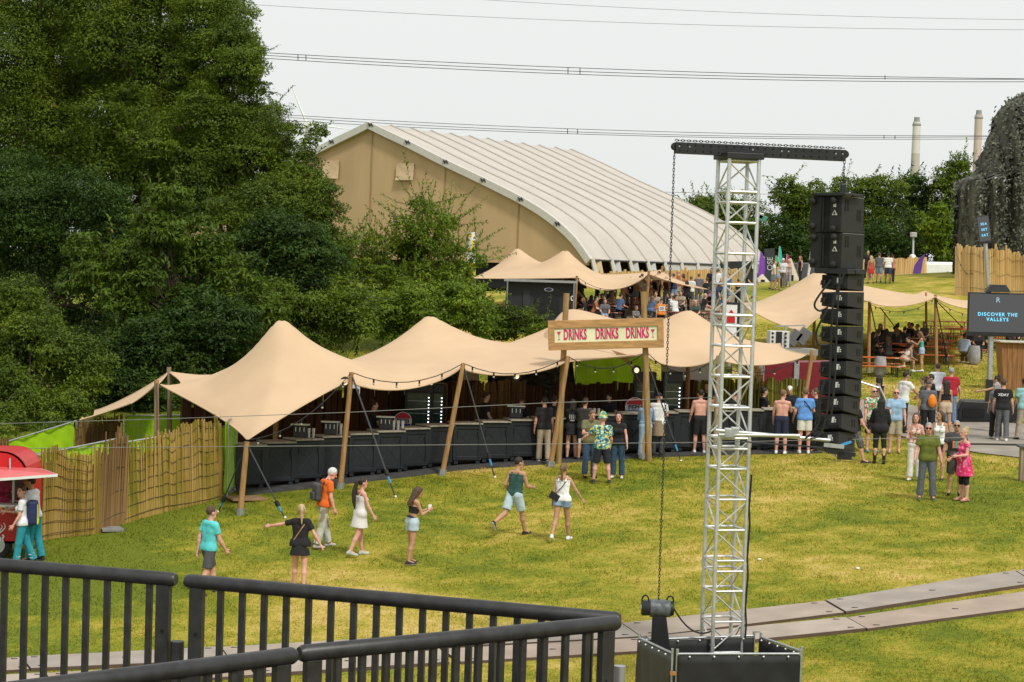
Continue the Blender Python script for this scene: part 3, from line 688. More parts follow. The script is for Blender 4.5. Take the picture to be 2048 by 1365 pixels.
def guy(root, a, b, r=.02):
    a, b = Vector(a), Vector(b); mb = MB(); mid = a.lerp(b, .78); mb.bar(a, mid, .05, .012); mb.tube(mid, b, .018, n=5)
    k = mb.build('guy_strap', STRAP, root)
    mb = MB(); q = a.lerp(b, .80); d = (b - a).normalized(); mb.bar(q - d * .07, q + d * .07, .09, .07); mb.cur = 1; q2 = a.lerp(b, .86); mb.bar(q2 - d * .09, q2 + d * .09, .05, .03); mb.build('ratchet', [BLACKM, CLAMPB], k)
    mb = MB(); mb.ball(b + Vector((0, 0, .03)), .032, 6); mb.build('peg_cap', WHITE, k)
def lights(root, pts, sag, n, name='string_light'):
    mb = MB(); C_ = []
    for a, b in zip(pts, pts[1:]):
        for j in range(9):
            t = j / 8; C_.append(Vector(a).lerp(Vector(b), t) - Vector((0, 0, sag * 4 * t * (1 - t))))
    mb.poly(C_, .012, 4); mb.build('cable', BLACKM, root)
    for k in range(n):
        t = (k + .5) / n * (len(C_) - 1); i = int(t); p = C_[i].lerp(C_[min(i + 1, len(C_) - 1)], t - i)
        mb = MB(); mb.lathe(p - Vector((0, 0, .09)), [(.022, 0), (.026, .09)], 8); s_ = mb.build('socket', BLACKM, root)
        mb = MB(); mb.ball(p - Vector((0, 0, .12)), .03, 6); mb.build('bulb', BULB, s_)
# --- bar tent, left and middle part
P = {}
for k, (bx, by, tx, ty) in dict(c1=(480, 1030, 494, 884), p2=(680, 978, 703, 745), p3=(884, 951, 927, 727), p4=(1101, 934, 1136, 713), p5=(1284, 918, 1293, 704)).items():
    b = ground(bx, by); P[k] = (b, at(tx, ty, b.y))
def up(px, py, k, dy=0): return at(px, py, P[k][1].y + dy)
Yc = P['c1'][0].y; YB = P['p5'][0].y
t1 = thing('stretch_tent', 'long beige stretch canopy with two peaks over the left of the bar', 'stretch tent', P['c1'][0], 0, 'beige stretch tents')
fl = [up(495, 880, 'c1'), up(698, 762, 'p2'), up(921, 736, 'p3'), up(1131, 724, 'p4'), up(1283, 711, 'p5')]
bl = at(338, 744, Yc + 9); br = at(1100, 655, YB + 8)
bk = [bl, at(600, 750, Yc + 12), at(850, 735, YB + 8.5), br]
canopy(t1, fl, bk, [fl[0], at(321, 770, Yc + 6.2), bl], [fl[-1], br], [at(557, 638, Yc + 5.0), at(857, 628, YB + 3.8)], 120, 44,
       sags=([-.05, .42, .30, .02], .1, .15, .2), insets=((0, .45, 0), (0, -.3, 0), (.45, 0, 0), (-.25, 0, 0)))
for k in ('c1', 'p2', 'p3', 'p4'): pole(t1, P[k][0], P[k][1])
b = at(315, 905, Yc + 6); pole(t1, (b.x, b.y, H(b.x, b.y)), at(313, 760, Yc + 6), foot=False)
b = at(340, 905, Yc + 9); pole(t1, (b.x, b.y, H(b.x, b.y)), at(338, 735, Yc + 9), foot=False, m=WOODG)
for px, py, Y in ((557, 648, Yc + 5.0), (857, 637, YB + 3.8)):
    q = at(px, py, Y); pole(t1, (q.x, q.y, H(q.x, q.y)), q, .07, foot=False)
for a, (gx_, gy_) in ((P['c1'][1], (436, 1026)), (P['c1'][1], (570, 1038)), (P['p2'][1], (791, 996)), (P['p3'][1], (990, 957))): guy(t1, a - Vector((0, 0, .05)), ground(gx_, gy_))
guy(t1, at(313, 762, Yc + 6), ground(280, 1012) + Vector((0, 2.5, .2)))
# --- bar tent, right part
t2_ = thing('stretch_tent', 'beige stretch canopy right of the drinks sign with a peak behind the tower', 'stretch tent', P['p5'][0], 0, 'beige stretch tents')
tipb = ground(1596, 890); tip = at(1617, 709, tipb.y - .3)
f2 = [at(1262, 716, YB + .3), at(1288, 708, YB + .1), at(1434, 716, YB + .5), tip]
b2 = [at(1040, 690, YB + 9.5), at(1330, 668, YB + 10), at(1560, 688, YB + 6.5)]
canopy(t2_, f2, b2, [f2[0], at(1085, 700, YB + 5), b2[0]], [f2[-1], b2[-1]], [at(1120, 628, YB + 7.0), at(1380, 618, YB + 4.5)], 84, 40, sags=([.0, .32, .28], .1, .05, .05), insets=((0, .4, 0), (0, -.3, 0), (.1, 0, 0), (-.2, 0, 0)), crad=1.6)
pole(t2_, *P['p5']); q = ground(1430, 912); pole(t2_, q, at(1437, 712, YB + .5), foot=False, m=WOODG); pole(t2_, tipb + Vector((0, 0, 0)), at(1625, 700, tipb.y - .2), .07)
q = at(1380, 628, YB + 4.5); pole(t2_, (q.x, q.y, H(q.x, q.y)), q, .07, foot=False)
guy(t2_, at(1296, 726, YB), ground(1362, 924))
# loose corner hanging between both canopies
mb = MB(); q = [at(1222, 700, YB + 1.0), at(1252, 709, YB + .7), at(1284, 772, YB + .6), at(1262, 735, YB + .9)]
mb.add(q + [p + Vector((0, .04, 0)) for p in q], [(0, 1, 2, 3), (7, 6, 5, 4), (0, 1, 5, 4), (1, 2, 6, 5), (2, 3, 7, 6), (3, 0, 4, 7)]); mb.build('loose_corner', CANVAS, t2_)
# --- small canopy going left over the stores
t3 = thing('stretch_tent', 'small low canopy flap over the lime green enclosure', 'stretch tent', (at(315, 905, Yc + 6).x, Yc + 6, H(at(315, 905, Yc + 6).x, Yc + 6)), 0, 'beige stretch tents')
cA, cB, cC, cD = at(160, 840, Yc + 7), at(310, 772, Yc + 6.1), at(335, 746, Yc + 9.1), at(190, 822, Yc + 11)
canopy(t3, [cA, at(262, 807, Yc + 6.4), cB], [cD, cC], [cA, cD], [cB, cC], [], 30, 16, sags=(.02, .1, .1, .05), insets=((0, .2, 0), (0, 0, 0), (0.1, 0, 0), (0, 0, 0)))
q = at(172, 838, Yc + 8); pole(t3, (q.x, q.y, H(q.x, q.y)), at(165, 836, Yc + 7.2), .05, foot=False)
# --- tent over the far benches, before the great tent
t4 = thing('stretch_tent', 'twin peaked beige stretch canopy in front of the great tent', 'stretch tent', (at(1154, 600, 104).x, 104, H(at(1154, 600, 104).x, 104)), 0, 'beige stretch tents')
Y4 = 104
f4 = [at(905, 556, Y4 + 2), at(1150, 556, Y4), at(1297, 548, Y4 + 1), at(1415, 579, Y4 + 3)]
b4 = [at(925, 552, Y4 + 12), at(1150, 545, Y4 + 14), at(1322, 540, Y4 + 12)]
canopy(t4, f4, b4, [f4[0], b4[0]], [f4[-1], b4[-1]], [at(1034, 493, Y4 + 7), at(1131, 496, Y4 + 4)], 90, 36, sags=([.05, .75, .1], .2, .2, .05), insets=((0, .6, 0), (0, -.5, 0), (.3, 0, 0), (-.3, 0, 0)), crad=1.35)
for tx, ty, dy in ((1154, 552, 0), (1298, 543, 1), (1325, 532, 11), (1233, 570, 8), (1131, 500, 4), (1034, 500, 7)):
    q = at(tx, ty, Y4 + dy); pole(t4, (q.x - .1, q.y, H(q.x, q.y)), q, .08, foot=False)
guy(t4, at(1156, 556, Y4), ground(1185, 640)); guy(t4, at(1415, 579, Y4 + 3), at(1470, 640, Y4 - 2))
# --- tent over the bench area on the right
t5 = thing('stretch_tent', 'beige stretch canopy over the orange benches beside the speaker array', 'stretch tent', (at(1738, 740, 80).x, 80, H(at(1738, 740, 80).x, 80)), 0, 'beige stretch tents')
f5 = [at(1490, 612, 84), at(1608, 663, 80), at(1737, 603, 81), at(1870, 594, 84), at(1990, 615, 84)]
b5 = [at(1478, 606, 94), at(1700, 600, 97), at(1850, 582, 97), at(1960, 600, 95)]
canopy(t5, f5, b5, [f5[0], b5[0]], [f5[-1], b5[-1]], [at(1632, 543, 89)], 90, 36, sags=([.15, -.35, .30, .25], .2, .1, .1), insets=((0, .3, 0), (0, -.4, 0), (.3, 0, 0), (-.3, 0, 0)), crad=2.6)
for tx, ty, bx, by in ((1739, 602, 1737, 745), (1871, 590, 1873, 738), (1852, 585, 1853, 700), (1631, 700, 1625, 760), (1770, 625, 1770, 665)):
    g_ = ground(bx, by); pole(t5, g_, at(tx, ty, g_.y), .075 if by > 730 else .06, foot=by > 730)
q = at(1632, 550, 89); pole(t5, (q.x, q.y, H(q.x, q.y)), q, .07, foot=False)
guy(t5, at(1741, 610, 81), ground(1770, 748)); guy(t5, at(1871, 600, 83), ground(1898, 738)); guy(t5, at(1870, 600, 83), ground(1935, 665)); guy(t5, at(1760, 615, 90), ground(1800, 668))
# string lights
for nm, pts, sg, n in (('along the left bar canopy edge', [fl[0] + Vector((0, -.1, 0)), P['p2'][1], P['p3'][1], P['p4'][1]], .38, 16), ('along the right bar canopy edge', [P['p4'][1], P['p5'][1], at(1420, 726, YB), tip], .4, 14),
                       ('along the far bench canopy', [at(1156, 556, Y4 - .2), at(1297, 550, Y4 + .6), at(1415, 580, Y4 + 2.6)], .7, 10), ('along the right bench canopy', [at(1737, 607, 80.5), at(1870, 597, 83.4), at(1990, 617, 83.5)], .45, 10)):
    r_ = thing('string_light', 'dark string of bulbs hanging ' + nm, 'string light', pts[0], 0, 'festoon lights'); lights(r_, pts, sg, n)
# ------------------------------------------------------------------ the bar under the canopy
BARPX = [(470, 985), (580, 974), (676, 962), (790, 950), (898, 936), (1000, 929), (1100, 922), (1200, 915), (1300, 910), (1450, 905), (1640, 902)]
BP = [ground(*p) for p in BARPX]
def along(pts, d):
    for a, b in zip(pts, pts[1:]):
        l = (b - a).length
        if d <= l: return a.lerp(b, d / l), (b - a).normalized()
        d -= l
    return pts[-1].copy(), (pts[-1] - pts[-2]).normalized()
BLEN = sum((b - a).length for a, b in zip(BP, BP[1:]))
NC = round(BLEN / .8); CW = BLEN / NC
CTOP = mat('bar_top_edge', (.30, .27, .22), .6, var=.2, scale=10)
CH2 = mat('charcoal_panel_relief', (.011, .015, .019), .45, var=.2)
proto = None
def make_counter():
    r = thing('bar_counter', '', 'bar counter', (0, 0, 0), 0, 'dark counter modules of the long bar'); w_ = CW + .004
    mb = MB(); mb.box((0, .3, .60), (w_, .6, 1.0)); mb.box((-w_ * .38, .05, .06), (.12, .1, .12)); mb.box((w_ * .38, .05, .06), (.12, .1, .12)); mb.build('body', CHAR, r, bevel=.01, local=True)
    mb = MB()
    for x in (-w_ / 2 + .05, w_ / 2 - .05): mb.box((x, -.012, .6), (.1, .03, .96))
    for z in (.17, 1.03): mb.box((0, -.012, z), (w_ - .2, .03, .1))
    for s_ in (1, -1):
        mb.bar((-w_ * .36 * s_, .003 - .002 * (s_ + 1), .25), (w_ * .36 * s_, .003 - .002 * (s_ + 1), .95), .05, .014, (0, 1, 0))
    for x in (-w_ / 2 + .12, w_ / 2 - .12): mb.box((x, -.03, .84), (.03, .02, .17))
    mb.build('front_panel', CH2, r, bevel=.006, local=True)
    mb = MB(); mb.box((0, .28, 1.125), (w_ + .016, .72, .04)); mb.build('countertop', CTOP, r, bevel=.006, local=True)
    return r
spots = ['at the left end beside the reed fence', 'behind the corner pole of the canopy', 'right of the corner pole', 'left of the orange shirted man', 'behind the orange shirted man', 'behind the second canopy pole', 'just right of the second pole', 'where the second guy strap comes down', 'between second and third pole', 'left of the third pole', 'behind the third canopy pole', 'just right of the third pole', 'in front of the young bartender', 'left of the man in beige trousers', 'behind the man in beige trousers', 'behind the left sign post', 'behind the woman in black boots', 'behind the man in khaki', 'behind the flowered shirt', 'behind the woman in dark jeans', 'left of the right sign post', 'behind the right sign post', 'behind the white shirted customer', 'left of the shirtless man in black shorts', 'behind the shirtless man in black shorts', 'behind the lattice tower', 'right of the lattice tower', 'left of the shirtless man in navy shorts', 'behind the blue shirted man', 'at the right end beside the speaker array']
counters = []
for k in range(NC):
    p, d = along(BP, (k + .5) * CW); rz = math.atan2(d.y, d.x); p.z = H(p.x, p.y) + .06
    sp = spots[min(len(spots) - 1, int(k * len(spots) / NC))]
    lab = 'dark grey bar counter module ' + sp
    if proto is None: proto = make_counter(); proto.location = p; proto.rotation_euler = (0, 0, rz); proto['label'] = lab; c = proto
    else: c = copy_tree(proto, p, rz, label=lab)
    counters.append((p, d))
seen = {}
for o in [o for o in SC.objects if o.name.startswith('bar_counter')]:
    l = o['label']; seen[l] = seen.get(l, 0) + 1
    if seen[l] > 1: o['label'] = l.replace('counter module', 'counter module, %s of its kind,' % ('second' if seen[l] == 2 else 'third'))
DECKM = mat('deck_boards', (.05, .05, .05), .85, var=.3, scale=3, bump=.3)
def strip(name, pts, y0, y1, z0, z1, m, tagk):
    mb = MB(); q = []
    L_ = sum((b - a).length for a, b in zip(pts, pts[1:])); n = int(L_ / .8)
    for k in range(n):
        (a, da), (b, db) = along(pts, L_ * k / n), along(pts, L_ * (k + 1) / n - .01)
        na = Vector((-da.y, da.x, 0)); nb = Vector((-db.y, db.x, 0))
        lo = [a + na * y0, b + nb * y0, b + nb * y1, a + na * y1]
        for v in lo: v.z = H(v.x, v.y) + z0
        mb.hexa(lo, [v + Vector((0, 0, z1 - z0)) for v in lo])
    return tag(mb.build(name, m), *tagk)
strip('bar_deck', BP, -.62, 5.0, -.1, .05, DECKM, ('low dark deck the long bar stands on', 'deck'))
PANEL = mat('bar_back_boards', (.075, .032, .015), .8, var=.35, scale=2, stretch=(5, 5, .4))
def reed_mat(name, cols, scale=1.1, rnd=.55):
    m = leaf_mat(name, cols[0], cols[-1], trans=0.0); n = m.node_tree; cr = next(q for q in n.nodes if q.type == 'VALTORGB')
    for i, c in enumerate(cols[1:-1]): e = cr.color_ramp.elements.new(.85 * (i + 1) / (len(cols) - 1)); e.color = (*c, 1)
    nz = next(q for q in n.nodes if q.type == 'TEX_NOISE'); nz.inputs['Scale'].default_value = scale; tc = next(q for q in n.nodes if q.type == 'TEX_COORD')
    mp = n.nodes.new('ShaderNodeMapping'); mp.inputs['Scale'].default_value = (1, 1, .45); n.links.new(tc.outputs['Object'], mp.inputs[0]); n.links.new(mp.outputs[0], nz.inputs['Vector'])
    next(q for q in n.nodes if q.type == 'MATH').inputs[1].default_value = rnd; n.nodes['Principled BSDF'].inputs['Roughness'].default_value = .85; return m
REED = reed_mat('reed_screen', [(.14, .08, .025), (.21, .15, .02), (.29, .185, .045), (.38, .26, .08)])
MOSSY = reed_mat('reed_screen_mossy', [(.11, .105, .01), (.18, .15, .014), (.26, .17, .035), (.36, .24, .07)], 1.4)
REEDD = reed_mat('reed_screen_old', [(.10, .055, .022), (.165, .095, .035), (.25, .15, .06)])
REEDB = reed_mat('reed_screen_fresh', [(.42, .26, .09), (.56, .37, .15), (.62, .44, .22)], .6)
TIE = mat('reed_wire_tie', (.07, .05, .025), .8)
def reeds(name, label, pts, h, m, lean=(0, 0), pitch=.027, jag=.1, seed=0, ties=7, wave=.05, group='reed screens', rad=.021, zoff=0.0, parent=None, back=True):
    """screen of upright reeds, each a four sided stick, with wire ties"""
    g = np.random.default_rng(seed); L_ = [0]
    for a, b in zip(pts, pts[1:]): L_.append(L_[-1] + (Vector(b) - Vector(a)).length)
    X = np.arange(0, L_[-1], pitch); n = len(X); X = X + g.normal(0, pitch * .2, n); A = np.array([tuple(p) for p in pts])
    C0 = np.stack([np.interp(X, L_, A[:, i]) for i in range(3)], 1); C0[:, 2] = Hn(C0[:, 0], C0[:, 1]) - .03 + zoff
    hs_ = np.interp(X, np.linspace(0, L_[-1], len(h)), h) if isinstance(h, (list, tuple)) else np.full(n, h)
    hs_ = hs_ + g.normal(0, jag * .4, n) + jag * np.sin(X * 9) * .3 + (g.random(n) < .05) * jag * 1.5
    C0[:, 1] += np.sin(X * 2.3) * wave + g.normal(0, .008, n)
    T = C0 + np.stack([lean[0] + g.normal(0, .03, n), lean[1] + g.normal(0, .02, n), hs_], 1)
    off = np.array([(-1, 0, 0), (0, -1, 0), (1, 0, 0), (0, 1, 0)]) * rad
    V = np.concatenate([C0[:, None] + off[None], T[:, None] + off[None] * .92], 1).reshape(-1, 3)
    b = np.arange(n)[:, None] * 8
    F_ = np.concatenate([b + np.array([[i, (i + 1) % 4, 4 + (i + 1) % 4, 4 + i]]) for i in range(4)] + [b + np.array([[4, 5, 6, 7]])])
    base = parent.location if parent else Vector((A[0][0], A[0][1], 0)); base = Vector(base)
    if parent is None: root = tag(thing(name, label, 'reed screen', base), group=group)
    else: root = parent
    o = mesh_np('reeds', V - np.array(base), F_, m, root)
    k8 = list(range(0, n, max(1, int(.3 / pitch)))) + [n - 1]; mb = MB()
    for i, j in zip(k8, k8[1:]):
        q = [Vector(C0[i]), Vector(C0[j]), Vector(C0[j] + (T[j] - C0[j]) * .86), Vector(C0[i] + (T[i] - C0[i]) * .86)]; mb.hexa([p + Vector((0, rad * .9, 0)) for p in q], [p + Vector((0, rad * .9 + .02, 0)) for p in q])
    if back: mb.build('backing', m, root)
    mb = MB(); st = max(1, int(.25 / pitch))
    for t in range(ties):
        f = (t + .5) / ties; pp = [Vector(C0[i] * (1 - f) + T[i] * f) + Vector((0, -.06, .05 * math.sin(X[i] * 1.5 + t * .3))) for i in range(0, n, st)]
        if len(pp) > 1: mb.poly(pp, .009, 3, False)
    if mb.v: mb.build('wire_tie', TIE, root)
    return root
# back wall of the bar: brown boards, then reeds at the right
def behind(d, off): 
    p, t = along(BP, d); n = Vector((-t.y, t.x, 0)); q = p + n * off; q.z = H(q.x, q.y); return q
bw = [behind(BLEN * k / 12, 4.2) for k in range(13)]
reeds('screen_wall', 'brown slatted back wall along the left of the bar', bw[:4], 2.0, PANEL, pitch=.09, rad=.075, jag=.06, seed=2, ties=2, wave=.01, group='bar back walls')
reeds('screen_wall', 'reddish brown slatted back wall behind the bar taps and fridges', bw[3:7], 1.95, PANEL, pitch=.09, rad=.075, jag=.06, seed=3, ties=2, wave=.01, group='bar back walls')
reeds('screen_wall', 'tan reed back wall beside the netting behind the bartenders', bw[5:8], 1.9, REEDD, pitch=.05, rad=.045, seed=4, ties=3, wave=.01, group='bar back walls', lean=(0, -.05))
reeds('screen_wall', 'dark reed back wall right of the drinks sign', bw[7:11], 1.72, PANEL, pitch=.09, rad=.075, jag=.06, seed=5, ties=2, wave=.01, group='bar back walls')
reeds('screen_wall', 'olive reed back wall at the right end of the bar', bw[10:], 1.7, mat('reed_olive', (.16, .15, .02), .85, var=.3, scale=2, island=.4), pitch=.05, rad=.045, seed=6, ties=3, wave=.02, group='bar back walls')
def lime_fence(label, a, b, h, seed=0, hb=None, wires=True, group='lime green clad fences'):
    """site fence panel: tube frame, wire mesh, lime cloth"""
    a, b = Vector(a), Vector(b); a.z = H(a.x, a.y) + .05; b.z = H(b.x, b.y) + .05; hb = hb or h
    root = thing('fence_panel', label, 'fence', a, 0, group); ta, tb = a + Vector((0, 0, h)), b + Vector((0, 0, hb))
    d = (b - a).normalized(); n = Vector((-d.y, d.x, 0)).normalized()
    for p, q in ((a, ta), (b, tb)): mb = MB(); mb.tube(p, q, .024); mb.build('fence_post', STEEL, root, smooth=True)
    for p, q in ((ta, tb), (a + Vector((0, 0, .1)), b + Vector((0, 0, .1)))): mb = MB(); mb.tube(p, q, .022); mb.build('fence_rail', STEEL, root, smooth=True)
    N = 24; M_ = 8; rg = np.random.default_rng(seed); V = []
    for j in range(M_ + 1):
        for i in range(N + 1):
            u, v = i / N, j / M_; p = (a.lerp(b, u)).lerp(ta.lerp(tb, u), .04 + .94 * v)
            w_ = .035 * math.sin(u * 17 + seed) + .02 * math.sin(v * 9 + u * 31)
            V.append(p + n * (.05 + w_) - a)
    mesh_np('cloth', V, [(j * (N + 1) + i, j * (N + 1) + i + 1, (j + 1) * (N + 1) + i + 1, (j + 1) * (N + 1) + i) for j in range(M_) for i in range(N)], LIME, root, smooth=True)
    if wires:
        mb = MB(); L_ = (b - a).length; k = int(L_ / .12)
        for i in range(1, k):
            u = i / k; mb.bar(a.lerp(b, u) - n * .0, ta.lerp(tb, u), .006, .006)
        for v in (.25, .5, .75): mb.bar(a.lerp(ta, v), b.lerp(tb, v), .006, .006)
        o = mb.build('wire_mesh', STEEL, root)
    return root
def fpt(px, py, Y): q = at(px, py, Y); return (q.x, Y, H(q.x, Y))
def hgt(px, py, Y): q = at(px, py, Y); return q.z - H(q.x, Y) - .05
lime_fence('lime green fence glimpsed under the canopy gap right of the drinks sign', fpt(1150, 780, YB + 9), fpt(1290, 780, YB + 9.5), hgt(1150, 700, YB + 9), 1)
lime_fence('narrow lime green fence strip seen behind the lattice tower', fpt(1434, 780, YB + 6.2), fpt(1462, 780, YB + 6.2), hgt(1440, 735, YB + 6.2), 2, wires=False)
lime_fence('large lime green fence sheet rising behind the ice cream trailer', fpt(16, 900, 56), fpt(152, 870, 58.5), hgt(16, 883, 56), 3, hb=hgt(152, 842, 58.5), wires=False)
lime_fence('lime green fence deep inside the enclosure under the small flap', fpt(250, 870, 57.4), fpt(425, 850, 58), hgt(250, 832, 57.4), 4, hb=hgt(425, 831, 58))
lime_fence('lime green fence with bare top rail running behind the reed screen', fpt(60, 920, 50), fpt(248, 890, 52), hgt(60, 913, 50), 5, hb=hgt(248, 875, 52))
lime_fence('lime green fence behind the higher reed screen next to the bar', fpt(250, 890, 52.1), fpt(455, 850, 54), hgt(250, 885, 52.1), 6, hb=hgt(440, 852, 54))
g1 = ground(452, 998); lime_fence('narrow lime fence edge on, between reed screen and bar', g1 + Vector((.02, -.02, 0)), ground(462, 985) + Vector((.1, .1, 0)), 1.95, 7)
# reed screens on the left
rp = [ground(76, 1084), ground(106, 1078), ground(150, 1074), ground(199, 1066)]
reeds('reed_fence', 'wavy yellow reed screen left, beside the ice cream trailer', rp, [2.0, 2.15, 1.9, 1.9, 1.95], REED, seed=11, ties=8, wave=.09)
reeds('reed_fence', 'tall dark brown reed screen section in the middle of the reed fence', [ground(197, 1066), ground(252, 1046)], [1.85, 2.2, 2.05], REEDD, seed=12, ties=4, jag=.16, lean=(.02, 0))
reeds('reed_fence', 'long yellow green reed screen leaning beside the bar end', [ground(250, 1047), ground(340, 1022), ground(446, 997)], [1.75, 1.85, 1.95, 2.1, 1.9], MOSSY, seed=13, ties=7, lean=(-.12, .1))
reeds('reed_fence', 'brown reed screen under the small canopy flap', [fpt(152, 880, 57), fpt(245, 870, 58)], [hgt(152, 842, 57), hgt(248, 826, 58)], REEDD, seed=14, ties=4)
reeds('reed_fence', 'small brown reed edge at the far left behind the trailer', [fpt(-60, 900, 52), fpt(18, 900, 52)], hgt(0, 874, 52), REEDD, seed=15, ties=4)
reeds('reed_fence', 'bright tan reed strip behind the bar near the tower', [fpt(1476, 780, YB + 5.6), fpt(1524, 780, YB + 5.6)], hgt(1500, 728, YB + 5.6), REEDB, seed=16, ties=3)
# small ground bits by the fence
for px, py, lab in ((222, 1062, 'flat grey paving slab lying under the dark reed screen'), (492, 1000, 'brown plywood sheet lying beside the corner pole')):
    g = ground(px, py); mb = MB(); mb.box((g.x, g.y, g.z + .04), (.5, .5, .07) if px < 300 else (.9, .8, .05), Matrix.Rotation(.4, 3, 'Z')); tag(mb.build('ground_slab', mat('slab_%d' % px, (.2, .2, .19) if px < 300 else (.24, .15, .08), .9, var=.2), bevel=.01), lab, 'slab')
# camouflage netting and light grey wall scraps behind the bar
def net(name, pts_px, Y, m, label, cat, thick=.12, seed=0, n=26):
    g = np.random.default_rng(seed); (x0, y0), (x1, y1), (x2, y2), (x3, y3) = pts_px; V = []
    for j in range(n + 1):
        for i in range(n + 1):
            u, v = i / n, j / n
            x = (x0 * (1 - u) + x1 * u) * (1 - v) + (x3 * (1 - u) + x2 * u) * v; y = (y0 * (1 - u) + y1 * u) * (1 - v) + (y3 * (1 - u) + y2 * u) * v
            q = at(x, y, Y); V.append(q + Vector((0, .25 * math.sin(u * 14 + v * 3) + g.normal() * .06, 0)))
    base = V[0].copy(); o = mesh_np(name, [v - base for v in V], [(j * (n + 1) + i, j * (n + 1) + i + 1, (j + 1) * (n + 1) + i + 1, (j + 1) * (n + 1) + i) for j in range(n) for i in range(n)], m, smooth=False)
    o.location = base; sm = o.modifiers.new('solidify', 'SOLIDIFY'); sm.thickness = .03; return tag(o, label, cat)
NETM = mat('camouflage_net', (.05, .05, .045), .95, var=.6, scale=6, bump=1.0, bscale=18)
net('camouflage_net', [(975, 735), (1145, 718), (1160, 850), (975, 800)], YB + 4.6, NETM, 'dark camouflage net hanging behind the bartenders', 'net', seed=1)
net('camouflage_net', [(868, 730), (925, 730), (925, 790), (868, 790)], YB + 5.4, NETM, 'dark net scrap behind the third canopy pole', 'net', seed=2)
mb = MB(); a, b = at(705, 792, YB + 7), at(960, 750, YB + 7); mb.bar(Vector((a.x, a.y, H(a.x, a.y) + 1.1)), Vector((b.x, b.y, H(b.x, b.y) + 1.1)), .3, 2.3); tag(mb.build('site_cabin', mat('cabin_white', (.6, .6, .57), .6, var=.08)), 'off white cabin wall seen above the bar back wall', 'cabin')
mb = MB(); a, b = at(1325, 770, YB + 6), at(1425, 770, YB + 6); mb.bar(Vector((a.x, a.y, H(a.x, a.y) + 1.35)), Vector((b.x, b.y, H(b.x, b.y) + 1.35)), 1.2, 2.7); tag(mb.build('delivery_van', WHITE, bevel=.15), 'white rounded vehicle roof behind the fridge right of the sign', 'van')
# fridges with strip lights
FRG = mat('fridge_black', (.012, .012, .014), .4, var=.15); GLS = mat('fridge_glass', (.03, .06, .05), .12, var=.4, scale=6, spec=.6); LED = mat('led_strip', (.9, .95, 1), .4, emit=(.9, .97, 1, 3.0))
DISCR = mat('disc_red', (.5, .02, .04), .4); DISCB = mat('disc_blue', (.015, .035, .25), .4); DISCW = mat('disc_white', (.7, .7, .72), .4); INK = mat('black_lettering', (.01, .01, .012), .5)
def fridge(label, px, w_px, y_top, off, lab_disc=None, leds=True):
    Y = YB + off; s = FPX / Y; c = at(px, 800, Y); w_ = w_px / s; zb_ = H(c.x, Y) + .05; h = at(px, y_top, Y).z - zb_
    r = thing('drinks_fridge', label, 'fridge', (c.x, Y, zb_), 0, 'black drinks fridges in the bar')
    mb = MB(); mb.box((0, .35, h / 2), (w_, .7, h)); mb.build('cabinet', FRG, r, bevel=.02, local=True)
    mb = MB(); mb.box((0, -.006, h * .48), (w_ * .8, .02, h * .74)); dr = mb.build('door', GLS, r, local=True)
    for k in range(4):
        mb = MB(); mb.box((0, -.022, h * (.2 + .18 * k)), (w_ * .76, .01, .015)); mb.build('shelf', STEEL, dr, local=True)
    mb = MB(); mb.box((0, -.01, h * .93), (w_ * .9, .02, h * .1)); mb.build('header', mat('fridge_header', (.02, .02, .03), .3), r, local=True)
    if leds:
        mb = MB()
        for k in range(14): mb.box((w_ * .34, -.024, h * (.14 + .05 * k)), (.035, .015, .03))
        o = mb.build('led_strip', LED, r, local=True); o['kind'] = 'stuff'
    return r
fr1 = fridge('black glass door fridge with white light strip left of a canopy prop', 838, 58, 766, 2.0)
fr2 = fridge('narrow black fridge with white light strip right of the canopy prop', 872, 34, 768, 2.2)
fr3 = fridge('tall black fridge with light strip under the white van roof', 1345, 40, 745, 2.2)
fr4 = fridge('dark closed fridge beside the right sign post', 1290, 44, 745, 2.4, leds=False)
def disc_sign(label, px, py, rpx, Y, rootname='round_sign'):
    c = at(px, py, Y); r = rpx * Y / FPX
    root = thing(rootname, label, 'sign', c); m = Matrix.Rotation(R(90), 3, 'X')
    mb = MB(); mb.lathe((0, 0, 0), [(r, 0), (r, .04)], 28, m); mb.build('disc', DISCW, root, local=True)
    for z0, z1, mm, nm in ((.27, .97, DISCR, 'red_field'), (-.97, -.3, DISCB, 'blue_field')):
        a0, a1 = math.asin(z0 if z0 > 0 else z1), (math.pi / 2); pts = []
        n = 16; zz = z0 if z0 > 0 else z1; xs = math.sqrt(.93 ** 2 - min(zz * zz, .8))
        for k in range(n + 1):
            a = math.atan2(abs(zz), xs) + (math.pi - 2 * math.atan2(abs(zz), xs)) * k / n
            pts.append(Vector((.93 * r * math.cos(a), -.05, .93 * r * math.sin(a) * (1 if z0 > 0 else -1))))
        mb = MB(); mb.extr(pts, (0, .006, 0)); mb.build(nm, mm, root, local=True)
    text_obj('lettering', 'PEPSI', r * .62, INK, basis(c + Vector((0, -.052, -.02 * r)), (1, 0, 0), (0, 0, 1)), root, bold=r * .012, sx=1.0)
    return root
disc_sign('round red white and blue soda sign on the bar left of the fridges', 806, 842, 18, YB + 1.2)
disc_sign('round red white and blue soda sign beside the right sign post', 1270, 815, 20, YB + 2.2)
mb = MB(); c = at(935, 785, YB + 3.9); mb.box(c, (.14, .03, .34)); rs = mb.build('poster', mat('poster_red', (.4, .02, .03), .5)); tag(rs, 'small red poster with white P on the back wall', 'poster')
text_obj('lettering', 'P', .2, WHITE, basis(c + Vector((0, -.022, 0)), (1, 0, 0), (0, 0, 1)), rs)
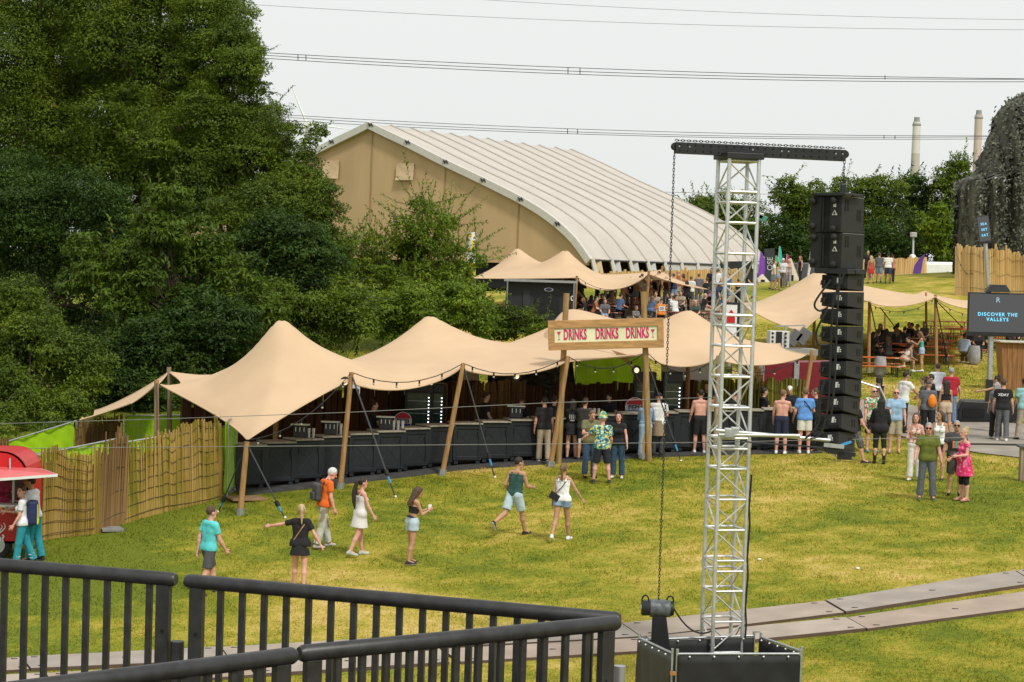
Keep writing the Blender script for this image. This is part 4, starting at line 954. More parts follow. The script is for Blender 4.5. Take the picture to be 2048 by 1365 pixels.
# things standing on the bar
CUP = mat('plastic_cups', (.6, .6, .6), .3, var=.1)
for i, (px, dz, lab, n) in enumerate([(626, .25, 'stack of pale cups behind the left taps', 2), (676, .3, 'row of pale bottles left of the second pole', 3), (795, .25, 'row of pale cups before the round soda sign', 4), (1182, .2, 'row of tiny white glasses above the bar near the khaki shirt', 5)]):
    c = min(counters, key=lambda q: abs(project(q[0])[0] - px))[0]
    q = at(px, 900, c.y + .35); z = c.z + 1.148; root = thing('cup_stack', lab, 'cups', (q.x, c.y + .35, z), 0, 'cups and bottles on the bar')
    for k in range(n):
        mb = MB(); mb.lathe(((k - n / 2) * .12, 0, 0), [(.032, 0), (.045, dz)], 10); mb.build('cup', CUP, root, smooth=True, local=True)
for px, lab in ((600, 'beer tap unit at the left of the bar'), (660, 'black tap tower left of the second canopy pole'), (770, 'steel tap column near the female bartender'), (1030, 'tap unit beside the young bartender')):
    c = min(counters, key=lambda q: abs(project(q[0])[0] - px))[0]; q = at(px, 900, c.y + .4); root = thing('beer_tap', lab, 'beer tap', (q.x, c.y + .4, c.z + 1.146), 0, 'beer taps on the bar')
    mb = MB(); mb.box((0, 0, .16), (.36, .2, .32)); mb.build('tap_body', mat('tap_body', (.05, .05, .055), .35, .5), root, local=True, bevel=.02)
    mb = MB(); mb.box((0, 0, .34), (.5, .26, .03)); mb.build('drip_lid', ALU, root, local=True)
    for k in (-1, 0, 1): mb = MB(); mb.poly([(k * .11, -.1, .26), (k * .11, -.17, .27), (k * .11, -.18, .16)], .012, 6); mb.build('tap_handle', ALU, root, local=True)
GLOW = mat('floodlight_face', (.9, .8, .6), .4, emit=(1, .85, .6, .9))
for px, py, Y, lab in ((690, 765, P['p2'][0].y + .2, 'round floodlight clamped at the second canopy pole'), (862, 765, YB + 1.2, 'round floodlight on the prop between second and third pole'), (1033, 753, YB - .4, 'round floodlight hanging right of the third pole'), (1273, 741, YB + .6, 'round floodlight beside the right sign post')):
    c = at(px, py, Y); root = thing('floodlight', lab, 'floodlight', c, 0, 'round floodlights under the bar canopies'); m = Matrix.Rotation(R(90), 3, 'X') @ Matrix.Rotation(R(25), 3, 'Y')
    mb = MB(); mb.lathe((0, 0, 0), [(.06, -.12), (.13, -.06), (.15, 0)], 16, m); mb.build('housing', BLACK, root, local=True, smooth=True)
    mb = MB(); mb.lathe(m @ Vector((0, 0, .004)), [(.075, 0), (.075, .012)], 16, m); mb.build('lamp_face', GLOW, root, local=True)
# ------------------------------------------------------------------ drinks sign
PINK = mat('magenta_print', (.52, .02, .12), .6); CREAM = mat('cream_banner', (.70, .70, .46), .7, var=.06, scale=2)
PLANK = mat('sign_planks', (.42, .235, .09), .7, var=.28, scale=2.5, stretch=(1.0, 6, 6), bump=.25, bscale=12)
sl, sr = ground(1118, 936), ground(1297, 921)
Ysg = (P['p4'][0].y + P['p5'][0].y) / 2 - .2
TL, TR, BR_, BL_ = at(1097, 642, Ysg - .1), at(1327, 636, Ysg + .1), at(1327, 695, Ysg + .1), at(1096, 702, Ysg - .1)
sgn = thing('drinks_sign', 'long wooden framed sign reading DRINKS three times on two tall posts', 'sign', (sl.x, sl.y, sl.z))
xd = (TR - TL).normalized(); zd = Vector((0, 0, 1)); zd = (zd - xd * zd.dot(xd)).normalized(); nd = xd.cross(zd)
W_ = ((TR - TL).length + (BR_ - BL_).length) / 2; Hh = ((TL - BL_).length + (TR - BR_).length) / 2; cen = (TL + TR + BR_ + BL_) / 4; rot = Matrix((xd, -nd, zd)).transposed()
fw = .26 * Hh; yv = -nd
for k, (dx, dz, sx, sz) in enumerate(((0, Hh / 2 - fw / 2, W_, fw), (0, -Hh / 2 + fw / 2, W_, fw), (-W_ / 2 + fw / 2 * .8, 0, fw * .8, Hh - 2 * fw), (W_ / 2 - fw / 2 * .8, 0, fw * .8, Hh - 2 * fw))):
    mb = MB(); mb.box(cen + xd * dx + zd * dz, (sx, .1, sz), rot); mb.build('frame_board', PLANK, sgn, bevel=.008)
mb = MB(); mb.box(cen + nd * .0, (W_ - fw * 1.5, .02, Hh - fw * 1.9), rot); ban = mb.build('banner', CREAM, sgn)
for k, dx in enumerate((-.67, .02, .68)):
    text_obj('lettering', 'DRINKS', .40, PINK, basis(cen + xd * (dx * W_ * .40) + nd * .016 , xd, zd), ban, sx=.44, bold=.014, ext=.003, space=1.05)
for dx in (-.905, .905):
    o = cen + xd * (dx * (W_ / 2 - fw * .75)) + nd * .016; mb = MB(); ex = lambda pts: mb.extr([o + xd * x + zd * z for x, z in pts], nd * .004)
    ex([(-.055, .1), (.055, .1), (.005, .0), (-.005, .0)]); ex([(-.005, 0), (.005, 0), (.005, -.11), (-.005, -.11)]); ex([(-.03, -.11), (.03, -.11), (.03, -.12), (-.03, -.12)]); mb.build('cocktail_symbol', PINK, ban)
for bpt, tpx, tpy in ((sl, 1133, 587), (sr, 1287, 584)):
    tp = at(tpx, tpy, Ysg + .25); mb = MB(); b_ = Vector((bpt.x, tp.y, H(bpt.x, tp.y))); mb.poly([b_, tp], [.085, .08], 12); mb.build('post', mat('sign_post', (.30, .19, .075), .75, var=.3, scale=3, stretch=(6, 6, .7)), sgn, smooth=True)
# ------------------------------------------------------------------ ice cream trailer at left edge
g = ground(40, 1128); van = thing('ice_cream_trailer', 'red ice cream trailer with raised red hatch at left edge', 'food trailer', (g.x - 1.2, g.y + .5, g.z))
Yv = g.y + .45
def vp(px, py, dy=0): return at(px, py, Yv + dy)
zt = vp(60, 905).z; x1 = vp(56, 960).x; zb_ = vp(40, 1088).z; x0 = x1 - 3.4
# body: outline in x-z with rounded upper corner, walls left open at the serving hatch
rr = .55; arc = [(x1 - rr + rr * math.sin(a), zt - rr + rr * math.cos(a)) for a in np.linspace(0, math.pi / 2, 8)]
zc0, zc1 = vp(40, 1012).z, vp(40, 956).z; xh = vp(46, 1000).x
mb = MB(); ol = [(x0, zb_), (x0, zt)] + arc + [(x1, zb_)]
mb.extr([(x, Yv + 1.3, z) for x, z in ol], (0, .06, 0))                                     # rear wall
mb.extr([(x, Yv, z) for x, z in [(x0, zb_), (x0, zc0), (x1, zc0), (x1, zb_)]], (0, .05, 0))    # lower front
mb.extr([(x, Yv, z) for x, z in [(xh, zc0), (xh, zc1), (x1, zc1), (x1, zc0)]], (0, .05, 0))
mb.extr([(x, Yv, z) for x, z in [(x0, zc1), (x0, zt)] + arc + [(x1, zc1)]], (0, .05, 0))
for (xa, za), (xb, zb2) in zip([(x0, zt)] + arc + [(x1, zt - rr)], arc + [(x1, zt - rr), (x1, zb_)]):
    if abs(xa - xb) + abs(za - zb2) > .02: mb.extr([(xa, Yv + .0, za), (xb, Yv + .0, zb2), (xb - .03, Yv, zb2 - .03), (xa - .03, Yv, za - .03)], (0, 1.35, 0))
mb.extr([(x0, Yv, zb_), (x1, Yv, zb_), (x1, Yv, zb_ + .05), (x0, Yv, zb_ + .05)], (0, 1.35, 0))
mb.build('body', RED, van, bevel=.0)
mb = MB(); mb.extr([(x0 + .1, Yv + 1.15, zc0), (xh, Yv + 1.15, zc0), (xh, Yv + 1.15, zc1 + .3), (x0 + .1, Yv + 1.15, zc1 + .3)], (0, .05, 0)); mb.build('inner_wall', mat('trailer_inside', (.42, .40, .38), .6), van)
mb = MB(); mb.bar((vp(25, 980).x, Yv + .1, zc0), (vp(25, 980).x, Yv + .1, zc1), .05, .05); mb.build('window_bar', STEEL, van)
mb = MB(); mb.box(((x0 + xh) / 2, Yv - .14, zc0 + .02), (xh - x0 + .1, .36, .06)); mb.build('serving_counter', WHITE, van, bevel=.01)
q0, q1, q2, q3 = vp(-120, 935), vp(80, 928), vp(114, 953, -1.1), vp(-120, 970, -1.2)
q1.z = q0.z; mb = MB(); mb.hexa([q0, q1, q2, q3], [q + Vector((0, 0, .05)) for q in (q0, q1, q2, q3)]); mb.cur = 1
for a, b in ((q1, q2), (q2, q3)): mb.bar(a + Vector((0, 0, .02)), b + Vector((0, 0, .02)), .03, .055)
htc = mb.build('hatch', [mat('hatch_red', (.62, .10, .10), .35, var=.06), WHITE], van)
# swirling heart emblem on the hatch and lower side, open ended bands
ehx = (q2 - q3).normalized(); ehy = (q1 - q2); ehy = (ehy - ehx * ehy.dot(ehx)).normalized()
def heart(o, ex_, ey_, s, m, parent, nm='emblem'):
    mb = MB(); nn = Vector(ex_).cross(Vector(ey_)).normalized()
    for sc, w_ in ((1.0, .2), (.58, .18)):
        pts = []
        for k in range(40):
            t = math.pi * (.35 + 1.75 * k / 39); x = 16 * math.sin(t) ** 3 / 17; y = (13 * math.cos(t) - 5 * math.cos(2 * t) - 2 * math.cos(3 * t) - math.cos(4 * t)) / 17
            ww = w_ * math.sin(math.pi * (k + 2) / 44) ** .5; pts.append((Vector((x * sc, y * sc)), ww))
        for (p, a), (q, b) in zip(pts, pts[1:]):
            d = (q - p).normalized(); n_ = Vector((-d.y, d.x)); f = lambda v: o + ex_ * v.x * s + ey_ * v.y * s
            mb.extr([f(p - n_ * a / 2), f(q - n_ * b / 2), f(q + n_ * b / 2), f(p + n_ * a / 2)], nn * .006)
    return mb.build(nm, m, parent)
hc = (q1 + q2) / 2 + (q3 - q2).normalized() * .62 + Vector((0, 0, .058)); heart(hc, ehx, ehy, .40, WHITE, htc)
heart(Vector((vp(-4, 1056).x, Yv - .012, vp(0, 1056).z)), Vector((1, 0, 0)), Vector((0, 0, 1)), .17, WHITE, van)
text_obj('lettering', 'e?', .2, WHITE, basis(vp(0, 1077) - Vector((-.02, .02, 0)), (1, 0, 0), (0, 0, 1)), van, bold=.008)
wc = Vector((vp(-8, 1102).x, Yv + .1, g.z + .32)); m = Matrix.Rotation(R(90), 3, 'X'); mb = MB(); mb.lathe(wc, [(.2, -.1), (.31, -.08), (.32, 0), (.31, .08), (.2, .1)], 22, m); wo = mb.build('wheel', BLACKM, van, smooth=True)
mb = MB(); mb.lathe(wc, [(.19, -.05), (.19, .105)], 16, m); mb.build('rim', STEEL, wo)
mb = MB(); mb.tube(vp(20, 918, -.1), vp(20, 945, -.5), .02); mb.build('hatch_strut', STEEL, van)
# ------------------------------------------------------------------ black kiosk, printed column, flags and other far pieces
KB = mat('kiosk_black', (.018, .02, .024), .5, var=.2, scale=2)
Yk = 103
a, b = at(1010, 640, Yk), at(1148, 640, Yk); za = H((a.x + b.x) / 2, Yk); zt = at(1010, 562, Yk).z
kd = (Vector((b.x, b.y, 0)) - Vector((a.x, a.y, 0))).normalized(); kn = Vector((-kd.y, kd.x, 0)); KW = (Vector((b.x, b.y, 0)) - Vector((a.x, a.y, 0))).length; kz = zt - za
kro = Matrix((kd, kn, Vector((0, 0, 1)))).transposed(); k0 = Vector((a.x, a.y, za))
ks = thing('food_kiosk', 'black food kiosk with shuttered front and small blue oval badge', 'kiosk', k0)
def kp(u, off, v): return k0 + kd * (u * KW) + kn * off + Vector((0, 0, v * kz))
mb = MB(); mb.box(kp(.5, .5, .5), (KW, .98, kz), kro); mb.build('body', KB, ks, bevel=.02)
mb = MB()
for i in range(14): mb.box(kp(.60, -.0, .30 + .028 * i), (KW * .36, .06, kz * .024), kro)
mb.build('shutter', mat('shutter_black', (.012, .013, .015), .45), ks)
mb = MB(); mb.box(kp(.5, -.25, 1.02), (KW * 1.06, .5, .12), kro); mb.build('awning_edge', mat('awning_silver', (.35, .36, .37), .4, .4), ks)
for u in (.02, .98): mb = MB(); mb.tube(kp(u, -.45, 0), kp(u, -.45, 1.0), .035); mb.build('awning_post', STEEL, ks)
m = kro @ Matrix.Rotation(R(90), 3, 'X'); mb = MB(); n = 24; c = kp(.62, -.03, .83)
ov = lambda s: [c + kd * (.24 * s * math.cos(2 * math.pi * k / n)) + Vector((0, 0, .1 * s * math.sin(2 * math.pi * k / n))) for k in range(n)]
mb.extr(ov(1), kn * -.02); bo = mb.build('badge', DISCW, ks); mb = MB(); mb.extr([p - kn * .021 for p in ov(.72)], kn * -.01); mb.build('badge_field', DISCB, bo)
text_obj('lettering', '10', .36, WHITE, basis(kp(.94, -.03, .64), kd, (0, 0, 1)), ks, bold=.01)
mb = MB(); mb.box(kp(.3, -.02, .45), (KW * .1, .04, kz * .7), kro); mb.build('side_door', mat('kiosk_door', (.03, .034, .04), .5), ks)
c = at(942, 508, Yk - 2); s = FPX / (Yk - 2); hh = 86 / s; cl = thing('printed_column', 'white printed column with bright yellow foot beside the twin peaked canopy', 'advertising column', (c.x, c.y, c.z - hh / 2))
PRN = pattern_mat('print_white_yellow', [(.7, .7, .7), (.72, .72, .72), (.6, .6, .62), (.75, .5, .03), (.05, .05, .06), (.66, .66, .66)], 5.)
mb = MB(); mb.lathe((0, 0, hh * .28), [(10 / s, 0), (10 / s, hh * .72)], 16); mb.build('printed_shaft', PRN, cl, smooth=True, local=True)
mb = MB(); mb.lathe((0, 0, 0), [(10.2 / s, 0), (10.2 / s, hh * .28)], 16); mb.build('yellow_foot', mat('yellow_print', (.75, .55, .01), .5), cl, smooth=True, local=True)
mb = MB(); mb.tube((0, 0, -(c.z - hh / 2 - H(c.x, c.y))), (0, 0, 0), .06); mb.build('column_post', STEEL, cl, local=True)
for px, y0, y1, w_, col, nm, Y in ((1517, 503, 566, 14, (.19, .05, .42), 'purple', 138), (1548, 511, 560, 11, (.05, .38, .10), 'green', 144), (1555, 492, 560, 9, (.03, .42, .36), 'turquoise', 150), (1570, 508, 562, 12, (.45, .01, .15), 'magenta', 142), (1617, 503, 550, 5, (.65, .63, .6), 'white', 142)):
    b_ = fpt(px - 4, y1, Y); s = FPX / Y; r_ = thing('feather_flag', nm + ' feather flag among the far cone tents', 'flag', b_, 0, 'feather flags by the cone tents')
    top = at(px + 4, y0, Y); base = Vector(b_); mb = MB(); mb.tube(base, top, .03, n=6); mb.build('flag_pole', STEEL, r_)
    pts = [];  n = 10; hw = w_ / s
    V = [base.lerp(top, .12 + .88 * k / n) for k in range(n + 1)]
    rt = [V[k] + Vector((hw * math.sin(math.pi * min(1, (1 - k / n) * .8 + .06)) ** .7, .05, -hw * .3)) for k in range(n + 1)]
    mb = MB()
    for k in range(n): mb.hexa([V[k], V[k + 1], rt[k + 1], rt[k]], [q + Vector((0, .02, 0)) for q in (V[k], V[k + 1], rt[k + 1], rt[k])])
    mb.build('flag_cloth', mat('flag_' + nm, col, .7), r_)
CONE = mat('cone_tent_cloth', (.50, .43, .33), .8, var=.06)
for px, yt, yb, w_, Y, lab in ((1552, 514, 572, 26, 146, 'pointed beige cone tent behind the standing group, left one'), (1579, 517, 562, 30, 144, 'pointed beige cone tent right of the standing group'), (1523, 549, 590, 22, 130, 'small whitish cone tent beside the purple flag')):
    b_ = fpt(px, yb, Y); tz = at(px, yt, Y).z - b_[2]; r_ = w_ / (FPX / Y) / 2 * 1.35; o_ = thing('cone_tent', lab, 'tent', b_, 0, 'small cone tents')
    mb = MB(); mb.lathe((0, 0, 0), [(r_ * 1.15, 0), (r_ * .8, tz * .35), (r_ * .42, tz * .7), (r_ * .2, tz * .92), (r_ * .1, tz)], 12); mb.build('cloth', CONE, o_, smooth=True, local=True)
    mb = MB(); mb.box((0, -r_ * .98, tz * .18), (r_ * .5, .1, tz * .36)); mb.build('opening', DARKIN, o_, local=True)
def lamp_post(label, px, yt, yb, Y, kind):
    b_ = Vector(fpt(px, yb, Y)); top = at(px + 2, yt, Y); r_ = thing('lamp_post', label, 'lamp post', b_)
    mb = MB(); mb.tube(b_, top, .09, .06); mb.build('mast', mat('mast_grey', (.5, .52, .52), .5), r_, smooth=True)
    if kind == 'flood':
        for dx, dz, mm in ((.35, -.1, mat('flood_green', (.06, .22, .16), .4)), (.1, .1, STEEL)): mb = MB(); mb.box(top + Vector((dx, -.1, dz)), (.6, .25, .4), Matrix.Rotation(.3, 3, 'Y')); mb.build('flood_head', mm, r_, bevel=.03)
    else:
        mb = MB(); mb.ball(top + Vector((0, 0, -1.6)), .25); mb.build('globe', WHITE, r_, smooth=True)
        mb = MB(); mb.box(top, (.4, .5, .35)); mb.build('camera_head', mat('grey_plastic', (.4, .4, .42), .5), r_, bevel=.05)
lamp_post('slim mast with green floodlight head right of the tower', 1513, 434, 560, 142, 'flood'); lamp_post('white mast with globe and camera head before the far trees', 1825, 470, 560, 140, 'globe')
mb = MB(); a, b = Vector(fpt(1440, 560, 150)), Vector(fpt(1548, 560, 150)); mb.bar(a + Vector((0, 0, .9)), b + Vector((0, 0, .9)), .06, 1.9); o = mb.build('black_banner', KB); tag(o, 'black banner wall with white letters INT behind the flags', 'banner')
text_obj('lettering', 'INT', .9, WHITE, basis(at(1523, 530, 149.8), b - a, (0, 0, 1)), o, bold=.02)
mb = MB(); a, b = Vector(fpt(1528, 585, 131)), Vector(fpt(1548, 585, 131)); mb.bar(a + Vector((0, 0, 1.1)), b + Vector((0, 0, 1.1)), .06, 2.2); o = mb.build('black_banner', mat('banner_dark', (.03, .035, .04), .6)); tag(o, 'dark upright banner panel beside the purple flag', 'banner')
text_obj('lettering', 'OSE', .5, mat('banner_grey', (.5, .5, .5), .6), basis((a + b) / 2 + Vector((0, -.06, 1.2)), (0, 0, 1), (-1, 0, 0)), o)
mb = MB(); a, b = Vector(fpt(1815, 560, 150)), Vector(fpt(1925, 560, 150)); mb.bar(a + Vector((0, 0, .6)), b + Vector((0, 0, .6)), 3, 2.4); tag(mb.build('marquee', WHITE, bevel=.2), 'long low white marquee roof before the far trees', 'marquee')
mb = MB(); a, b = Vector(fpt(1575, 552, 150)), Vector(fpt(1640, 552, 150)); mb.bar(a + Vector((0, 0, .9)), b + Vector((0, 0, .9)), 2, 1.6); tag(mb.build('marquee', mat('marquee_dark', (.06, .07, .09), .5), bevel=.1), 'low dark vehicle shape behind the cone tents', 'vehicle')
reeds('reed_fence', 'low far reed fence below the white marquee', [fpt(1725, 570, 132), fpt(1850, 560, 134)], 1.2, REEDB, seed=21, ties=0, pitch=.12, rad=.1)
c = Vector(fpt(1838, 560, 131)); mb = MB(); pts = [c + Vector((x, 0, z)) for x, z in ((-.4, 0), (-.35, .5), (-.05, 1.0), (.35, 1.35), (.2, .8), (.1, 0))]; mb.extr(pts, (0, .06, 0)); tag(mb.build('feather_flag', mat('flag_violet', (.12, .05, .3), .6)), 'small curved violet flag at the foot of the grass mound', 'flag')
# tall white and red panel behind the tower; red container at the right end of the bar; far metal wall
Yp = 76; c = at(1461, 648, Yp); s = FPX / Yp; r_ = thing('display_panel', 'upright white panel with red bullet shape behind the tower', 'advertising panel', (c.x, Yp, H(c.x, Yp)))
mb = MB(); mb.box(c, (36 / s, .12, 86 / s)); mb.build('panel_frame', KB, r_); mb = MB(); mb.box(c - Vector((0, .07, 0)), (24 / s, .03, 76 / s)); mb.build('panel_face', DISCW, r_)
zz = 1 / s; mb = MB(); ol = [(-8, 2), (-8, 12), (-5, 22), (0, 29), (5, 22), (8, 12), (8, 2)]; mb.extr([c + Vector((x * zz, -.09, z * zz)) for x, z in ol], (0, -.02, 0)); mb.build('red_shape', RED, r_); mb = MB(); mb.extr([c + Vector((x * zz, -.09, z * zz)) for x, z in [(-9, -20), (9, -20), (8, -28), (0, -34), (-8, -28)]], (0, -.02, 0)); mb.build('red_foot', RED, r_)
mb = MB(); mb.tube((c.x, Yp, H(c.x, Yp)), c, .06); mb.build('panel_post', STEEL, r_)
Yr = YB + 8; a, b = Vector(fpt(1522, 780, Yr)), Vector(fpt(1680, 780, Yr)); rc = thing('red_container', 'dark red container wall behind the right end of the bar', 'container', a)
hh = at(1560, 727, Yr).z - a.z; mb = MB(); mb.bar(a + Vector((0, .6, hh / 2)), b + Vector((0, .6, hh / 2)), 1.2, hh); mb.build('body', mat('container_red', (.17, .008, .015), .5, var=.15), rc)
for f in (.0, .44, .98): mb = MB(); p = a.lerp(b, f); mb.box(p + Vector((0, -.02, hh / 2)), (.16, .1, hh), None); mb.build('container_post', STEEL, rc)
# speaker rack on the trailer and small grey cabinet in front of the bench area
Yt = 74; base = Vector(fpt(1565, 700, Yt)); sr_ = thing('speaker_dolly', 'trailer with white fronted spare speaker cabinets behind the bar', 'speaker trailer', base)
def tp(px, py, dy=0): return at(px, py, Yt + dy)
s = FPX / Yt; mb = MB(); c = tp(1556, 679); mb.box(c, (40 / s, .5, 34 / s), Matrix.Rotation(.12, 3, 'Z')); sp_ = mb.build('speaker_cabinet', mat('white_grey_cabinet', (.55, .55, .54), .5), sr_, bevel=.02)
for dx in (-13, 13):
    for dz in (-12, -4, 4, 12): mb = MB(); mb.lathe(c + Vector((dx / s, -.27, dz / s)), [(2.6 / s, 0), (2.6 / s, .02)], 10, Matrix.Rotation(R(90), 3, 'X')); mb.build('driver', BLACKM, sp_)
mb = MB(); mb.box(c + Vector((0, -.262, 0)), (12 / s, .03, 32 / s), Matrix.Rotation(.12, 3, 'Z')); mb.build('grille', BLACK, sp_)
for px, py in ((1588, 676), (1606, 673)): mb = MB(); mb.box(tp(px, py, .1), (20 / s, .5, 32 / s), Matrix.Rotation(.6, 3, 'Y')); mb.build('tilted_cabinet', mat('cabinet_grey', (.12, .12, .125), .5), sr_, bevel=.02)
mb = MB(); mb.bar(tp(1552, 653), tp(1610, 651), .08, .05); mb.bar(tp(1575, 653), tp(1565, 672), .05, .05); mb.bar(tp(1608, 653), tp(1608, 690), .05, .05); mb.build('rack_frame', STEEL, sr_)
mb = MB(); mb.box(Vector((tp(1575, 700).x, Yt + .2, tp(1575, 703).z)), (115 / s, 1.3, .22)); mb.build('trailer_bed', mat('trailer_bed', (.25, .25, .24), .6), sr_)
for px in (1545, 1605): mb = MB(); p = Vector(fpt(px, 740, Yt)); mb.lathe(p + Vector((0, -.5, .35)), [(.2, -.1), (.35, -.08), (.35, .08), (.2, .1)], 16, Matrix.Rotation(R(90), 3, 'X')); mb.build('wheel', BLACKM, sr_)

reeds('reed_fence', 'low tan reed fence along the foot of the great tent behind the crowd', [fpt(1175, 612, 137), fpt(1330, 612, 136), fpt(1490, 606, 136)], 1.1, REEDB, seed=41, ties=0, pitch=.12, rad=.1)
# ------------------------------------------------------------------ lattice tower with hanging loudspeakers
tg = ground(1441, 1396); YT = tg.y; sT = FPX / YT
TW = .47; yaw = R(15)          # square lattice seen at an angle
tower = thing('lattice_tower', 'tall silver four legged lattice tower standing in the black barrier pen', 'lattice tower', tg)
cx_, cy_ = at(1446, 1200, YT).x, YT
ztop = at(1476, 318, YT).z; z0 = tg.z
ca, sa = math.cos(yaw), math.sin(yaw)
def tc(u, v, z): return Vector((cx_ + u * ca - v * sa, cy_ + u * sa + v * ca, z))
hw = TW / 2; corners = [(-hw, -hw), (hw, -hw), (hw, hw), (-hw, hw)]
for u, v in corners: mb = MB(); mb.tube(tc(u, v, z0), tc(u, v, ztop), .030, n=12); mb.build('chord', ALU, tower, smooth=True)
z = ztop - .04; k = 0
mbf = [MB() for _ in range(4)]
while z > z0 + .1:
    zb_ = max(z - .46, z0 + .05)
    for f in range(4):
        (u0, v0), (u1, v1) = corners[f], corners[(f + 1) % 4]; m = mbf[f]
        m.tube(tc(u0, v0, z), tc(u1, v1, z), .019, n=8)
        a, b = ((u0, v0), (u1, v1)) if (k + f) % 2 == 0 else ((u1, v1), (u0, v0)); m.tube(tc(*a, z - .03), tc(*b, zb_ + .03), .013, n=7)
        if k % 4 == 1: m.tube(tc(u0, v0, z - .16), tc(u1, v1, z - .16), .019, n=8)
    if k % 4 == 1:
        for u, v in corners: mbf[0].lathe(tc(u, v, z - .08), [(.038, -.05), (.038, .05)], 10)
    z = zb_; k += 1
for f in range(4): mbf[f].build('bracing', ALU, tower, smooth=True)['kind'] = 'stuff'
mb = MB(); mb.box(tc(0, 0, ztop + .03), (TW + .12, TW + .12, .09), Matrix.Rotation(yaw, 3, 'Z')); mb.build('head_plate', BLACK, tower, bevel=.01)
mb = MB(); pts = [tc(hw + .04, -hw - .02, z0 + (ztop - z0) * t) for t in np.linspace(.02, .42, 14)]; mb.poly([p + Vector((.012 * math.sin(i * 2.1), 0, 0)) for i, p in enumerate(pts)], .016, 6); mb.build('cable', BLACKM, tower, smooth=True)
# top beam
bl_, br_ = at(1350, 296, YT - .1), at(1689, 312, YT + .15)
bd = (br_ - bl_).normalized(); beam = thing('lifting_beam', 'long black steel beam with bolt holes lying across the tower top', 'steel beam', (tc(0, 0, ztop + .08)))
bz = Vector((0, 0, 1)); bz = (bz - bd * bz.dot(bd)).normalized(); bn = bd.cross(bz); brot = Matrix((bd, -bn, bz)).transposed(); bc = (bl_ + br_) / 2; BLn = (br_ - bl_).length
hb = 22 / sT
for s_ in (-1, 1):
    mb = MB(); mb.box(bc + bn * .07 * s_, (BLn, .03, hb), brot)
    for q in (-1, 1): mb.box(bc + bn * .04 * s_ + bz * q * (hb / 2 - .008), (BLn, .05, .016), brot)
    mb.build('beam_channel', BLACK, beam)
mb = MB()
for i in range(22):
    for q in (-1, 1): mb.lathe(bc + bn * .086 + bd * (BLn * (i - 10.5) / 22) + bz * q * hb * .26, [(.014, 0), (.014, .004)], 8, Matrix.Rotation(R(90), 3, 'X'))
mb.build('bolt_holes', mat('hole_dark', (.003, .003, .003), .9), beam)['kind'] = 'stuff'
mb = MB()
for f in (-.48, -.42, -.05, .12, .16, .44, .48):
    mb.lathe(bc + bn * .086 + bd * BLn * f + bz * hb * .12, [(.012, -.006), (.012, .006)], 8, Matrix.Rotation(R(90), 3, 'X'))
mb.build('bright_bolts', STEEL, beam)['kind'] = 'stuff'
for p in (bl_, br_):
    m = Matrix((bd, bz, bn)).transposed(); mb = MB(); mb.lathe(p + bz * .02, [(.05, -.05), (.06, -.04), (.06, .04), (.05, .05)], 16, m); mb.build('pulley', BLACK, beam)
CHAIN = mat('chain_steel', (.045, .045, .045), .5, .6)
def chain(mb, pts, pitch=.046, r=.0055):
    d_ = [0]
    for a, b in zip(pts, pts[1:]): d_.append(d_[-1] + (b - a).length)
    n = int(d_[-1] / pitch)
    for i in range(n):
        t = (i + .5) * pitch; k = next(j for j in range(len(d_) - 1) if d_[j + 1] >= t); a, b = pts[k], pts[k + 1]; c = a.lerp(b, (t - d_[k]) / (d_[k + 1] - d_[k])); d = (b - a).normalized()
        s_ = d.cross(Vector((.3, 1, .1))).normalized(); 
        if i % 2: s_ = d.cross(s_).normalized()
        ring = [c + d * .031 * math.cos(q) + s_ * .014 * math.sin(q) for q in np.linspace(0, 2 * math.pi, 9)]; mb.poly(ring, r, 4, False)
hm = at(1317, 1204, YT - .25)
ch = thing('hoist_chain', 'long dark link chain running over the beam down to the hoist', 'chain', hm)
mb = MB(); p0 = at(1349, 300, YT - .15); chain(mb, [hm, p0]); o = mb.build('hanging_run', CHAIN, ch); o['kind'] = 'stuff'
mb = MB(); chain(mb, [bl_ + bz * (hb / 2 + .03), br_ + bz * (hb / 2 + .03)]); mb.build('beam_run', CHAIN, ch)['kind'] = 'stuff'
mb = MB(); p1 = at(1689, 322, YT + .1); p2 = at(1686, 372, YT + .1); chain(mb, [p1, p2]); mb.build('speaker_run', CHAIN, ch)['kind'] = 'stuff'
mb = MB(); mb.box(at(1686, 378, YT + .1), (.09, .08, .16)); mb.build('hook_block', BLACK, ch, bevel=.02)
# hoist motor under a rain cover
ho = thing('chain_hoist', 'black chain hoist wrapped in grey rain cover hanging beside the tower', 'chain hoist', at(1315, 1232, YT - .25))
m = Matrix.Rotation(R(90), 3, 'Y'); c = at(1315, 1217, YT - .25); L2 = 33 / sT
mb = MB(); mb.lathe(c, [(.02, -L2), (.10, -L2 * .98), (.115, -L2 * .9), (.115, L2 * .85), (.10, L2 * .98), (.02, L2)], 16, m); mb.build('motor_body', BLACK, ho, smooth=True)
mb = MB(); g_ = random.Random(5); prof_ = []
for i in range(13): prof_.append((.125 + .012 * g_.random(), -L2 * .45 + L2 * 1.2 * i / 12))
mb.lathe(c, prof_, 14, m); mb.build('rain_cover', mat('rain_cover', (.08, .09, .10), .45, var=.5, scale=9, bump=.5, bscale=14), ho, smooth=True)
mb = MB(); mb.box(c + Vector((-L2 * .99, -.02, .02)), (.012, .1, .05)); mb.build('label_plate', WHITE, ho)
for dx in (-.75, .75): mb = MB(); ring = [c + Vector((L2 * dx + .05 * math.cos(q), 0, .12 + .07 * math.sin(q))) for q in np.linspace(-.3, math.pi + .3, 9)]; mb.poly(ring, .014, 6); mb.build('carry_handle', BLACKM, ho)
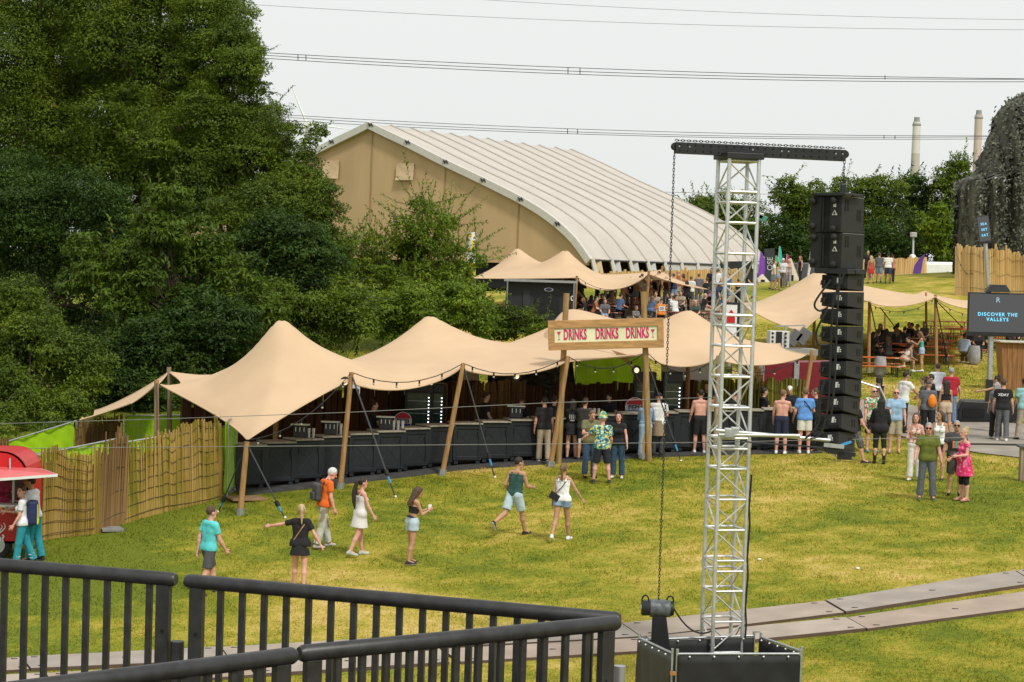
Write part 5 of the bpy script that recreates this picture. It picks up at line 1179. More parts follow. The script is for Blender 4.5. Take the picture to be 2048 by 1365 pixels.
mb = MB(); bt = at(1322, 1330, YT - .25); tpv = c + Vector((.03, 0, -.1)); mb.hexa([bt + Vector((x, y, 0)) for x, y in ((-.16, -.13), (.16, -.13), (.16, .13), (-.16, .13))], [tpv + Vector((x, y, 0)) for x, y in ((-.1, -.09), (.1, -.09), (.1, .09), (-.1, .09))]); mb.build('chain_bag', mat('black_fabric', (.01, .01, .011), .9, var=.3), ho, bevel=.02)
mb = MB(); a = c + Vector((L2 * .95, 0, .02)); b = tc(-hw, -hw, at(1420, 1254, YT).z); mb.poly([a.lerp(b, t) - Vector((0, 0, .22 * 4 * t * (1 - t) * .8)) for t in np.linspace(0, 1, 10)], .014, 6); mb.build('power_cable', BLACKM, ho, smooth=True)
# loudspeaker cabinets: two faces show, rear (left) and side (right)
SPK = mat('speaker_black', (.014, .014, .0135), .6, var=.2, scale=8, bump=.12, bscale=160); SPKS = mat('speaker_side', (.010, .012, .0135), .55, var=.2, scale=8, bump=.1, bscale=160)
PORT = mat('recess_black', (.003, .003, .0035), .8); LOGO = mat('logo_white', (.62, .62, .60), .5)
def plane_pt(px, py, Y): return at(px, py, Y)
YA = YT + .05; sA = FPX / YA
arr_rot = R(-36)                       # rear faces left-front, side faces right-front
def cabinet(name, label, cx, yt, yb, wpx, cat, grp, sub=False, tilt=0.0):
    """box hanging at YA; visible width wpx pixels shared by rear face and side face"""
    c = at(cx, (yt + yb) / 2, YA); h = (yb - yt) / sA; W = wpx / sA
    a, b = (.52, .48)
    th = math.radians(38); lr = W * (.50 if sub else .52) / math.cos(th); ls = W * (.50 if sub else .48) / math.cos(math.pi / 2 - th) 
    ux = Vector((math.cos(th), -math.sin(th), 0)); uy = Vector((math.sin(th), math.cos(th), 0))        # along rear face; along side face (away)
    ls = min(ls, .95)
    r = thing(name, label, cat, c - Vector((0, 0, h / 2)), 0, grp)
    rollm = Matrix.Rotation(tilt, 3, Vector((1, 0, 0)))
    cor = Vector((W * .02, -.28, 0))   # nearest vertical edge
    def P3(u, v, z): q = cor - ux * (lr * (1 - u)) + uy * ls * v + Vector((0, 0, z)); return c + rollm @ q
    mb = MB(); e = .0 if sub else .10 * h       # array boxes taper to the rear
    mb.hexa([P3(0, 0, -h / 2 + e), P3(1, 0, -h / 2 + e), P3(1, 1, -h / 2), P3(0, 1, -h / 2)], [P3(0, 0, h / 2 - e), P3(1, 0, h / 2 - e), P3(1, 1, h / 2), P3(0, 1, h / 2)]); mb.build('cabinet', [SPK], r, bevel=.008)
    nr = -uy; ns = ux
    def onrear(u0, u1, z0, z1, d, nm, m, bev=0): 
        mb = MB(); q = [P3(u0, 0, z0), P3(u1, 0, z0), P3(u1, 0, z1), P3(u0, 0, z1)]; mb.extr([p - nr * .004 for p in q], nr * d); return mb.build(nm, m, r, bevel=bev)
    def onside(v0, v1, z0, z1, d, nm, m):
        mb = MB(); q = [P3(1, v0, z0), P3(1, v1, z0), P3(1, v1, z1), P3(1, v0, z1)]; mb.extr([p - ns * .004 for p in q], ns * d); return mb.build(nm, m, r)
    if sub:
        onrear(.36, .62, -h * .49, h * .49, .012, 'cable_recess', PORT)
        onrear(.42, .46, -h * .45, h * .45, .03, 'signal_cable', BLACKM)
        onrear(.73, .82, h * .2, h * .32, .008, 'brand_logo', LOGO)
        tri = [(.70, -.02), (.86, -.02), (.78, .11)]; inn = [(.735, .0), (.825, .0), (.78, .075)]
        for nm, pp, d, m in (('warning_triangle', tri, .008, LOGO), ('triangle_field', inn, .011, SPK)):
            mb = MB(); mb.extr([P3(u, 0, z * h * 1.1) for u, z in pp], nr * d); mb.build(nm, m, r)
        for u, z in ((.12, .36), (.12, -.34), (.78, .38), (.78, -.40)):
            mb = MB(); mb.ball(P3(u, 0, z * h) + nr * .04, .055, 8, (1, .8, 1)); mb.build('caster', BLACKM, r, smooth=True)
        for v, z in ((.22, .26), (.78, .0)):
            for dv in (-.055, .055): onside(v + dv - .035, v + dv + .035, z * h - .085, z * h + .085, .007, 'side_handle', PORT)
        onside(.02, .98, h * .487, h * .497, .008, 'rigging_rail', STEEL)
    else:
        onrear(.50, .97, -h * .36, h * .36, .03, 'handle_plate', SPKS, .006)
        onrear(.52, .93, -h * .30, -h * .2, .036, 'handle_slot', PORT)
        for a_, b_ in (((.63, .74), (-.06, .24)), ((.77, .82), (.04, .12)), ((.77, .82), (-.05, .0)), ((.735, .775), (.15, .24))): onrear(a_[0], a_[1], b_[0] * h, b_[1] * h, .037, 'brand_logo', LOGO)
        onrear(.05, .36, -h * .22, h * .28, .02, 'connector_panel', PORT)
        for u in (.13, .24): mb = MB(); q = P3(u, 0, .05 * h) + nr * .03; mb.poly([q, q + nr * .07, q + nr * .09 - Vector((0, 0, .06))], .014, 6); mb.build('connector_plug', BLACKM, r)
        for dv in (-.07, .07): onside(.72 + dv - .04, .72 + dv + .04, -h * .18, h * .2, .007, 'side_handle', PORT)
    return r
GA = 'hanging loudspeaker stack'
cabinet('subwoofer', 'upper large black loudspeaker cabinet under the rigging frame', 1675, 394, 466, 112, 'loudspeaker', GA, True)
cabinet('subwoofer', 'lower large black loudspeaker cabinet, second from the top', 1675, 467, 537, 112, 'loudspeaker', GA, True)
fr = [(1675, 387, 394, 96, 'flat black rigging frame on top of the loudspeaker stack'), (1680, 537, 549, 96, 'flat black transition frame between large and small cabinets')]
for cx, y0, y1, wp, lb in fr:
    c = at(cx, (y0 + y1) / 2, YA); w_ = wp / sA; mb = MB(); mb.box(c, (w_ * .78, w_ * .78, (y1 - y0) / sA - .006), Matrix.Rotation(R(-38), 3, 'Z')); mb.box(c + Vector((0, 0, .0)), (w_ * .82, .1, (y1 - y0) / sA * .7), Matrix.Rotation(R(-38), 3, 'Z')); tag(mb.build('rigging_frame', BLACK, bevel=.01), lb, 'rigging frame', 'rigging frames of the loudspeaker stack')
ords = ['topmost', 'second', 'third', 'fourth', 'fifth', 'sixth', 'seventh', 'eighth', 'ninth', 'lowest']
ys = [(551, 579), (586, 614), (619, 648), (654, 684), (689, 720), (724, 755), (760, 791), (794, 826), (830, 862), (866, 899)]
cxs = [1687, 1687, 1686, 1686, 1685, 1684, 1682, 1679, 1675, 1669]
for i, ((y0, y1), cx) in enumerate(zip(ys, cxs)):
    cabinet('line_array_box', '%s small wedge shaped loudspeaker box in the hanging column' % ords[i], cx, y0 - 3, y1 + 3, 88, 'loudspeaker', GA, False, tilt=R(-1 - i * 1.1))
mb = MB()
cabl = thing('speaker_cable', 'bundle of black cables hanging down the left of the loudspeaker column', 'cable', at(1655, 880, YA - .5))
for px0, pts in ((0, [(1690, 545), (1668, 600), (1663, 660), (1660, 740), (1655, 820), (1640, 870), (1620, 878)]), (1, [(1680, 545), (1675, 620), (1672, 700), (1668, 780), (1660, 850)]), (2, [(1662, 560), (1630, 605), (1638, 622), (1656, 615)]), (3, [(1655, 620), (1634, 660), (1636, 688), (1656, 690)]), (4, [(1650, 760), (1640, 800), (1636, 850), (1610, 878)])):
    mb = MB(); V_ = [at(x, y, YA - .55) for x, y in pts]; C_ = []
    for k in range(len(V_) - 1):
        a, b, c, d = V_[max(k - 1, 0)], V_[k], V_[k + 1], V_[min(k + 2, len(V_) - 1)]
        for t in np.linspace(0, 1, 6, endpoint=False): C_.append(.5 * ((2 * b) + (c - a) * t + (2 * a - 5 * b + 4 * c - d) * t * t + (-a + 3 * b - 3 * c + d) * t ** 3))
    C_.append(V_[-1]); mb.poly(C_, .017, 6); mb.build('cable', BLACKM, cabl, smooth=True)
# brace pipes between tower and stack, ratchet strap under the stack
bp = thing('brace_pipe', 'pair of silver pipes reaching from the tower to the loudspeaker column', 'pipe', at(1440, 865, YT - .35))
for (a, b) in (((1432, 861), (1660, 881)), ((1438, 870), (1600, 872))): mb = MB(); mb.tube(at(*a, YT - .42), at(*b, YT - .5), .027, n=10); mb.build('pipe', ALU, bp, smooth=True)
for px, py in ((1457, 866), (1470, 864)): mb = MB(); mb.box(at(px, py, YT - .38), (.12, .16, .14)); mb.build('clamp', STEEL, bp, bevel=.01)
st = thing('ratchet_strap', 'dark strap with blue ratchet under the lowest loudspeaker box', 'strap', at(1660, 900, YA - .5))
mb = MB(); mb.bar(at(1490, 884, YT - .45), at(1650, 896, YA - .6), .04, .02); mb.build('strap', STRAP, st); mb = MB(); mb.box(at(1668, 892, YA - .62), (.3, .03, .06), Matrix.Rotation(R(4), 3, 'Y')); mb.build('buckle', STEEL, st); mb = MB(); mb.bar(at(1676, 893, YA - .6), at(1702, 884, YA - .55), .05, .03); mb.build('blue_webbing', CLAMPB, st)
cl = at(1680, 905, YA - .3); mb = MB(); mb.box(cl, (.42, .3, .06), Matrix.Rotation(R(6), 3, 'Y')); mb.box(cl + Vector((.05, -.1, -.06)), (.2, .12, .07)); tag(mb.build('pull_back_bracket', BLACK), 'black steel bracket under the lowest loudspeaker box', 'bracket')
for lab, pts in (('upper thin steel guy wire crossing in front of the bar', [(-40, 849), (340, 838), (700, 825), (1100, 806), (1432, 795)]), ('lower thin steel guy wire crossing in front of the counters', [(60, 897), (420, 894), (1040, 889), (1430, 885), (1760, 878), (2090, 874)])):
    mb = MB(); P_ = [at(x, y, YT + (.1 if i < 9 else 0)) for i, (x, y) in enumerate(pts)]; mb.poly(P_, .005, 4); o = mb.build('guy_wire', mat('wire_rope', (.22, .22, .21), .5, .5)); tag(o, lab, 'wire', 'guy wires of the lattice tower')
# barrier pen round the tower base
CLOTHB = mat('barrier_cloth', (.012, .013, .013), .7, var=.35, scale=3, bump=.25, bscale=6); CLOTHG = mat('barrier_board', (.035, .036, .033), .55, var=.35, scale=2, stretch=(1, 1, .3))
def barrier(label, a, b, ztop_, m, cover=True, bars=True):
    a, b = Vector(a), Vector(b); root = thing('crowd_barrier', label, 'barrier', (a.x, a.y, H(a.x, a.y)), 0, 'barriers round the tower foot')
    za, zb2 = H(a.x, a.y) + .04, H(b.x, b.y) + .04; A, B = Vector((a.x, a.y, za)), Vector((b.x, b.y, zb2)); At, Bt = Vector((a.x, a.y, ztop_[0])), Vector((b.x, b.y, ztop_[1])); d = (B - A).normalized(); n = Vector((-d.y, d.x, 0))
    for p, q in ((A, At), (B, Bt)): mb = MB(); mb.tube(p, q + Vector((0, 0, .04)), .021, n=10); mb.build('end_post', STEEL, root, smooth=True)
    for f0 in (.97, .08): mb = MB(); mb.tube(A.lerp(At, f0), B.lerp(Bt, f0), .019, n=10); mb.build('rail', STEEL, root, smooth=True)
    if bars:
        k = int((B - A).length / .12)
        for i in range(1, k): mb = MB(); u = i / k; mb.tube(A.lerp(B, u).lerp(At.lerp(Bt, u), .08), A.lerp(B, u).lerp(At.lerp(Bt, u), .97), .008, n=6); mb.build('bar', STEEL, root)
    if cover:
        N, M_ = 24, 8; V = []
        for j in range(M_ + 1):
            for i in range(N + 1): u, v = i / N, j / M_; p = A.lerp(B, u).lerp(At.lerp(Bt, u), .03 + .92 * v); V.append(p - n * (.035 + .012 * math.sin(u * 23 + v * 4) * math.sin(v * 3)) - Vector(root.location))
        o = mesh_np('cover', V, [(j * (N + 1) + i, j * (N + 1) + i + 1, (j + 1) * (N + 1) + i + 1, (j + 1) * (N + 1) + i) for j in range(M_) for i in range(N)], m, root, smooth=True); sm = o.modifiers.new('solid', 'SOLIDIFY'); sm.thickness = .012
        for i in range(5): u = (i + .5) / 5; mb = MB(); mb.ball(A.lerp(B, u).lerp(At.lerp(Bt, u), .94) - n * .055, .014, 6); mb.build('tie', WHITE, o)
    return root
def btop(px, py, Y): return at(px, py, Y)
YBf = ground(1480, 1448).y; YBb = ground(1400, 1405).y; fa, fb = btop(1355, 1304, YBf), btop(1601, 1304, YBf - .1); ba, bb = btop(1290, 1276, YBb), btop(1508, 1268, YBb + .05)
la, lb_ = btop(1279, 1272, YBb - .1), btop(1345, 1303, YBf + .06); ra, rb = btop(1522, 1271, YBb), btop(1603, 1299, YBf + .06)
barrier('front crowd barrier of the tower pen under black cloth', fa, fb, (fa.z, fb.z), CLOTHB)
barrier('left crowd barrier of the tower pen clad in dark grey board', la, lb_, (la.z, lb_.z), CLOTHG)
barrier('rear crowd barrier of the tower pen backed by black cloth', ba, bb, (ba.z, bb.z), CLOTHB)
barrier('right crowd barrier of the tower pen seen along its bars', ra, rb, (ra.z, rb.z), CLOTHB)
for lab, a, px in (('copper coloured clamp joining the two front barriers', Vector((lb_.x, lb_.y, at(1350, 1349, YBf).z)), 0), ): mb = MB(); mb.box((fa + lb_) / 2 + Vector((0, -.03, at(1350, 1347, YBf).z - (fa.z + lb_.z) / 2)), (.13, .06, .05)); tag(mb.build('pipe_clamp', mat('copper', (.5, .25, .1), .4, .6)), lab, 'clamp')
for px, lab in ((1385, 'dark blue base weight left of the tower legs'), (1409, 'dark base weight against the left tower leg')):
    p = at(px, 1297, YT - .25); mb = MB(); mb.lathe((p.x, p.y, tg.z + .02), [(.16, 0), (.18, .04), (.18, .5), (.14, .55)], 14); tag(mb.build('base_weight', mat('weight_blue', (.03, .05, .06), .5), smooth=True), lab, 'weight')
# ------------------------------------------------------------------ railing in front of the camera
RAIL = mat('railing_black', (.019, .0195, .0205), .42, var=.45, scale=22, spec=.5, bump=.03, bscale=200)
ZR = CZ - 1.13
def rl(px, py):
    v = ray(px, py); return Vector((0, 0, CZ)) + v * ((ZR - CZ) / v.z)
def railing(label, p, q, first, ends, spc=.082, flip=0):
    root = thing('railing_panel', label, 'railing', (p.x, p.y, ZR - 1.05), 0, 'black tubular railing panels')
    d = (q - p).normalized(); L_ = (q - p).length; mb = MB(); mb.poly([p + d * .0, p + d * .012, q - d * .012, q], [.019, .025, .025, .019], 20); mb.build('top_rail', RAIL, root, smooth=True)
    mb = MB(); mb.bar(p + d * .03 - Vector((0, 0, .98)), q - d * .03 - Vector((0, 0, .98)), .035, .035); mb.build('bottom_rail', RAIL, root, bevel=.003)
    for s_, on in zip((.045, L_ - .045), ends):
        if on:
            mb = MB(); c = p + d * s_ - Vector((0, 0, .51)); mb.box(c, (.05, .03, .98), Matrix.Rotation(math.atan2(d.y, d.x), 3, 'Z')); po = mb.build('end_post', RAIL, root, bevel=.003)
            for zz in (-.18, -.32): mb = MB(); mb.lathe(p + d * s_ - Vector((0, .0, -zz)) - Vector((-.0, .016, 0)), [(.007, 0), (.007, .002)], 8, Matrix.Rotation(R(90), 3, 'X')); mb.build('bolt_hole', PORT, po)
    x = first
    while x < L_ - .08:
        mb = MB(); c = p + d * x - Vector((0, 0, .49)); mb.box(c, (.021, .021, .96), Matrix.Rotation(math.atan2(d.y, d.x) + .0, 3, 'Z')); mb.build('baluster', RAIL, root, bevel=.003); x += spc
    return root
FA, FB_, FC, FD = rl(-420, 1095), rl(352, 1160), rl(372, 1162), rl(1240, 1240)
railing('far left railing panel ending at the gap', FA, FB_, .085, (1, 1)); railing('long far railing panel running from the gap to the corner', FC, FD, .135, (1, 1), .083)
NA, NB_, NC_, ND = rl(1236, 1246), rl(598, 1308), rl(590, 1311), rl(-200, 1410)
railing('near railing panel coming back from the corner toward the viewer', NA, NB_, .125, (1, 1)); railing('nearest railing panel crossing the bottom left corner', NC_, ND, .125, (1, 1))
sp = rl(357, 1160) ; pst = Vector((sp.x + .002, sp.y, ZR - .215)); r_ = thing('scaffold_post', 'black scaffold tube stub clamped between the two far railing panels', 'post', pst - Vector((0, 0, .8)))
mb = MB(); mb.tube(pst - Vector((0, 0, .8)), pst, .0235, n=16); mb.build('tube', RAIL, r_, smooth=True)
dd = (FC - FB_).normalized()
for dz in (-.10,):
    mb = MB(); mb.lathe(pst + Vector((0, 0, dz)), [(.028, -.012), (.031, 0), (.028, .012)], 16); mb.build('clamp_ring', RAIL, r_, smooth=True); mb = MB(); mb.tube(pst + Vector((0, 0, dz)) - dd * .07, pst + Vector((0, 0, dz)) + dd * .07, .010); mb.build('clamp_bolt', RAIL, r_)
p = rl(1240, 1330); p = at(1240, 1332, 6.6); mb = MB(); mb.tube(p - Vector((0, 0, .7)), p, .02, n=14); tag(mb.build('steel_post', STEEL, smooth=True), 'short grey galvanised post end beside the railing corner', 'post')
mb = MB(); mb.box((-1.6, 5.6, ZR - 1.14), (7.4, 5.0, .08)); tag(mb.build('platform_floor', mat('platform_ply', (.12, .09, .06), .8, var=.2)), 'viewing platform floor behind the black railing', 'platform')
# ------------------------------------------------------------------ netted stage, big reed fence, screens
SNET = mat('stage_net', (.085, .084, .068), .95, var=.75, scale=2.5, bump=1.0, bscale=7, stretch=(1, 1, .3))  # noise stretched upright puts the shade of the folds into the net colour
Yn = 118; hx = []
st_ = thing('netted_stage', 'tall stage shape under dark camouflage netting at the right edge', 'stage', (at(2040, 560, Yn).x, Yn, H(at(2040, 560, Yn).x, Yn)))
outl = [(1921, 545), (1922, 470), (1923, 372), (1930, 358), (1962, 346), (1974, 318), (1985, 285), (2002, 245), (2013, 215), (2040, 190), (2075, 172), (2160, 150), (2260, 150), (2260, 560)]
g = np.random.default_rng(9); V = []; NX, NZ = 46, 60
for j in range(NZ + 1):
    y = 150 + (548 - 150) * j / NZ
    xl = 6 + np.interp(y, [o[1] for o in outl[:12]][::-1], [o[0] for o in outl[:12]][::-1])
    for i in range(NX + 1):
        u = i / NX; px = xl + (2240 - xl) * u
        fold = (.5 if y > 355 else .25) * math.sin(px * .16 + math.sin(y * .012)) + .25 * math.sin(px * .41) + g.normal() * .07
        V.append(at(px, y + g.normal() * .6, Yn) + Vector((0, 3.0 * (1 - math.sin(min(1, u * 5) * math.pi / 2)) + fold, 0)) - Vector(st_.location))
mesh_np('net_cover', V, [(j * (NX + 1) + i, j * (NX + 1) + i + 1, (j + 1) * (NX + 1) + i + 1, (j + 1) * (NX + 1) + i) for j in range(NZ) for i in range(NX)], SNET, st_)
# scraps of netting standing off the cover give it its ragged surface
n = 9000; j = g.integers(0, len(V), n); C_ = np.array([tuple(V[k]) for k in j]) + np.array([0, -.25, 0]) + g.normal(size=(n, 3)) * np.array([.10, .06, .12]); Nn = unit(g, n) + np.array([0, -1.2, .3]); Nn /= np.linalg.norm(Nn, axis=1, keepdims=True); T = unit(g, n); T -= Nn * (T * Nn).sum(1, keepdims=True); T /= np.linalg.norm(T, axis=1, keepdims=True); s = g.uniform(.12, .3, n)
SCR = mat('net_scraps', (.10, .11, .08), .95, var=.4, scale=2, island=.7); ii = (g.random(n) < .02).astype(int)
o = mesh_np('net_scraps', leaf_quads(C_, Nn, T, s, s * .5), np.arange(n * 4).reshape(-1, 4), [SCR, mat('net_glint', (.42, .42, .42), .8)], st_, mi=ii); o['kind'] = 'stuff'
mb = MB(); a, b = at(2010, 360, Yn + 5.5), at(2200, 300, Yn + 5.5); mb.bar(Vector((a.x, a.y, H(a.x, a.y) + 4)), Vector((b.x, b.y, H(b.x, b.y) + 4)), 1, 8); mb.build('stage_body', BLACK, st_)
rpx = [(1912, 572), (1940, 577), (2000, 583), (2110, 590)]; Yf = 112
reeds('reed_fence', 'tall sunlit reed fence standing on the grass mound below the netting', [fpt(x, y, Yf - i * .8) for i, (x, y) in enumerate(rpx)], [hgt(1915, 500, Yf) + .35, hgt(1960, 504, Yf) + .3, hgt(2110, 516, Yf) + .3], REEDB, seed=31, ties=3, pitch=.07, rad=.06, jag=.2, wave=.15, lean=(-.1, 0))
r_ = thing('string_light', 'dark string of bulbs looped on the tall reed fence', 'string light', at(1945, 530, Yf - 1), 0, 'festoon lights'); lights(r_, [at(1915, 513, Yf - .7), at(1962, 520, Yf - .9), at(2020, 545, Yf - 1.2)], .9, 8)
SCRM = mat('screen_face', (.02, .021, .023), .35, var=.05, emit=(.075, .078, .082, .8)); CYAN = mat('screen_text', (.1, .4, .6), .5, emit=(.16, .55, .78, .9))
def screen(label, pts, Y, post, lines, tsz, logo=False, hood=False, pm=STEEL):
    TL, TR, BR2, BL2 = [at(x, y, Y) for x, y in pts]; c = (TL + TR + BR2 + BL2) / 4; x = (TR - TL).normalized(); z = (TL - BL2); z = (z - x * z.dot(x)).normalized(); n = x.cross(z); W = (TR - TL).length; Hh = (TL - BL2).length
    (bx, by), (tx, ty) = post; b_ = at(bx, by, Y + .15); b_.z = H(b_.x, b_.y); root = thing('led_screen', label, 'screen', b_); rot = Matrix((x, -n, z)).transposed()
    mb = MB(); mb.box(c, (W, .16, Hh), rot); bo = mb.build('display', BLACK, root, bevel=.01)
    mb = MB(); mb.box(c + n * .085 + z * Hh * .03, (W * .97, .012, Hh * .88), rot); fc = mb.build('picture', SCRM, bo)
    t = at(tx, ty, Y + .15); mid = b_.lerp(t, .35); mb = MB(); mb.bar(b_, mid, 22 / (FPX / Y), .16); mb.build('post_foot', BLACK, root); mb = MB(); mb.bar(mid - (t - b_) * .02, t, 15 / (FPX / Y), .12); mb.build('post', pm, root)
    for s_, off, xo in lines: text_obj('lettering', s_, tsz, CYAN, basis(c + n * .096 + z * Hh * off + x * W * xo, x, z), bo, ext=.002, bold=.004, space=1.25)
    if logo:
        text_obj('emblem', 'R', tsz * 1.5, mat('screen_emblem', (.2, .3, .35), .5, emit=(.2, .36, .42, .8)), basis(c + n * .096 + z * Hh * .33, x, z), bo, ext=.002)
    if hood:
        h0 = c + z * (Hh / 2 + .12); mb = MB(); w_ = 25 / (FPX / Y); mb.hexa([h0 + x * a + n * b2 - z * .1 for a, b2 in ((-w_, .14), (w_, .14), (w_, -.2), (-w_, -.2))], [h0 + x * a + n * b2 + z * .14 for a, b2 in ((-w_ * .6, .1), (w_ * .6, .1), (w_ * .6, -.16), (-w_ * .6, -.16))]); mb.build('hood', BLACK, root, bevel=.01)
    return root
SY = 64; screen('large grey screen reading DISCOVER THE VALLEYS on a steel post', [(1936, 585), (2053, 588), (2052, 673), (1934, 672)], SY, ((1976, 850), (1984, 600)), [('DISCOVER THE', -.0, 0), ('VALLEYS', -.115, 0)], .155, True, True)
p0 = at(1976, 850, SY - .0)
mb = MB(); a, b = at(1980, 590, 100), at(1979, 530, 100)
screen('small dark screen on a leaning pole before the netting', [(1955, 433), (1978, 430), (1980, 487), (1958, 489)], 100, ((1983, 590), (1968, 436)), [('SEA', .2, 0), ('SET', .0, 0), ('SAT', -.2, 0)], .17, pm=STEEL)
mb = MB(); bx_ = ground(1965, 846); s = FPX / bx_.y; w_ = 125 / s; o = Vector((at(1915, 846, bx_.y).x, bx_.y, bx_.z)); cov = thing('covered_speaker', 'low bulky black covered box on the grass below the large screen', 'covered box', o)
prf = [(0, 0), (0, .25), (.12, .52), (.28, .72), (1.2, .72), (1.2, 0)]
mb = MB(); pts = [(0, .02), (0, .42), (.14, .70), (w_ - .1, .68), (w_, .6), (w_, .02)]; q0 = [o + Vector((x, 0, z)) for x, z in pts]; mb.hexa(q0, [p + Vector((.1 if i < 3 else 0, .9, 0)) for i, p in enumerate(q0)]); mb.build('cover', mat('tarp_black', (.012, .013, .014), .45, var=.35, scale=4, bump=.5, bscale=5), cov, bevel=.05)
mb = MB(); mb.box(o + Vector((.5, -.02, .3)), (.7, .02, .3), Matrix.Rotation(.0, 3, 'Y')); mb.build('side_vent', PORT, cov); mb = MB(); mb.box(o + Vector((w_ / 2, .4, .02)), (w_ * 1.02, 1.05, .06)); mb.build('skid', BLACKM, cov)
# wooden crate bar at the right edge, wooden posts
PLK = mat('crate_planks', (.25, .12, .045), .8, var=.3, scale=3, stretch=(5, 5, .5), island=.35)
Yc2 = 76; c = Vector(fpt(2030, 737, Yc2)); s = FPX / Yc2; cr = thing('plank_bar_table', 'tapered plank bar table with pale top at the right edge', 'bar table', c)
hh = at(2030, 686, Yc2).z - c.z; n_ = 6
for i in range(n_):
    x0, x1 = -26 / s + 56 / s * i / n_, -26 / s + 56 / s * (i + 1) / n_ - .01; k = 1.15; mb = MB(); mb.hexa([(c.x + x0 * .9 + .05, c.y, c.z), (c.x + x1 * .9 + .05, c.y, c.z), (c.x + x1 * .9 + .05, c.y + .8, c.z), (c.x + x0 * .9 + .05, c.y + .8, c.z)], [(c.x + x0 * k, c.y - .1, c.z + hh), (c.x + x1 * k, c.y - .1, c.z + hh), (c.x + x1 * k, c.y + .9, c.z + hh), (c.x + x0 * k, c.y + .9, c.z + hh)]); mb.build('plank', PLK, cr)
mb = MB(); mb.box((c.x + .04, c.y + .35, c.z + hh + .03), (76 / s, 1.2, .06)); mb.build('table_top', mat('pale_top', (.45, .42, .36), .6, var=.15), cr, bevel=.01)
g_ = ground(2046, 962); s = FPX / g_.y; wp = thing('wooden_post', 'square weathered post with dark cap at the lower right edge', 'post', g_); hh = at(2043, 895, g_.y).z - g_.z
mb = MB(); mb.box((g_.x, g_.y, g_.z + hh / 2), (.2, .2, hh)); mb.build('shaft', WOODG, wp, bevel=.01); mb = MB(); mb.box((g_.x, g_.y, g_.z + hh + .03), (.32, .32, .06)); mb.build('cap', mat('post_cap', (.10, .10, .10), .6), wp, bevel=.01)
g_ = ground(1757, 868); tp_ = at(1756, 768, g_.y); wp = thing('wooden_post', 'round weathered post with metal handrails behind the bald man', 'post', g_); mb = MB(); mb.tube(g_, tp_, .075, n=10); mb.build('shaft', WOODG, wp, smooth=True)
for a, b in (((1720, 764), (1758, 776)), ((1758, 772), (1772, 802))): mb = MB(); mb.tube(at(*a, g_.y - .1), at(*b, g_.y - .1), .03, n=8); mb.build('handrail', ALU, wp, smooth=True)
c = Vector(fpt(1790, 645, 92)); mb = MB(); s = FPX / 92; mb.box(c + Vector((0, 0, .45)), (34 / s, .5, 26 / s)); tag(mb.build('wooden_crate', mat('crate_brown', (.14, .075, .045), .8, var=.3), bevel=.02), 'brown wooden box on the slope behind the right canopy', 'crate')
mb = MB(); a, b = ground(1890, 893), ground(2060, 893); pts = [a.lerp(b, t) + Vector((0, .1 * math.sin(t * 5), .05)) for t in np.linspace(0, 1, 12)]; mb.poly([Vector((p.x, p.y, H(p.x, p.y) + .05)) for p in pts], .03, 6); tag(mb.build('ground_cable', BLACKM), 'black cable lying across the paved path', 'cable')
# ------------------------------------------------------------------ orange beer tables and benches
BOARD = mat('orange_board', (.46, .10, .025), .55, var=.12, scale=3); BOARDD = mat('dark_red_board', (.20, .035, .025), .5, var=.15); EDGE = mat('white_board_edge', (.55, .5, .45), .5)
def set_proto(kind, m):
    L_, w_, h = (2.2, .55, .77) if kind == 'table' else (2.2, .26, .47)
    r = thing('beer_' + kind, '', kind, (0, 0, 0)); mb = MB(); mb.box((0, 0, h - .02), (L_, w_, .045)); mb.build('board', m, r, local=True, bevel=.008)
    for sx in (-.75, .75):
        mb = MB()
        for sy in (-1, 1): mb.bar((sx, sy * w_ * .38, h - .04), (sx + .12 * (1 if sx < 0 else -1) * 0, sy * w_ * .42, .02), .035, .02)
        mb.bar((sx, -w_ * .4, h * .4), (sx, w_ * .4, h * .4), .03, .02); mb.build('trestle', BLACK, r, local=True)
    mb = MB(); mb.box((L_ * .35, -w_ / 2 - .001, h - .02), (.16, .006, .03)); mb.build('label_strip', EDGE, r, local=True)
    return r
sets = [(1752, 752, 0, 'in front, left, beside the striding pole'), (1782, 722, 0, 'under the dark seated group'), (1850, 728, .05, 'beside the standing teal topped woman'), (1850, 700, .05, 'behind the teal topped woman'), (1915, 716, .08, 'under the man in the pale blue shirt'), (1935, 690, .1, 'behind the pale blue shirted man'), (1990, 700, .1, 'right, partly behind the screen post'), (1900, 675, .1, 'in the farthest row of the right canopy'), (2025, 690, .1, 'at the right edge behind the plank bar')]
pt, pb = None, None
def place_sets(lst, Yfix, grp, mm, tail):
    pt = pb = None
    for px, py, rz, lab in lst:
        g_ = ground(px, py) if Yfix is None else Vector(fpt(px, py, Yfix(py)))
        for nm, dy in (('table', 0), ('bench', -.62), ('bench', .62)):
            x, y = g_.x - math.sin(rz) * dy, g_.y + math.cos(rz) * dy; loc = (x, y, H(x, y)); lb = ('orange ' if mm is BOARD else 'dark red ') + ('long beer table ' if nm == 'table' else ('front bench of the table ' if dy < 0 else 'rear bench of the table ')) + lab + tail
            src = pt if nm == 'table' else pb
            if src is None:
                src = set_proto(nm, mm); src.location = loc; src.rotation_euler = (0, 0, rz); src['label'] = lb; src['group'] = grp
                if nm == 'table': pt = src
                else: pb = src
            else: copy_tree(src, loc, rz, label=lb)
place_sets(sets, None, 'orange beer tables and benches', BOARD, '')
sets2 = [(1200, 640, .05, 'nearest the black kiosk'), (1262, 628, .05, 'in the middle under the far canopy'), (1375, 655, .1, 'beside the capped man left of the tower'), (1420, 632, .1, 'behind the capped man near the tower')]
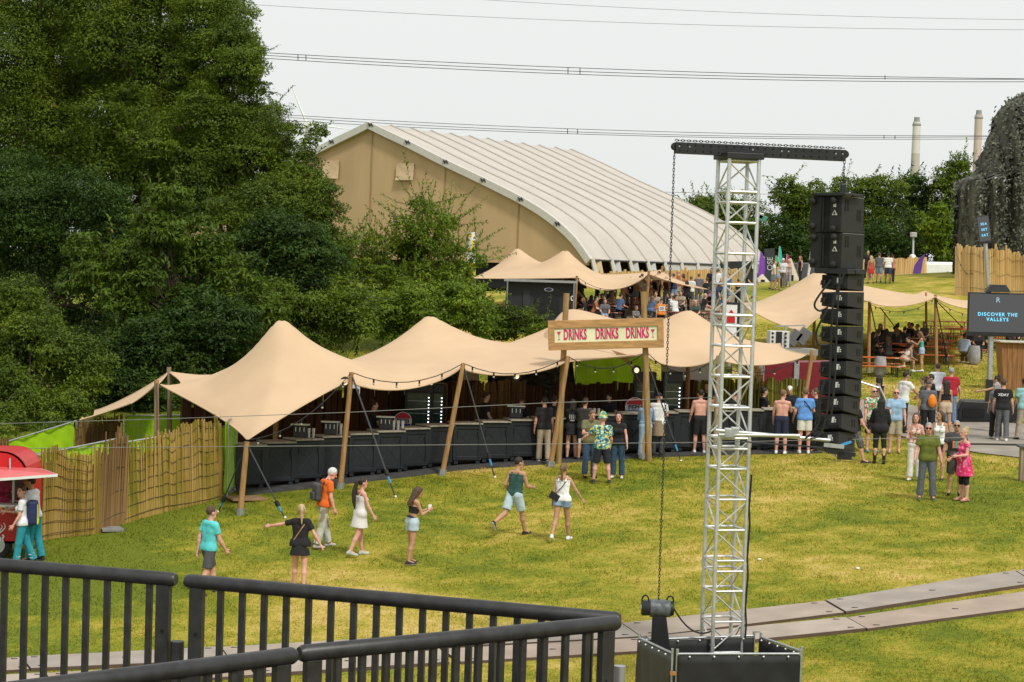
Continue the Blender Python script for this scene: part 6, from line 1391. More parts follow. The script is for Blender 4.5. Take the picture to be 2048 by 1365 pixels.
place_sets(sets2, None, 'dark red beer tables and benches', BOARDD, '')
mb = MB(); a, b = Vector(fpt(1262, 636, 90)), Vector(fpt(1345, 655, 88)); mb.bar(a + Vector((0, 0, .5)), b + Vector((0, 0, .5)), .2, 1.1); tag(mb.build('grey_counter', mat('counter_grey', (.1, .105, .115), .5), bevel=.02), 'dark grey slanted counter board behind the drinks sign', 'counter')
BAG = mat('bin_bag', (.5, .5, .52), .3, var=.2, trans=.4)
for px, py, lab in ((1757, 752, 'translucent grey bin bag hung on the left bench end'), (1945, 728, 'translucent grey bin bag beside the pale blue shirted man')):
    g_ = ground(px, py); mb = MB(); mb.lathe((g_.x, g_.y - .3, H(g_.x, g_.y - .3) + .02), [(.16, 0), (.27, .15), (.26, .5), (.22, .8)], 10); o = mb.build('bin_bag', BAG, smooth=True); tag(o, lab, 'bin bag')
LIT = mat('litter_white', (.75, .75, .75), .6)
for i, (px, py) in enumerate(((1519, 1122), (1716, 1140))): g_ = ground(px, py); mb = MB(); mb.ball(g_ + Vector((0, 0, .03)), .04, 6, (1, .7, .6)); tag(mb.build('paper_scrap', LIT), ['pale paper scrap on the lawn right of the tower', 'white paper scrap on the lawn between tower and right track'][i], 'litter')
# ------------------------------------------------------------------ people
def surface_net(V, o, h):
    """naive surface nets: V<0 is inside"""
    ins = V < 0; nx, ny, nz = V.shape
    cnt = np.zeros((nx - 1, ny - 1, nz - 1), np.int8)
    for a in (0, 1):
        for b in (0, 1):
            for c in (0, 1): cnt += ins[a:nx - 1 + a, b:ny - 1 + b, c:nz - 1 + c]
    act = (cnt > 0) & (cnt < 8); I = np.argwhere(act)
    if len(I) == 0: return None
    idx = -np.ones(act.shape, np.int64); idx[act] = np.arange(len(I)); S = np.zeros((len(I), 3)); N = np.zeros(len(I))
    cs = [(a, b, c) for a in (0, 1) for b in (0, 1) for c in (0, 1)]
    val = {k: V[I[:, 0] + k[0], I[:, 1] + k[1], I[:, 2] + k[2]] for k in cs}
    for ax in range(3):
        for k in cs:
            if k[ax]: continue
            k2 = list(k); k2[ax] = 1; k2 = tuple(k2); va, vb = val[k], val[k2]; m = (va < 0) != (vb < 0)
            t = np.where(m, va / np.where(m, va - vb, 1), 0); P = np.array(k, float)[None] + 0 * S; P[:, ax] += t; S[m] += P[m]; N[m] += 1
    P = (I + S / N[:, None]) * h + o
    Q = []
    for ax in range(3):
        b, c = (ax + 1) % 3, (ax + 2) % 3
        sl0 = [slice(None)] * 3; sl1 = [slice(None)] * 3; sl0[ax] = slice(0, -1); sl1[ax] = slice(1, None)
        for k in (b, c): sl0[k] = slice(1, -1); sl1[k] = slice(1, -1)
        A, B = ins[tuple(sl0)], ins[tuple(sl1)]; E = np.argwhere(A != B)
        if len(E) == 0: continue
        fl = A[tuple(E.T)]; E = E.copy(); E[:, b] += 1; E[:, c] += 1
        def g(db, dc): F = E.copy(); F[:, b] -= db; F[:, c] -= dc; return idx[tuple(F.T)]
        q = np.stack([g(1, 1), g(0, 1), g(0, 0), g(1, 0)], 1); q[~fl] = q[~fl][:, ::-1]; Q.append(q)
    return P, np.concatenate(Q)
class Field:
    """smooth union of rounded cones and ellipsoids; clip planes cut hems"""
    def __init__(s): s.p = []; s.cut = []
    def rc(s, a, b, ra, rb, flat=False, q=1.0, fr=None): s.p.append(('c', np.array(a, float), np.array(b, float), ra, rb, flat, q, fr)); return s
    def el(s, c, r, fr=None): s.p.append(('e', np.array(c, float), np.array(r, float), 0, 0, False, 1, fr)); return s
    def clip(s, n, d, fr=None): s.cut.append((np.array(n, float), d, fr)); return s
    def mesh(s, h, k=.03):
        lo = np.full(3, 1e9); hi = -lo; boxes = []
        for t, a, b, ra, rb, fl, q, fr in s.p:
            if t == 'c': pts = [(a, max(ra, rb)), (b, max(ra, rb))]
            else: pts = [(a, b.max())]
            l = np.full(3, 1e9); u = -l
            for c, r in pts:
                w_ = fr[0] @ c + fr[1] if fr is not None else c; l = np.minimum(l, w_ - r * 1.25); u = np.maximum(u, w_ + r * 1.25)
            l -= k + h; u += k + h; boxes.append((l, u)); lo = np.minimum(lo, l); hi = np.maximum(hi, u)
        n = np.ceil((hi - lo) / h).astype(int) + 2; D = np.full(n, 1.0)
        ax = [lo[i] + np.arange(n[i]) * h for i in range(3)]
        for (t, a, b, ra, rb, fl, q, fr), (l, u) in zip(s.p, boxes):
            i0 = np.maximum(((l - lo) / h).astype(int), 0); i1 = np.minimum(((u - lo) / h).astype(int) + 2, n)
            X, Y, Z = np.meshgrid(*[ax[i][i0[i]:i1[i]] for i in range(3)], indexing='ij', sparse=False)
            if fr is not None:
                Rm, T = fr; X, Y, Z = X - T[0], Y - T[1], Z - T[2]
                X, Y, Z = (Rm[0, 0] * X + Rm[1, 0] * Y + Rm[2, 0] * Z, Rm[0, 1] * X + Rm[1, 1] * Y + Rm[2, 1] * Z, Rm[0, 2] * X + Rm[1, 2] * Y + Rm[2, 2] * Z)
            if t == 'e':
                x, y, z = X - a[0], Y - a[1], Z - a[2]
                k0 = np.sqrt((x / b[0]) ** 2 + (y / b[1]) ** 2 + (z / b[2]) ** 2); k1 = np.sqrt((x / b[0] ** 2) ** 2 + (y / b[1] ** 2) ** 2 + (z / b[2] ** 2) ** 2) + 1e-9
                d = k0 * (k0 - 1) / k1
            else:
                ba = b - a; L2 = ba @ ba + 1e-9; x, y, z = X - a[0], (Y - a[1]) / q, Z - a[2]; bb = ba.copy(); bb[1] /= q; L2 = bb @ bb + 1e-9
                tt = np.clip((x * bb[0] + y * bb[1] + z * bb[2]) / L2, 0, 1)
                d = (np.sqrt((x - bb[0] * tt) ** 2 + (y - bb[1] * tt) ** 2 + (z - bb[2] * tt) ** 2) - (ra + (rb - ra) * tt)) * (1 if q >= 1 else q ** .5)
                if fl:
                    L = math.sqrt(L2); d = np.maximum(d, ((x - bb[0]) * bb[0] + (y - bb[1]) * bb[1] + (z - bb[2]) * bb[2]) / L)
            sub = D[i0[0]:i1[0], i0[1]:i1[1], i0[2]:i1[2]]
            hh = np.clip(.5 + .5 * (sub - d) / k, 0, 1); sub[...] = sub * (1 - hh) + d * hh - k * hh * (1 - hh)
        if s.cut:
            X, Y, Z = np.meshgrid(*ax, indexing='ij')
            for nn, dd, fr in s.cut:
                if fr is not None: n2 = fr[0] @ nn; d2 = dd + n2 @ fr[1]
                else: n2, d2 = nn, dd
                D = np.maximum(D, n2[0] * X + n2[1] * Y + n2[2] * Z - d2)
        D[0] = D[-1] = 1; D[:, 0] = D[:, -1] = 1; D[:, :, 0] = D[:, :, -1] = 1
        return surface_net(D, lo, h)
SKIN = {'fair': (.56, .33, .235), 'pink': (.60, .31, .24), 'tan': (.43, .235, .14), 'brown': (.25, .125, .075), 'dark': (.09, .045, .028)}
HAIRC = {'dark': (.022, .014, .010), 'brown': (.075, .04, .02), 'lbrown': (.16, .09, .045), 'blond': (.42, .31, .17), 'grey': (.30, .29, .28), 'white': (.58, .57, .55), 'red': (.22, .06, .02), 'black': (.01, .009, .009)}
def skin_m(k): return mat('skin_' + k, SKIN[k], .55, var=.07, scale=9)
def hair_m(k): return mat('hair_' + k, HAIRC[k], .6, var=.3, scale=30, bump=.4, bscale=80)
EYE = mat('eye_dark', (.02, .014, .012), .35); LIP = mat('lip', (.36, .13, .11), .5); LENS = mat('dark_lens', (.006, .006, .007), .15)
def cloth(col, nm=None): 
    return mat(nm or 'cloth_%02x%02x%02x' % tuple(int(255 * min(1, c)) for c in col), col, .85, var=.14, scale=11, bump=.7, bscale=13)
def rotx(a): c, s = math.cos(a), math.sin(a); return np.array([[1, 0, 0], [0, c, -s], [0, s, c]])
def rotz(a): c, s = math.cos(a), math.sin(a); return np.array([[c, -s, 0], [s, c, 0], [0, 0, 1]])
def person(label, pos, face, H_=1.75, sex='m', skin='fair', hair=('short', 'brown'), top=('tee', (.5, .5, .5)), bottom=('trousers', (.05, .05, .06)), shoes=((.02, .02, .02), (.6, .6, .6)),
           legs=((0, 3), (0, 3)), arms=((5, 8, 12), (5, 8, 12)), lean=3, head=(0, 0), fat=1.0, vox=None, group=None, glasses=False, spread=0.0, lod=0, dz=0.0, inward=.3, neckline=None):
    """legs: (hip flex, knee bend) left,right; arms: (flex, abduct, elbow) left,right; face: 0 away, 90 right, 180 to camera"""
    g = H_ / 1.75; fem = sex == 'f'; P = Vector(pos); h = vox or (.016 if lod == 0 else .026)
    root = thing('person', label, 'person', P, -R(face), group)
    S = lambda *a: np.array(a, float) * g
    def leg(side, hip, knee):
        a0 = S(side * .085, 0, -.03); th = R(hip); ab = R(3 + spread) * side
        d1 = np.array([math.sin(ab) * math.cos(th), math.sin(th), -math.cos(th) * math.cos(ab)]); k_ = a0 + d1 * .43 * g
        t2 = R(hip - knee); d2 = np.array([math.sin(ab) * .6 * math.cos(t2), math.sin(t2), -math.cos(t2)]); an = k_ + d2 * .41 * g
        ta = hip - knee; pit = R(max(-65, min(20, ta + 14)) if ta < -14 else (ta - 10 if 10 < ta < 40 else 0)); f = np.array([side * .12, math.cos(pit), math.sin(pit)])
        return a0, k_, an, f
    Ls = [leg(-1, *legs[0]), leg(1, *legs[1])]
    def sole(L): a0, k_, an, f = L; return min(an[2] - .085 * g, (an + f * .17 * g)[2] - .045 * g, (an - f * .06 * g)[2] - .06 * g)
    zs = min(sole(L) for L in Ls); off = np.array([0, 0, -zs])
    Ls = [tuple(x + off for x in L[:3]) + (L[3],) for L in Ls]; pel = off.copy()
    TR_ = (rotx(-R(lean)), pel)                        # torso frame
    tw = lambda p: TR_[0] @ np.asarray(p, float) + TR_[1]
    nk = tw(S(0, 0, .50)); HR = TR_[0] @ rotz(-R(head[0])) @ rotx(-R(head[1] - lean * .7)); HF = (HR, nk - HR @ S(0, 0, .50))
    hwd = lambda p: HF[0] @ np.asarray(p, float) + HF[1]
    sx = .152 if fem else .182
    def arm(side, fl, ab, el):
        a0 = tw(S(side * sx, 0, .455)); f, a = R(fl), R(ab); d1 = TR_[0] @ np.array([side * math.sin(a), math.cos(a) * math.sin(f), -math.cos(a) * math.cos(f)])
        fw = np.array([-side * inward, .8, .6]); n = fw - d1 * (fw @ d1); n /= np.linalg.norm(n) + 1e-9; e = R(el); e_ = a0 + d1 * .285 * g; d2 = d1 * math.cos(e) + n * math.sin(e); w_ = e_ + d2 * .245 * g
        return a0, e_, w_, d2
    As = [arm(-1, *arms[0]), arm(1, *arms[1])]
    # ---- body
    def torso(F_, inf, lo=-9, hi=9, wide=1.0, sh=True):
        q = .78
        F_.rc(S(-.068 if not fem else -.078, 0, .0), S(.068 if not fem else .078, 0, .0), (.104 if not fem else .108) * g * wide + inf, (.104 if not fem else .108) * g * wide + inf, q=.92, fr=TR_)
        bw, br = (.045, .108) if not fem else (.032, .094)
        for s_ in (-1, 1): F_.rc(S(s_ * (bw + .02), -.005, .06), S(s_ * bw, 0, .20), br * g * fat + inf, br * g * (1 + (fat - 1) * .7) + inf, q=q + .08 * (fat - 1), fr=TR_)
        for s_ in (-1, 1): F_.rc(S(s_ * bw, .0, .20), S(s_ * (.075 if not fem else .058), 0, .34), br * g + inf, (.112 if not fem else .098) * g + inf, q=q, fr=TR_)
        if fem:
            for s_ in (-1, 1): F_.el(S(s_ * .062, .072, .315), (np.array([.06, .058, .06]) * g + inf), fr=TR_)
        else: F_.rc(S(-.07, .03, .35), S(.07, .03, .35), .085 * g + inf, .085 * g + inf, q=q, fr=TR_)
        if fat > 1.1: F_.el(S(0, .06, .10), np.array([.13, .12, .13]) * g * fat ** .5 + inf, fr=TR_)
        if sh: F_.rc(S(-sx + .035, -.005, .445), S(sx - .035, -.005, .445), .064 * g + inf, .064 * g + inf, q=.9, fr=TR_); F_.rc(S(-.09, -.02, .47), S(.09, -.02, .47), .052 * g + inf, .052 * g + inf, fr=TR_)
    B = Field(); torso(B, 0)
    for a0, k_, an, f in Ls:
        th = (.088 if not fem else .092) * g * (1 + (fat - 1) * .5); B.rc(a0 + np.array([0, -.005, .02]), k_, th, .056 * g); m = k_ + (an - k_) * .32 + np.array([0, -.012, 0]) * g; B.rc(k_, m, .054 * g, .056 * g); B.rc(m, an, .054 * g, .036 * g); B.rc(an, an + f * .12 * g - np.array([0, 0, .04 * g]), .034 * g, .03 * g)
    for a0, e_, w_, d in As:
        ar = (.047 if not fem else .040) * g * (1 + (fat - 1) * .4); B.rc(a0, e_, ar * 1.08, ar * .82); m = e_ + (w_ - e_) * .3; B.rc(e_, m, ar * .82, ar * .86); B.rc(m, w_, ar * .86, ar * .56)
        if lod: B.rc(w_, w_ + d * .12 * g, .03 * g, .026 * g)
    B.rc(S(0, -.01, .47), S(0, .012, .60), (.058 if not fem else .05) * g, (.053 if not fem else .046) * g, fr=HF)
    B.el(S(0, .015, .700), S(.076, .097, .105), fr=HF); B.el(S(0, .045, .625), S(.055, .062, .065), fr=HF); B.rc(S(-.03, .07, .60), S(.03, .07, .60), .026 * g, .026 * g, fr=HF)
    B.rc(S(0, .108, .695), S(0, .128, .662), .011 * g, .018 * g, fr=HF)
    for s_ in (-1, 1): B.el(S(s_ * .079, .005, .675), S(.014, .026, .034), fr=HF)
    Pm, Q = B.mesh(h, .022); Pm = list(map(tuple, Pm)); Fb = [tuple(q) for q in Q]; mi = [0] * len(Fb)
    ex = MB()
    if not lod:
        for side, (a0, e_, w_, d) in zip((-1, 1), As):      # hands: palm, four bent fingers, thumb
            d = Vector(d); pn = Vector((-side, .15, 0)); pn = (pn - d * pn.dot(d)); pn = pn.normalized() if pn.length > .1 else Vector((0, -1, 0)); ac = d.cross(pn).normalized() * (1 if True else 1); w0 = Vector(w_)
            if (TR_[0] @ np.array([0, 1, 0])) @ np.array(ac) < 0: ac = -ac
            fl_ = lambda r1, r2, n_=8: [ac * r1 * math.cos(2 * math.pi * k / n_) + pn * r2 * math.sin(2 * math.pi * k / n_) for k in range(n_)]
            rings = [(w0 - d * .015, .024, .019), (w0 + d * .03 * g, .036, .018), (w0 + d * .085 * g, .042, .016), (w0 + d * .10 * g, .036, .012)]
            vs = []; 
            for c, r1, r2 in rings: vs += [c + v for v in fl_(r1 * g, r2 * g)]
            fs = [(i * 8 + k, i * 8 + (k + 1) % 8, (i + 1) * 8 + (k + 1) % 8, (i + 1) * 8 + k) for i in range(3) for k in range(8)] + [tuple(range(24, 32))]; ex.add(vs, fs)
            for j, ln in enumerate((.070, .080, .074, .058)):
                b0 = w0 + d * .088 * g + ac * (.030 - .020 * j) * g; c1 = R(18 + 5 * j); c2 = R(48 + 6 * j); d1 = d * math.cos(c1) + pn * math.sin(c1); d2 = d * math.cos(c2) + pn * math.sin(c2)
                ex.poly([b0, b0 + d1 * ln * .5 * g, b0 + d1 * ln * .5 * g + d2 * ln * .5 * g], [.0098 * g, .0088 * g, .0068 * g], 6)
            b0 = w0 + d * .03 * g + ac * .032 * g; d1 = (d * .6 + ac * .75 + pn * .25).normalized(); d2 = (d * .9 + ac * .3 + pn * .35).normalized(); ex.poly([b0, b0 + d1 * .035 * g, b0 + d1 * .035 * g + d2 * .03 * g], [.0125 * g, .0105 * g, .008 * g], 6)
    ex.cur = 1
    bal = hair[0] == 'bald'
    for s_ in (-1, 1):
        ex.ball(Vector(hwd(S(s_ * .031, .098, .700))), .0105 * g, 6)
        a, b = Vector(hwd(S(s_ * .016, .107, .722))), Vector(hwd(S(s_ * .046, .096, .724))); ex.tube(a, b, .005 * g, n=4)
    ex.cur = 2; a, b = Vector(hwd(S(-.022, .104, .627))), Vector(hwd(S(.022, .104, .627))); ex.tube(a, b, .007 * g, n=5)
    n0 = len(Pm); Pm += ex.v; Fb += [tuple(i + n0 for i in f) for f in ex.f]; mi += ex.m
    me = bpy.data.meshes.new('body'); me.from_pydata(Pm, [], Fb); me.polygons.foreach_set('material_index', mi); me.polygons.foreach_set('use_smooth', [True] * len(Fb))
    for m in (skin_m(skin), EYE, LIP): me.materials.append(m)
    o = bpy.data.objects.new('body', me); COL.objects.link(o); o.parent = root
    def put(F_, nm, m, k=.02, hh=None):
        r = F_.mesh(hh or h, k)
        if r is None: return None
        return mesh_np(nm, r[0], r[1], m, root, smooth=True)
    mm = lambda c: c if not isinstance(c, tuple) else cloth(c)
    # ---- bottom half
    kind, colr = bottom[0], bottom[1]; ln = bottom[2] if len(bottom) > 2 else None
    if kind in ('shorts', 'trousers', 'leggings'):
        F_ = Field(); inf = {'shorts': .02, 'trousers': .017, 'leggings': .008}[kind] * g
        wi = .115 if top[0] in ('crop', 'bra') else .10
        F_.rc(S(-.07 if not fem else -.078, 0, .0), S(.07 if not fem else .078, 0, .0), .106 * g + inf, .106 * g + inf, q=.92, fr=TR_)
        for s_ in (-1, 1): F_.rc(S(s_ * .06, -.005, .06), S(s_ * .05, 0, .13), (.108 if not fem else .098) * g * fat + inf * .6, (.108 if not fem else .094) * g * fat + inf * .6, q=.8, fr=TR_)
        if fat > 1.1: F_.el(S(0, .06, .10), np.array([.13, .12, .13]) * g * fat ** .5 + inf * .5, fr=TR_)
        frac = ln if ln is not None else (.85 if kind == 'shorts' else 2)
        for a0, k_, an, f in Ls:
            th = (.088 if not fem else .092) * g * (1 + (fat - 1) * .5); e = a0 + (k_ - a0) * min(frac, 1); r1 = th + (.056 * g - th) * min(frac, 1)
            F_.rc(a0 + np.array([0, -.005, .02]), e, th + inf, r1 + inf * (1.9 if kind == 'shorts' else 1.2), flat=frac <= 1)
            if frac > 1:
                e2 = k_ + (an - k_) * min(frac - 1, .97); w2 = {'leggings': 1.0, 'trousers': 1.9, 'shorts': 1.6}[kind]; F_.rc(k_, e2, .056 * g + inf * 1.2, (.036 if frac >= 1.9 else .05) * g + inf * w2 + (.012 * g if kind == 'trousers' else 0), flat=True)
        F_.clip((0, 0, 1), wi * g, TR_); put(F_, kind, mm(colr), .025)
    elif kind == 'skirt':
        F_ = Field(); L_ = ln or .35; F_.rc(S(0, 0, .10), S(0, 0, .10 - L_), (.13 if fem else .15) * g, .215 * g, flat=True, q=.85, fr=TR_); F_.clip((0, 0, 1), .11 * g, TR_); put(F_, 'skirt', mm(colr))
    # ---- top half
    kind, colr = top[0], top[1]; hem = top[2] if len(top) > 2 else None
    if kind != 'none':
        F_ = Field(); inf = {'tee': .020, 'polo': .02, 'hoodie': .035, 'tank': .012, 'crop': .010, 'bra': .009, 'dress': .014, 'blouse': .022, 'jacket': .03, 'shirt': .022}[kind] * g
        slv = {'tee': .62, 'polo': .6, 'hoodie': 2, 'tank': 0, 'crop': 0, 'bra': 0, 'dress': .35, 'blouse': .2, 'jacket': 2, 'shirt': .7}[kind]
        if len(top) > 3: slv = top[3]
        torso(F_, inf + (.006 if kind in ('tee', 'polo', 'shirt') else 0), wide=1.14 if kind not in ('bra', 'crop') else 1.0, sh=kind not in ('bra', 'crop'))
        if slv:
            for a0, e_, w_, d in As:
                ar = (.047 if not fem else .040) * g * (1 + (fat - 1) * .4)
                F_.rc(a0, a0 + (e_ - a0) * min(slv, 1), ar * 1.08 + inf, ar * .9 + inf * 1.35, flat=slv <= 1)
                if slv > 1: F_.rc(e_, e_ + (w_ - e_) * min(slv - 1, .95), ar * .85 + inf, ar * .6 + inf, flat=True)
        hz = {'tee': -.06, 'polo': -.05, 'hoodie': -.09, 'tank': -.02, 'crop': .2, 'bra': .245, 'dress': 0, 'blouse': -.02, 'jacket': .05, 'shirt': -.07}[kind] if hem is None else hem
        if kind == 'dress':
            L_ = -hz if hem is not None else .42; F_.rc(S(0, 0, .12), S(0, 0, -L_), (.135) * g * fat, (.228 if fat < 1.1 else .25) * g, flat=True, q=.85, fr=TR_); hz = -L_ - .02
        F_.clip((0, 0, -1), -hz * g, TR_)
        nl = neckline or {'tank': .435, 'crop': .37, 'bra': .36, 'dress': .46}.get(kind, .53)
        F_.clip((0, 0, 1), nl * g, TR_)
        nm = {'tee': 'tshirt', 'polo': 'polo_shirt', 'hoodie': 'hoodie', 'tank': 'tank_top', 'crop': 'crop_top', 'bra': 'bikini_top', 'dress': 'dress', 'blouse': 'blouse', 'jacket': 'jacket', 'shirt': 'shirt'}[kind]
        to = put(F_, nm, mm(colr), .025)
        if kind in ('tank', 'crop', 'bra', 'dress') and slv == 0 or kind in ('tank', 'bra', 'crop'):
            mb = MB()
            for s_ in (-1, 1): 
                st = [S(s_ * .075, -.098, nl - .03), S(s_ * .085, -.075, .45), S(s_ * .085, -.005, .520), S(s_ * .08, .07, .46), S(s_ * .07, .098, nl - .03)]
                mb.poly([Vector(tw(p)) for p in st], (.02 if kind == 'tank' else .008) * g, 5)
            mb.build('strap', mm(colr), to, local=True, smooth=True)
    # ---- shoes
    sc, so = shoes
    for a0, k_, an, f in Ls:
        if sc is None: continue
        F_ = Field(); up_ = np.array([0, 0, 1.0]); f = np.array(f); rt = np.cross(f, up_); nu = np.cross(rt, f); nu /= np.linalg.norm(nu)
        bt = an - nu * .083 * g; heel = bt - f * .045 * g + nu * .036 * g; toe = bt + f * .165 * g + nu * .030 * g
        F_.rc(heel, toe, .040 * g, .034 * g); F_.rc(an - nu * .01 * g - f * .01, an + f * .06 * g - nu * .045 * g, .044 * g, .036 * g)
        if len(shoes) > 2: pass
        bh = .0
        F_.clip(-nu, -(nu @ (bt + nu * .004 * g))); r = F_.mesh(min(h, .014), .02)
        if r is None: continue
        cen = r[0][r[1]].mean(1); mi_ = ((cen - bt) @ nu < .022 * g).astype(int)
        mesh_np('shoe', r[0], r[1], [cloth(sc), cloth(so)], root, smooth=True, mi=mi_)
    # ---- hair and headwear
    hk, hc = hair; F_ = Field(); hm_ = hair_m(hc) if isinstance(hc, str) else None
    if hk not in ('bald', 'cap', 'bucket'):
        F_.el(S(0, .004, .718), S(.085, .104, .104), fr=HF)
        if hk in ('long', 'bob'):
            L_ = .30 if hk == 'long' else .10
            for s_ in (-1, 0, 1): F_.rc(S(s_ * .055, -.05, .70), S(s_ * .065, -.075 - .02 * (s_ == 0), .60 - L_), .055 * g, .034 * g, fr=HF)
            for s_ in (-1, 1): F_.rc(S(s_ * .075, .0, .70), S(s_ * .085, .0, .60 - L_ * .5), .03 * g, .022 * g, fr=HF)
        if hk == 'pony': F_.rc(S(0, -.10, .75), S(0, -.15, .70), .035 * g, .036 * g, fr=HF); F_.rc(S(0, -.15, .70), S(.01, -.125, .42), .036 * g, .018 * g, fr=HF)
        if hk == 'bun': F_.el(S(0, -.06, .815), S(.05, .05, .045), fr=HF)
        if hk == 'curly':
            rr = np.random.default_rng(int(P.x * 100) & 255)
            for _ in range(16): u = unit(rr, 1)[0]; u[2] = abs(u[2]) - .2; F_.el(S(0, -.01, .715) + u * .085 * g, S(.035, .035, .035), fr=HF)
        fz = .742 if hk != 'short' else .738
        n1 = np.array([0, .92, -.40]); n1 /= np.linalg.norm(n1); F_.clip(n1, n1 @ S(0, .072, .745), HF)            # open the face
        if hk == 'short': n2 = np.array([0, .25, -1.0]); n2 /= np.linalg.norm(n2); F_.clip(n2, n2 @ S(0, -.02, .645), HF)
        put(F_, 'hair', hm_, .02)
    else:
        if hk == 'cap': F_.el(S(0, .0, .735), S(.086, .103, .085), fr=HF); F_.clip((0, 0, -1), -.715 * g, HF); F_.rc(S(-.035, .10, .728), S(.035, .10, .728), .022 * g, .022 * g, fr=HF); F_.rc(S(0, .10, .726), S(0, .165, .715), .03 * g, .03 * g, fr=HF)
        if hk == 'bucket': F_.rc(S(0, 0, .80), S(0, 0, .70), .085 * g, .135 * g, flat=True, fr=HF)
        if hk != 'bald': put(F_, 'hat', mm(hc) if isinstance(hc, tuple) else hair_m(hc) if isinstance(hc, str) else hc, .02)
    if glasses:
        mb = MB()
        for s_ in (-1, 1): mb.box(Vector(hwd(S(s_ * .034, .112, .70))), (.058 * g, .014 * g, .036 * g), Matrix(HF[0].tolist()))
        mb.bar(Vector(hwd(S(-.08, .03, .705))), Vector(hwd(S(-.06, .11, .705))), .008, .01); mb.bar(Vector(hwd(S(.08, .03, .705))), Vector(hwd(S(.06, .11, .705))), .008, .01); mb.bar(Vector(hwd(S(-.02, .113, .705))), Vector(hwd(S(.02, .113, .705))), .01, .01); mb.build('sunglasses', LENS, root, local=True)
    W = lambda p: root.location + Matrix.Rotation(-R(face), 3, 'Z') @ Vector(p)
    root['_'] = 0; del root['_']
    return dict(root=root, wl=W(As[0][2] + As[0][3] * .07 * g), wr=W(As[1][2] + As[1][3] * .07 * g), T=lambda *a: W(tw(S(*a))), Hd=lambda *a: W(hwd(S(*a))), Wst=[W(a[2]) for a in As], legs=Ls)
def gp(px, py, back=0.0):
    q = ground(px, py); q = Vector((q.x, q.y + back, 0)); q.z = H(q.x, q.y); return q
def item(name, label, cat, mb, mats, at_=None, **k): o = mb.build(name, mats, **k); return tag(o, label, cat)
BK = (.012, .012, .014); WH = (.72, .72, .72); DEN = (.20, .29, .42); LDEN = (.40, .50, .58); JEAN = (.045, .085, .16); BEI = (.40, .33, .24); NAVY = (.015, .02, .045); GRY = (.12, .12, .13)
GW = 'people walking over the lawn'; GBAR = 'people at the bar'; GR = 'people standing around on the right'
p = person('short haired man in turquoise polo and dark grey shorts walking behind the railing', gp(415, 1190), 50, 1.78, top=('polo', (.10, .55, .58)), bottom=('shorts', (.07, .07, .075)), skin='pink', hair=('short', 'brown'), legs=((22, 8), (-14, 12)), arms=((-18, 6, 15), (20, 6, 18)), group=GW)
p = person('blonde woman in black romper pointing left with outstretched arm', gp(598, 1180), 5, 1.68, 'f', top=('tee', BK, -.05), bottom=('skirt', BK, .33), skin='pink', hair=('pony', 'blond'), shoes=((.22, .13, .08), (.2, .12, .08)), arms=((20, 74, 8), (-4, 30, 12)), legs=((8, 6), (-6, 8)), head=(-12, 4), group=GW)
mb = MB(); mb.poly([p['T'](.14, -.02, .50), p['T'](.05, -.125, .34), p['T'](-.12, -.1, .08)], .012, 5); item('bag_strap', 'thin tan bag strap across the back of the blonde woman in black', 'bag strap', mb, mat('tan_leather', (.35, .2, .1), .6))
p = person('white haired man in orange tee with grey rucksack and pale printed trousers', gp(645, 1096), 62, 1.80, top=('tee', (.68, .13, .015)), bottom=('trousers', pattern_mat('print_trousers', [(.42, .42, .36), (.46, .45, .38), (.34, .34, .28), (.25, .2, .14), (.5, .5, .44)], 9.)), skin='pink', hair=('short', 'white'), shoes=((.40, .38, .36), (.55, .12, .06)), legs=((14, 4), (-10, 6)), arms=((8, 10, 22), (8, 10, 16)), lean=8, head=(15, 26), group=GW)
bp_ = thing('backpack', 'small dark grey rucksack on the back of the orange shirted man', 'backpack', p['T'](0, -.19, .25)); rm = Matrix.Rotation(-R(62), 3, 'Z'); RG = mat('rucksack_grey', (.055, .058, .06), .7, var=.25, scale=12)
mb = MB(); mb.box(p['T'](0, -.2, .24), (.27, .15, .40), rm); mb.build('pack', RG, bp_, bevel=.05); mb = MB(); mb.box(p['T'](0, -.29, .15), (.2, .06, .18), rm); mb.build('front_pocket', RG, bp_, bevel=.025)
mb = MB()
for s_ in (-1, 1): mb.poly([p['T'](s_ * .08, -.13, .42), p['T'](s_ * .1, -.04, .54), p['T'](s_ * .11, .10, .42), p['T'](s_ * .13, .08, .15)], .018, 5)
mb.build('shoulder_strap', BLACKM, bp_)
p = person('woman in white crochet mini dress with very long dark ponytail', gp(718, 1112), 62, 1.68, 'f', top=('dress', mat('white_crochet', (.66, .64, .63), .9, var=.12, scale=60, bump=.6, bscale=70), -.31, 0), bottom=('none', BK), skin='pink', hair=('pony', 'dark'), shoes=((.42, .50, .46), (.55, .58, .55)), legs=((10, 4), (-12, 14)), arms=((-6, 10, 10), (18, 12, 14)), group=GW, neckline=.40)
mb = MB(); mb.poly([p['Hd'](0, -.13, .72), p['Hd'](.0, -.19, .5), p['Hd'](.01, -.19, .28), p['Hd'](.02, -.16, .1)], [.04, .05, .045, .012], 8); o = mb.build('hair_length', hair_m('dark'), smooth=True); o.parent = p['root']; o.matrix_parent_inverse = p['root'].matrix_basis.inverted() if False else (Matrix.Translation(p['root'].location) @ Matrix.Rotation(-R(62), 4, 'Z')).inverted(); o.name = 'ponytail'
p = person('woman in black bikini top and light denim shorts looking at her phone', gp(822, 1130), 58, 1.64, 'f', top=('bra', BK, .20), bottom=('shorts', LDEN, .36), skin='tan', hair=('long', 'brown'), shoes=((.03, .02, .025), (.5, .5, .5)), legs=((6, 4), (-6, 6)), arms=((22, 10, 85), (24, 10, 95)), lean=5, head=(5, 22), group=GW)
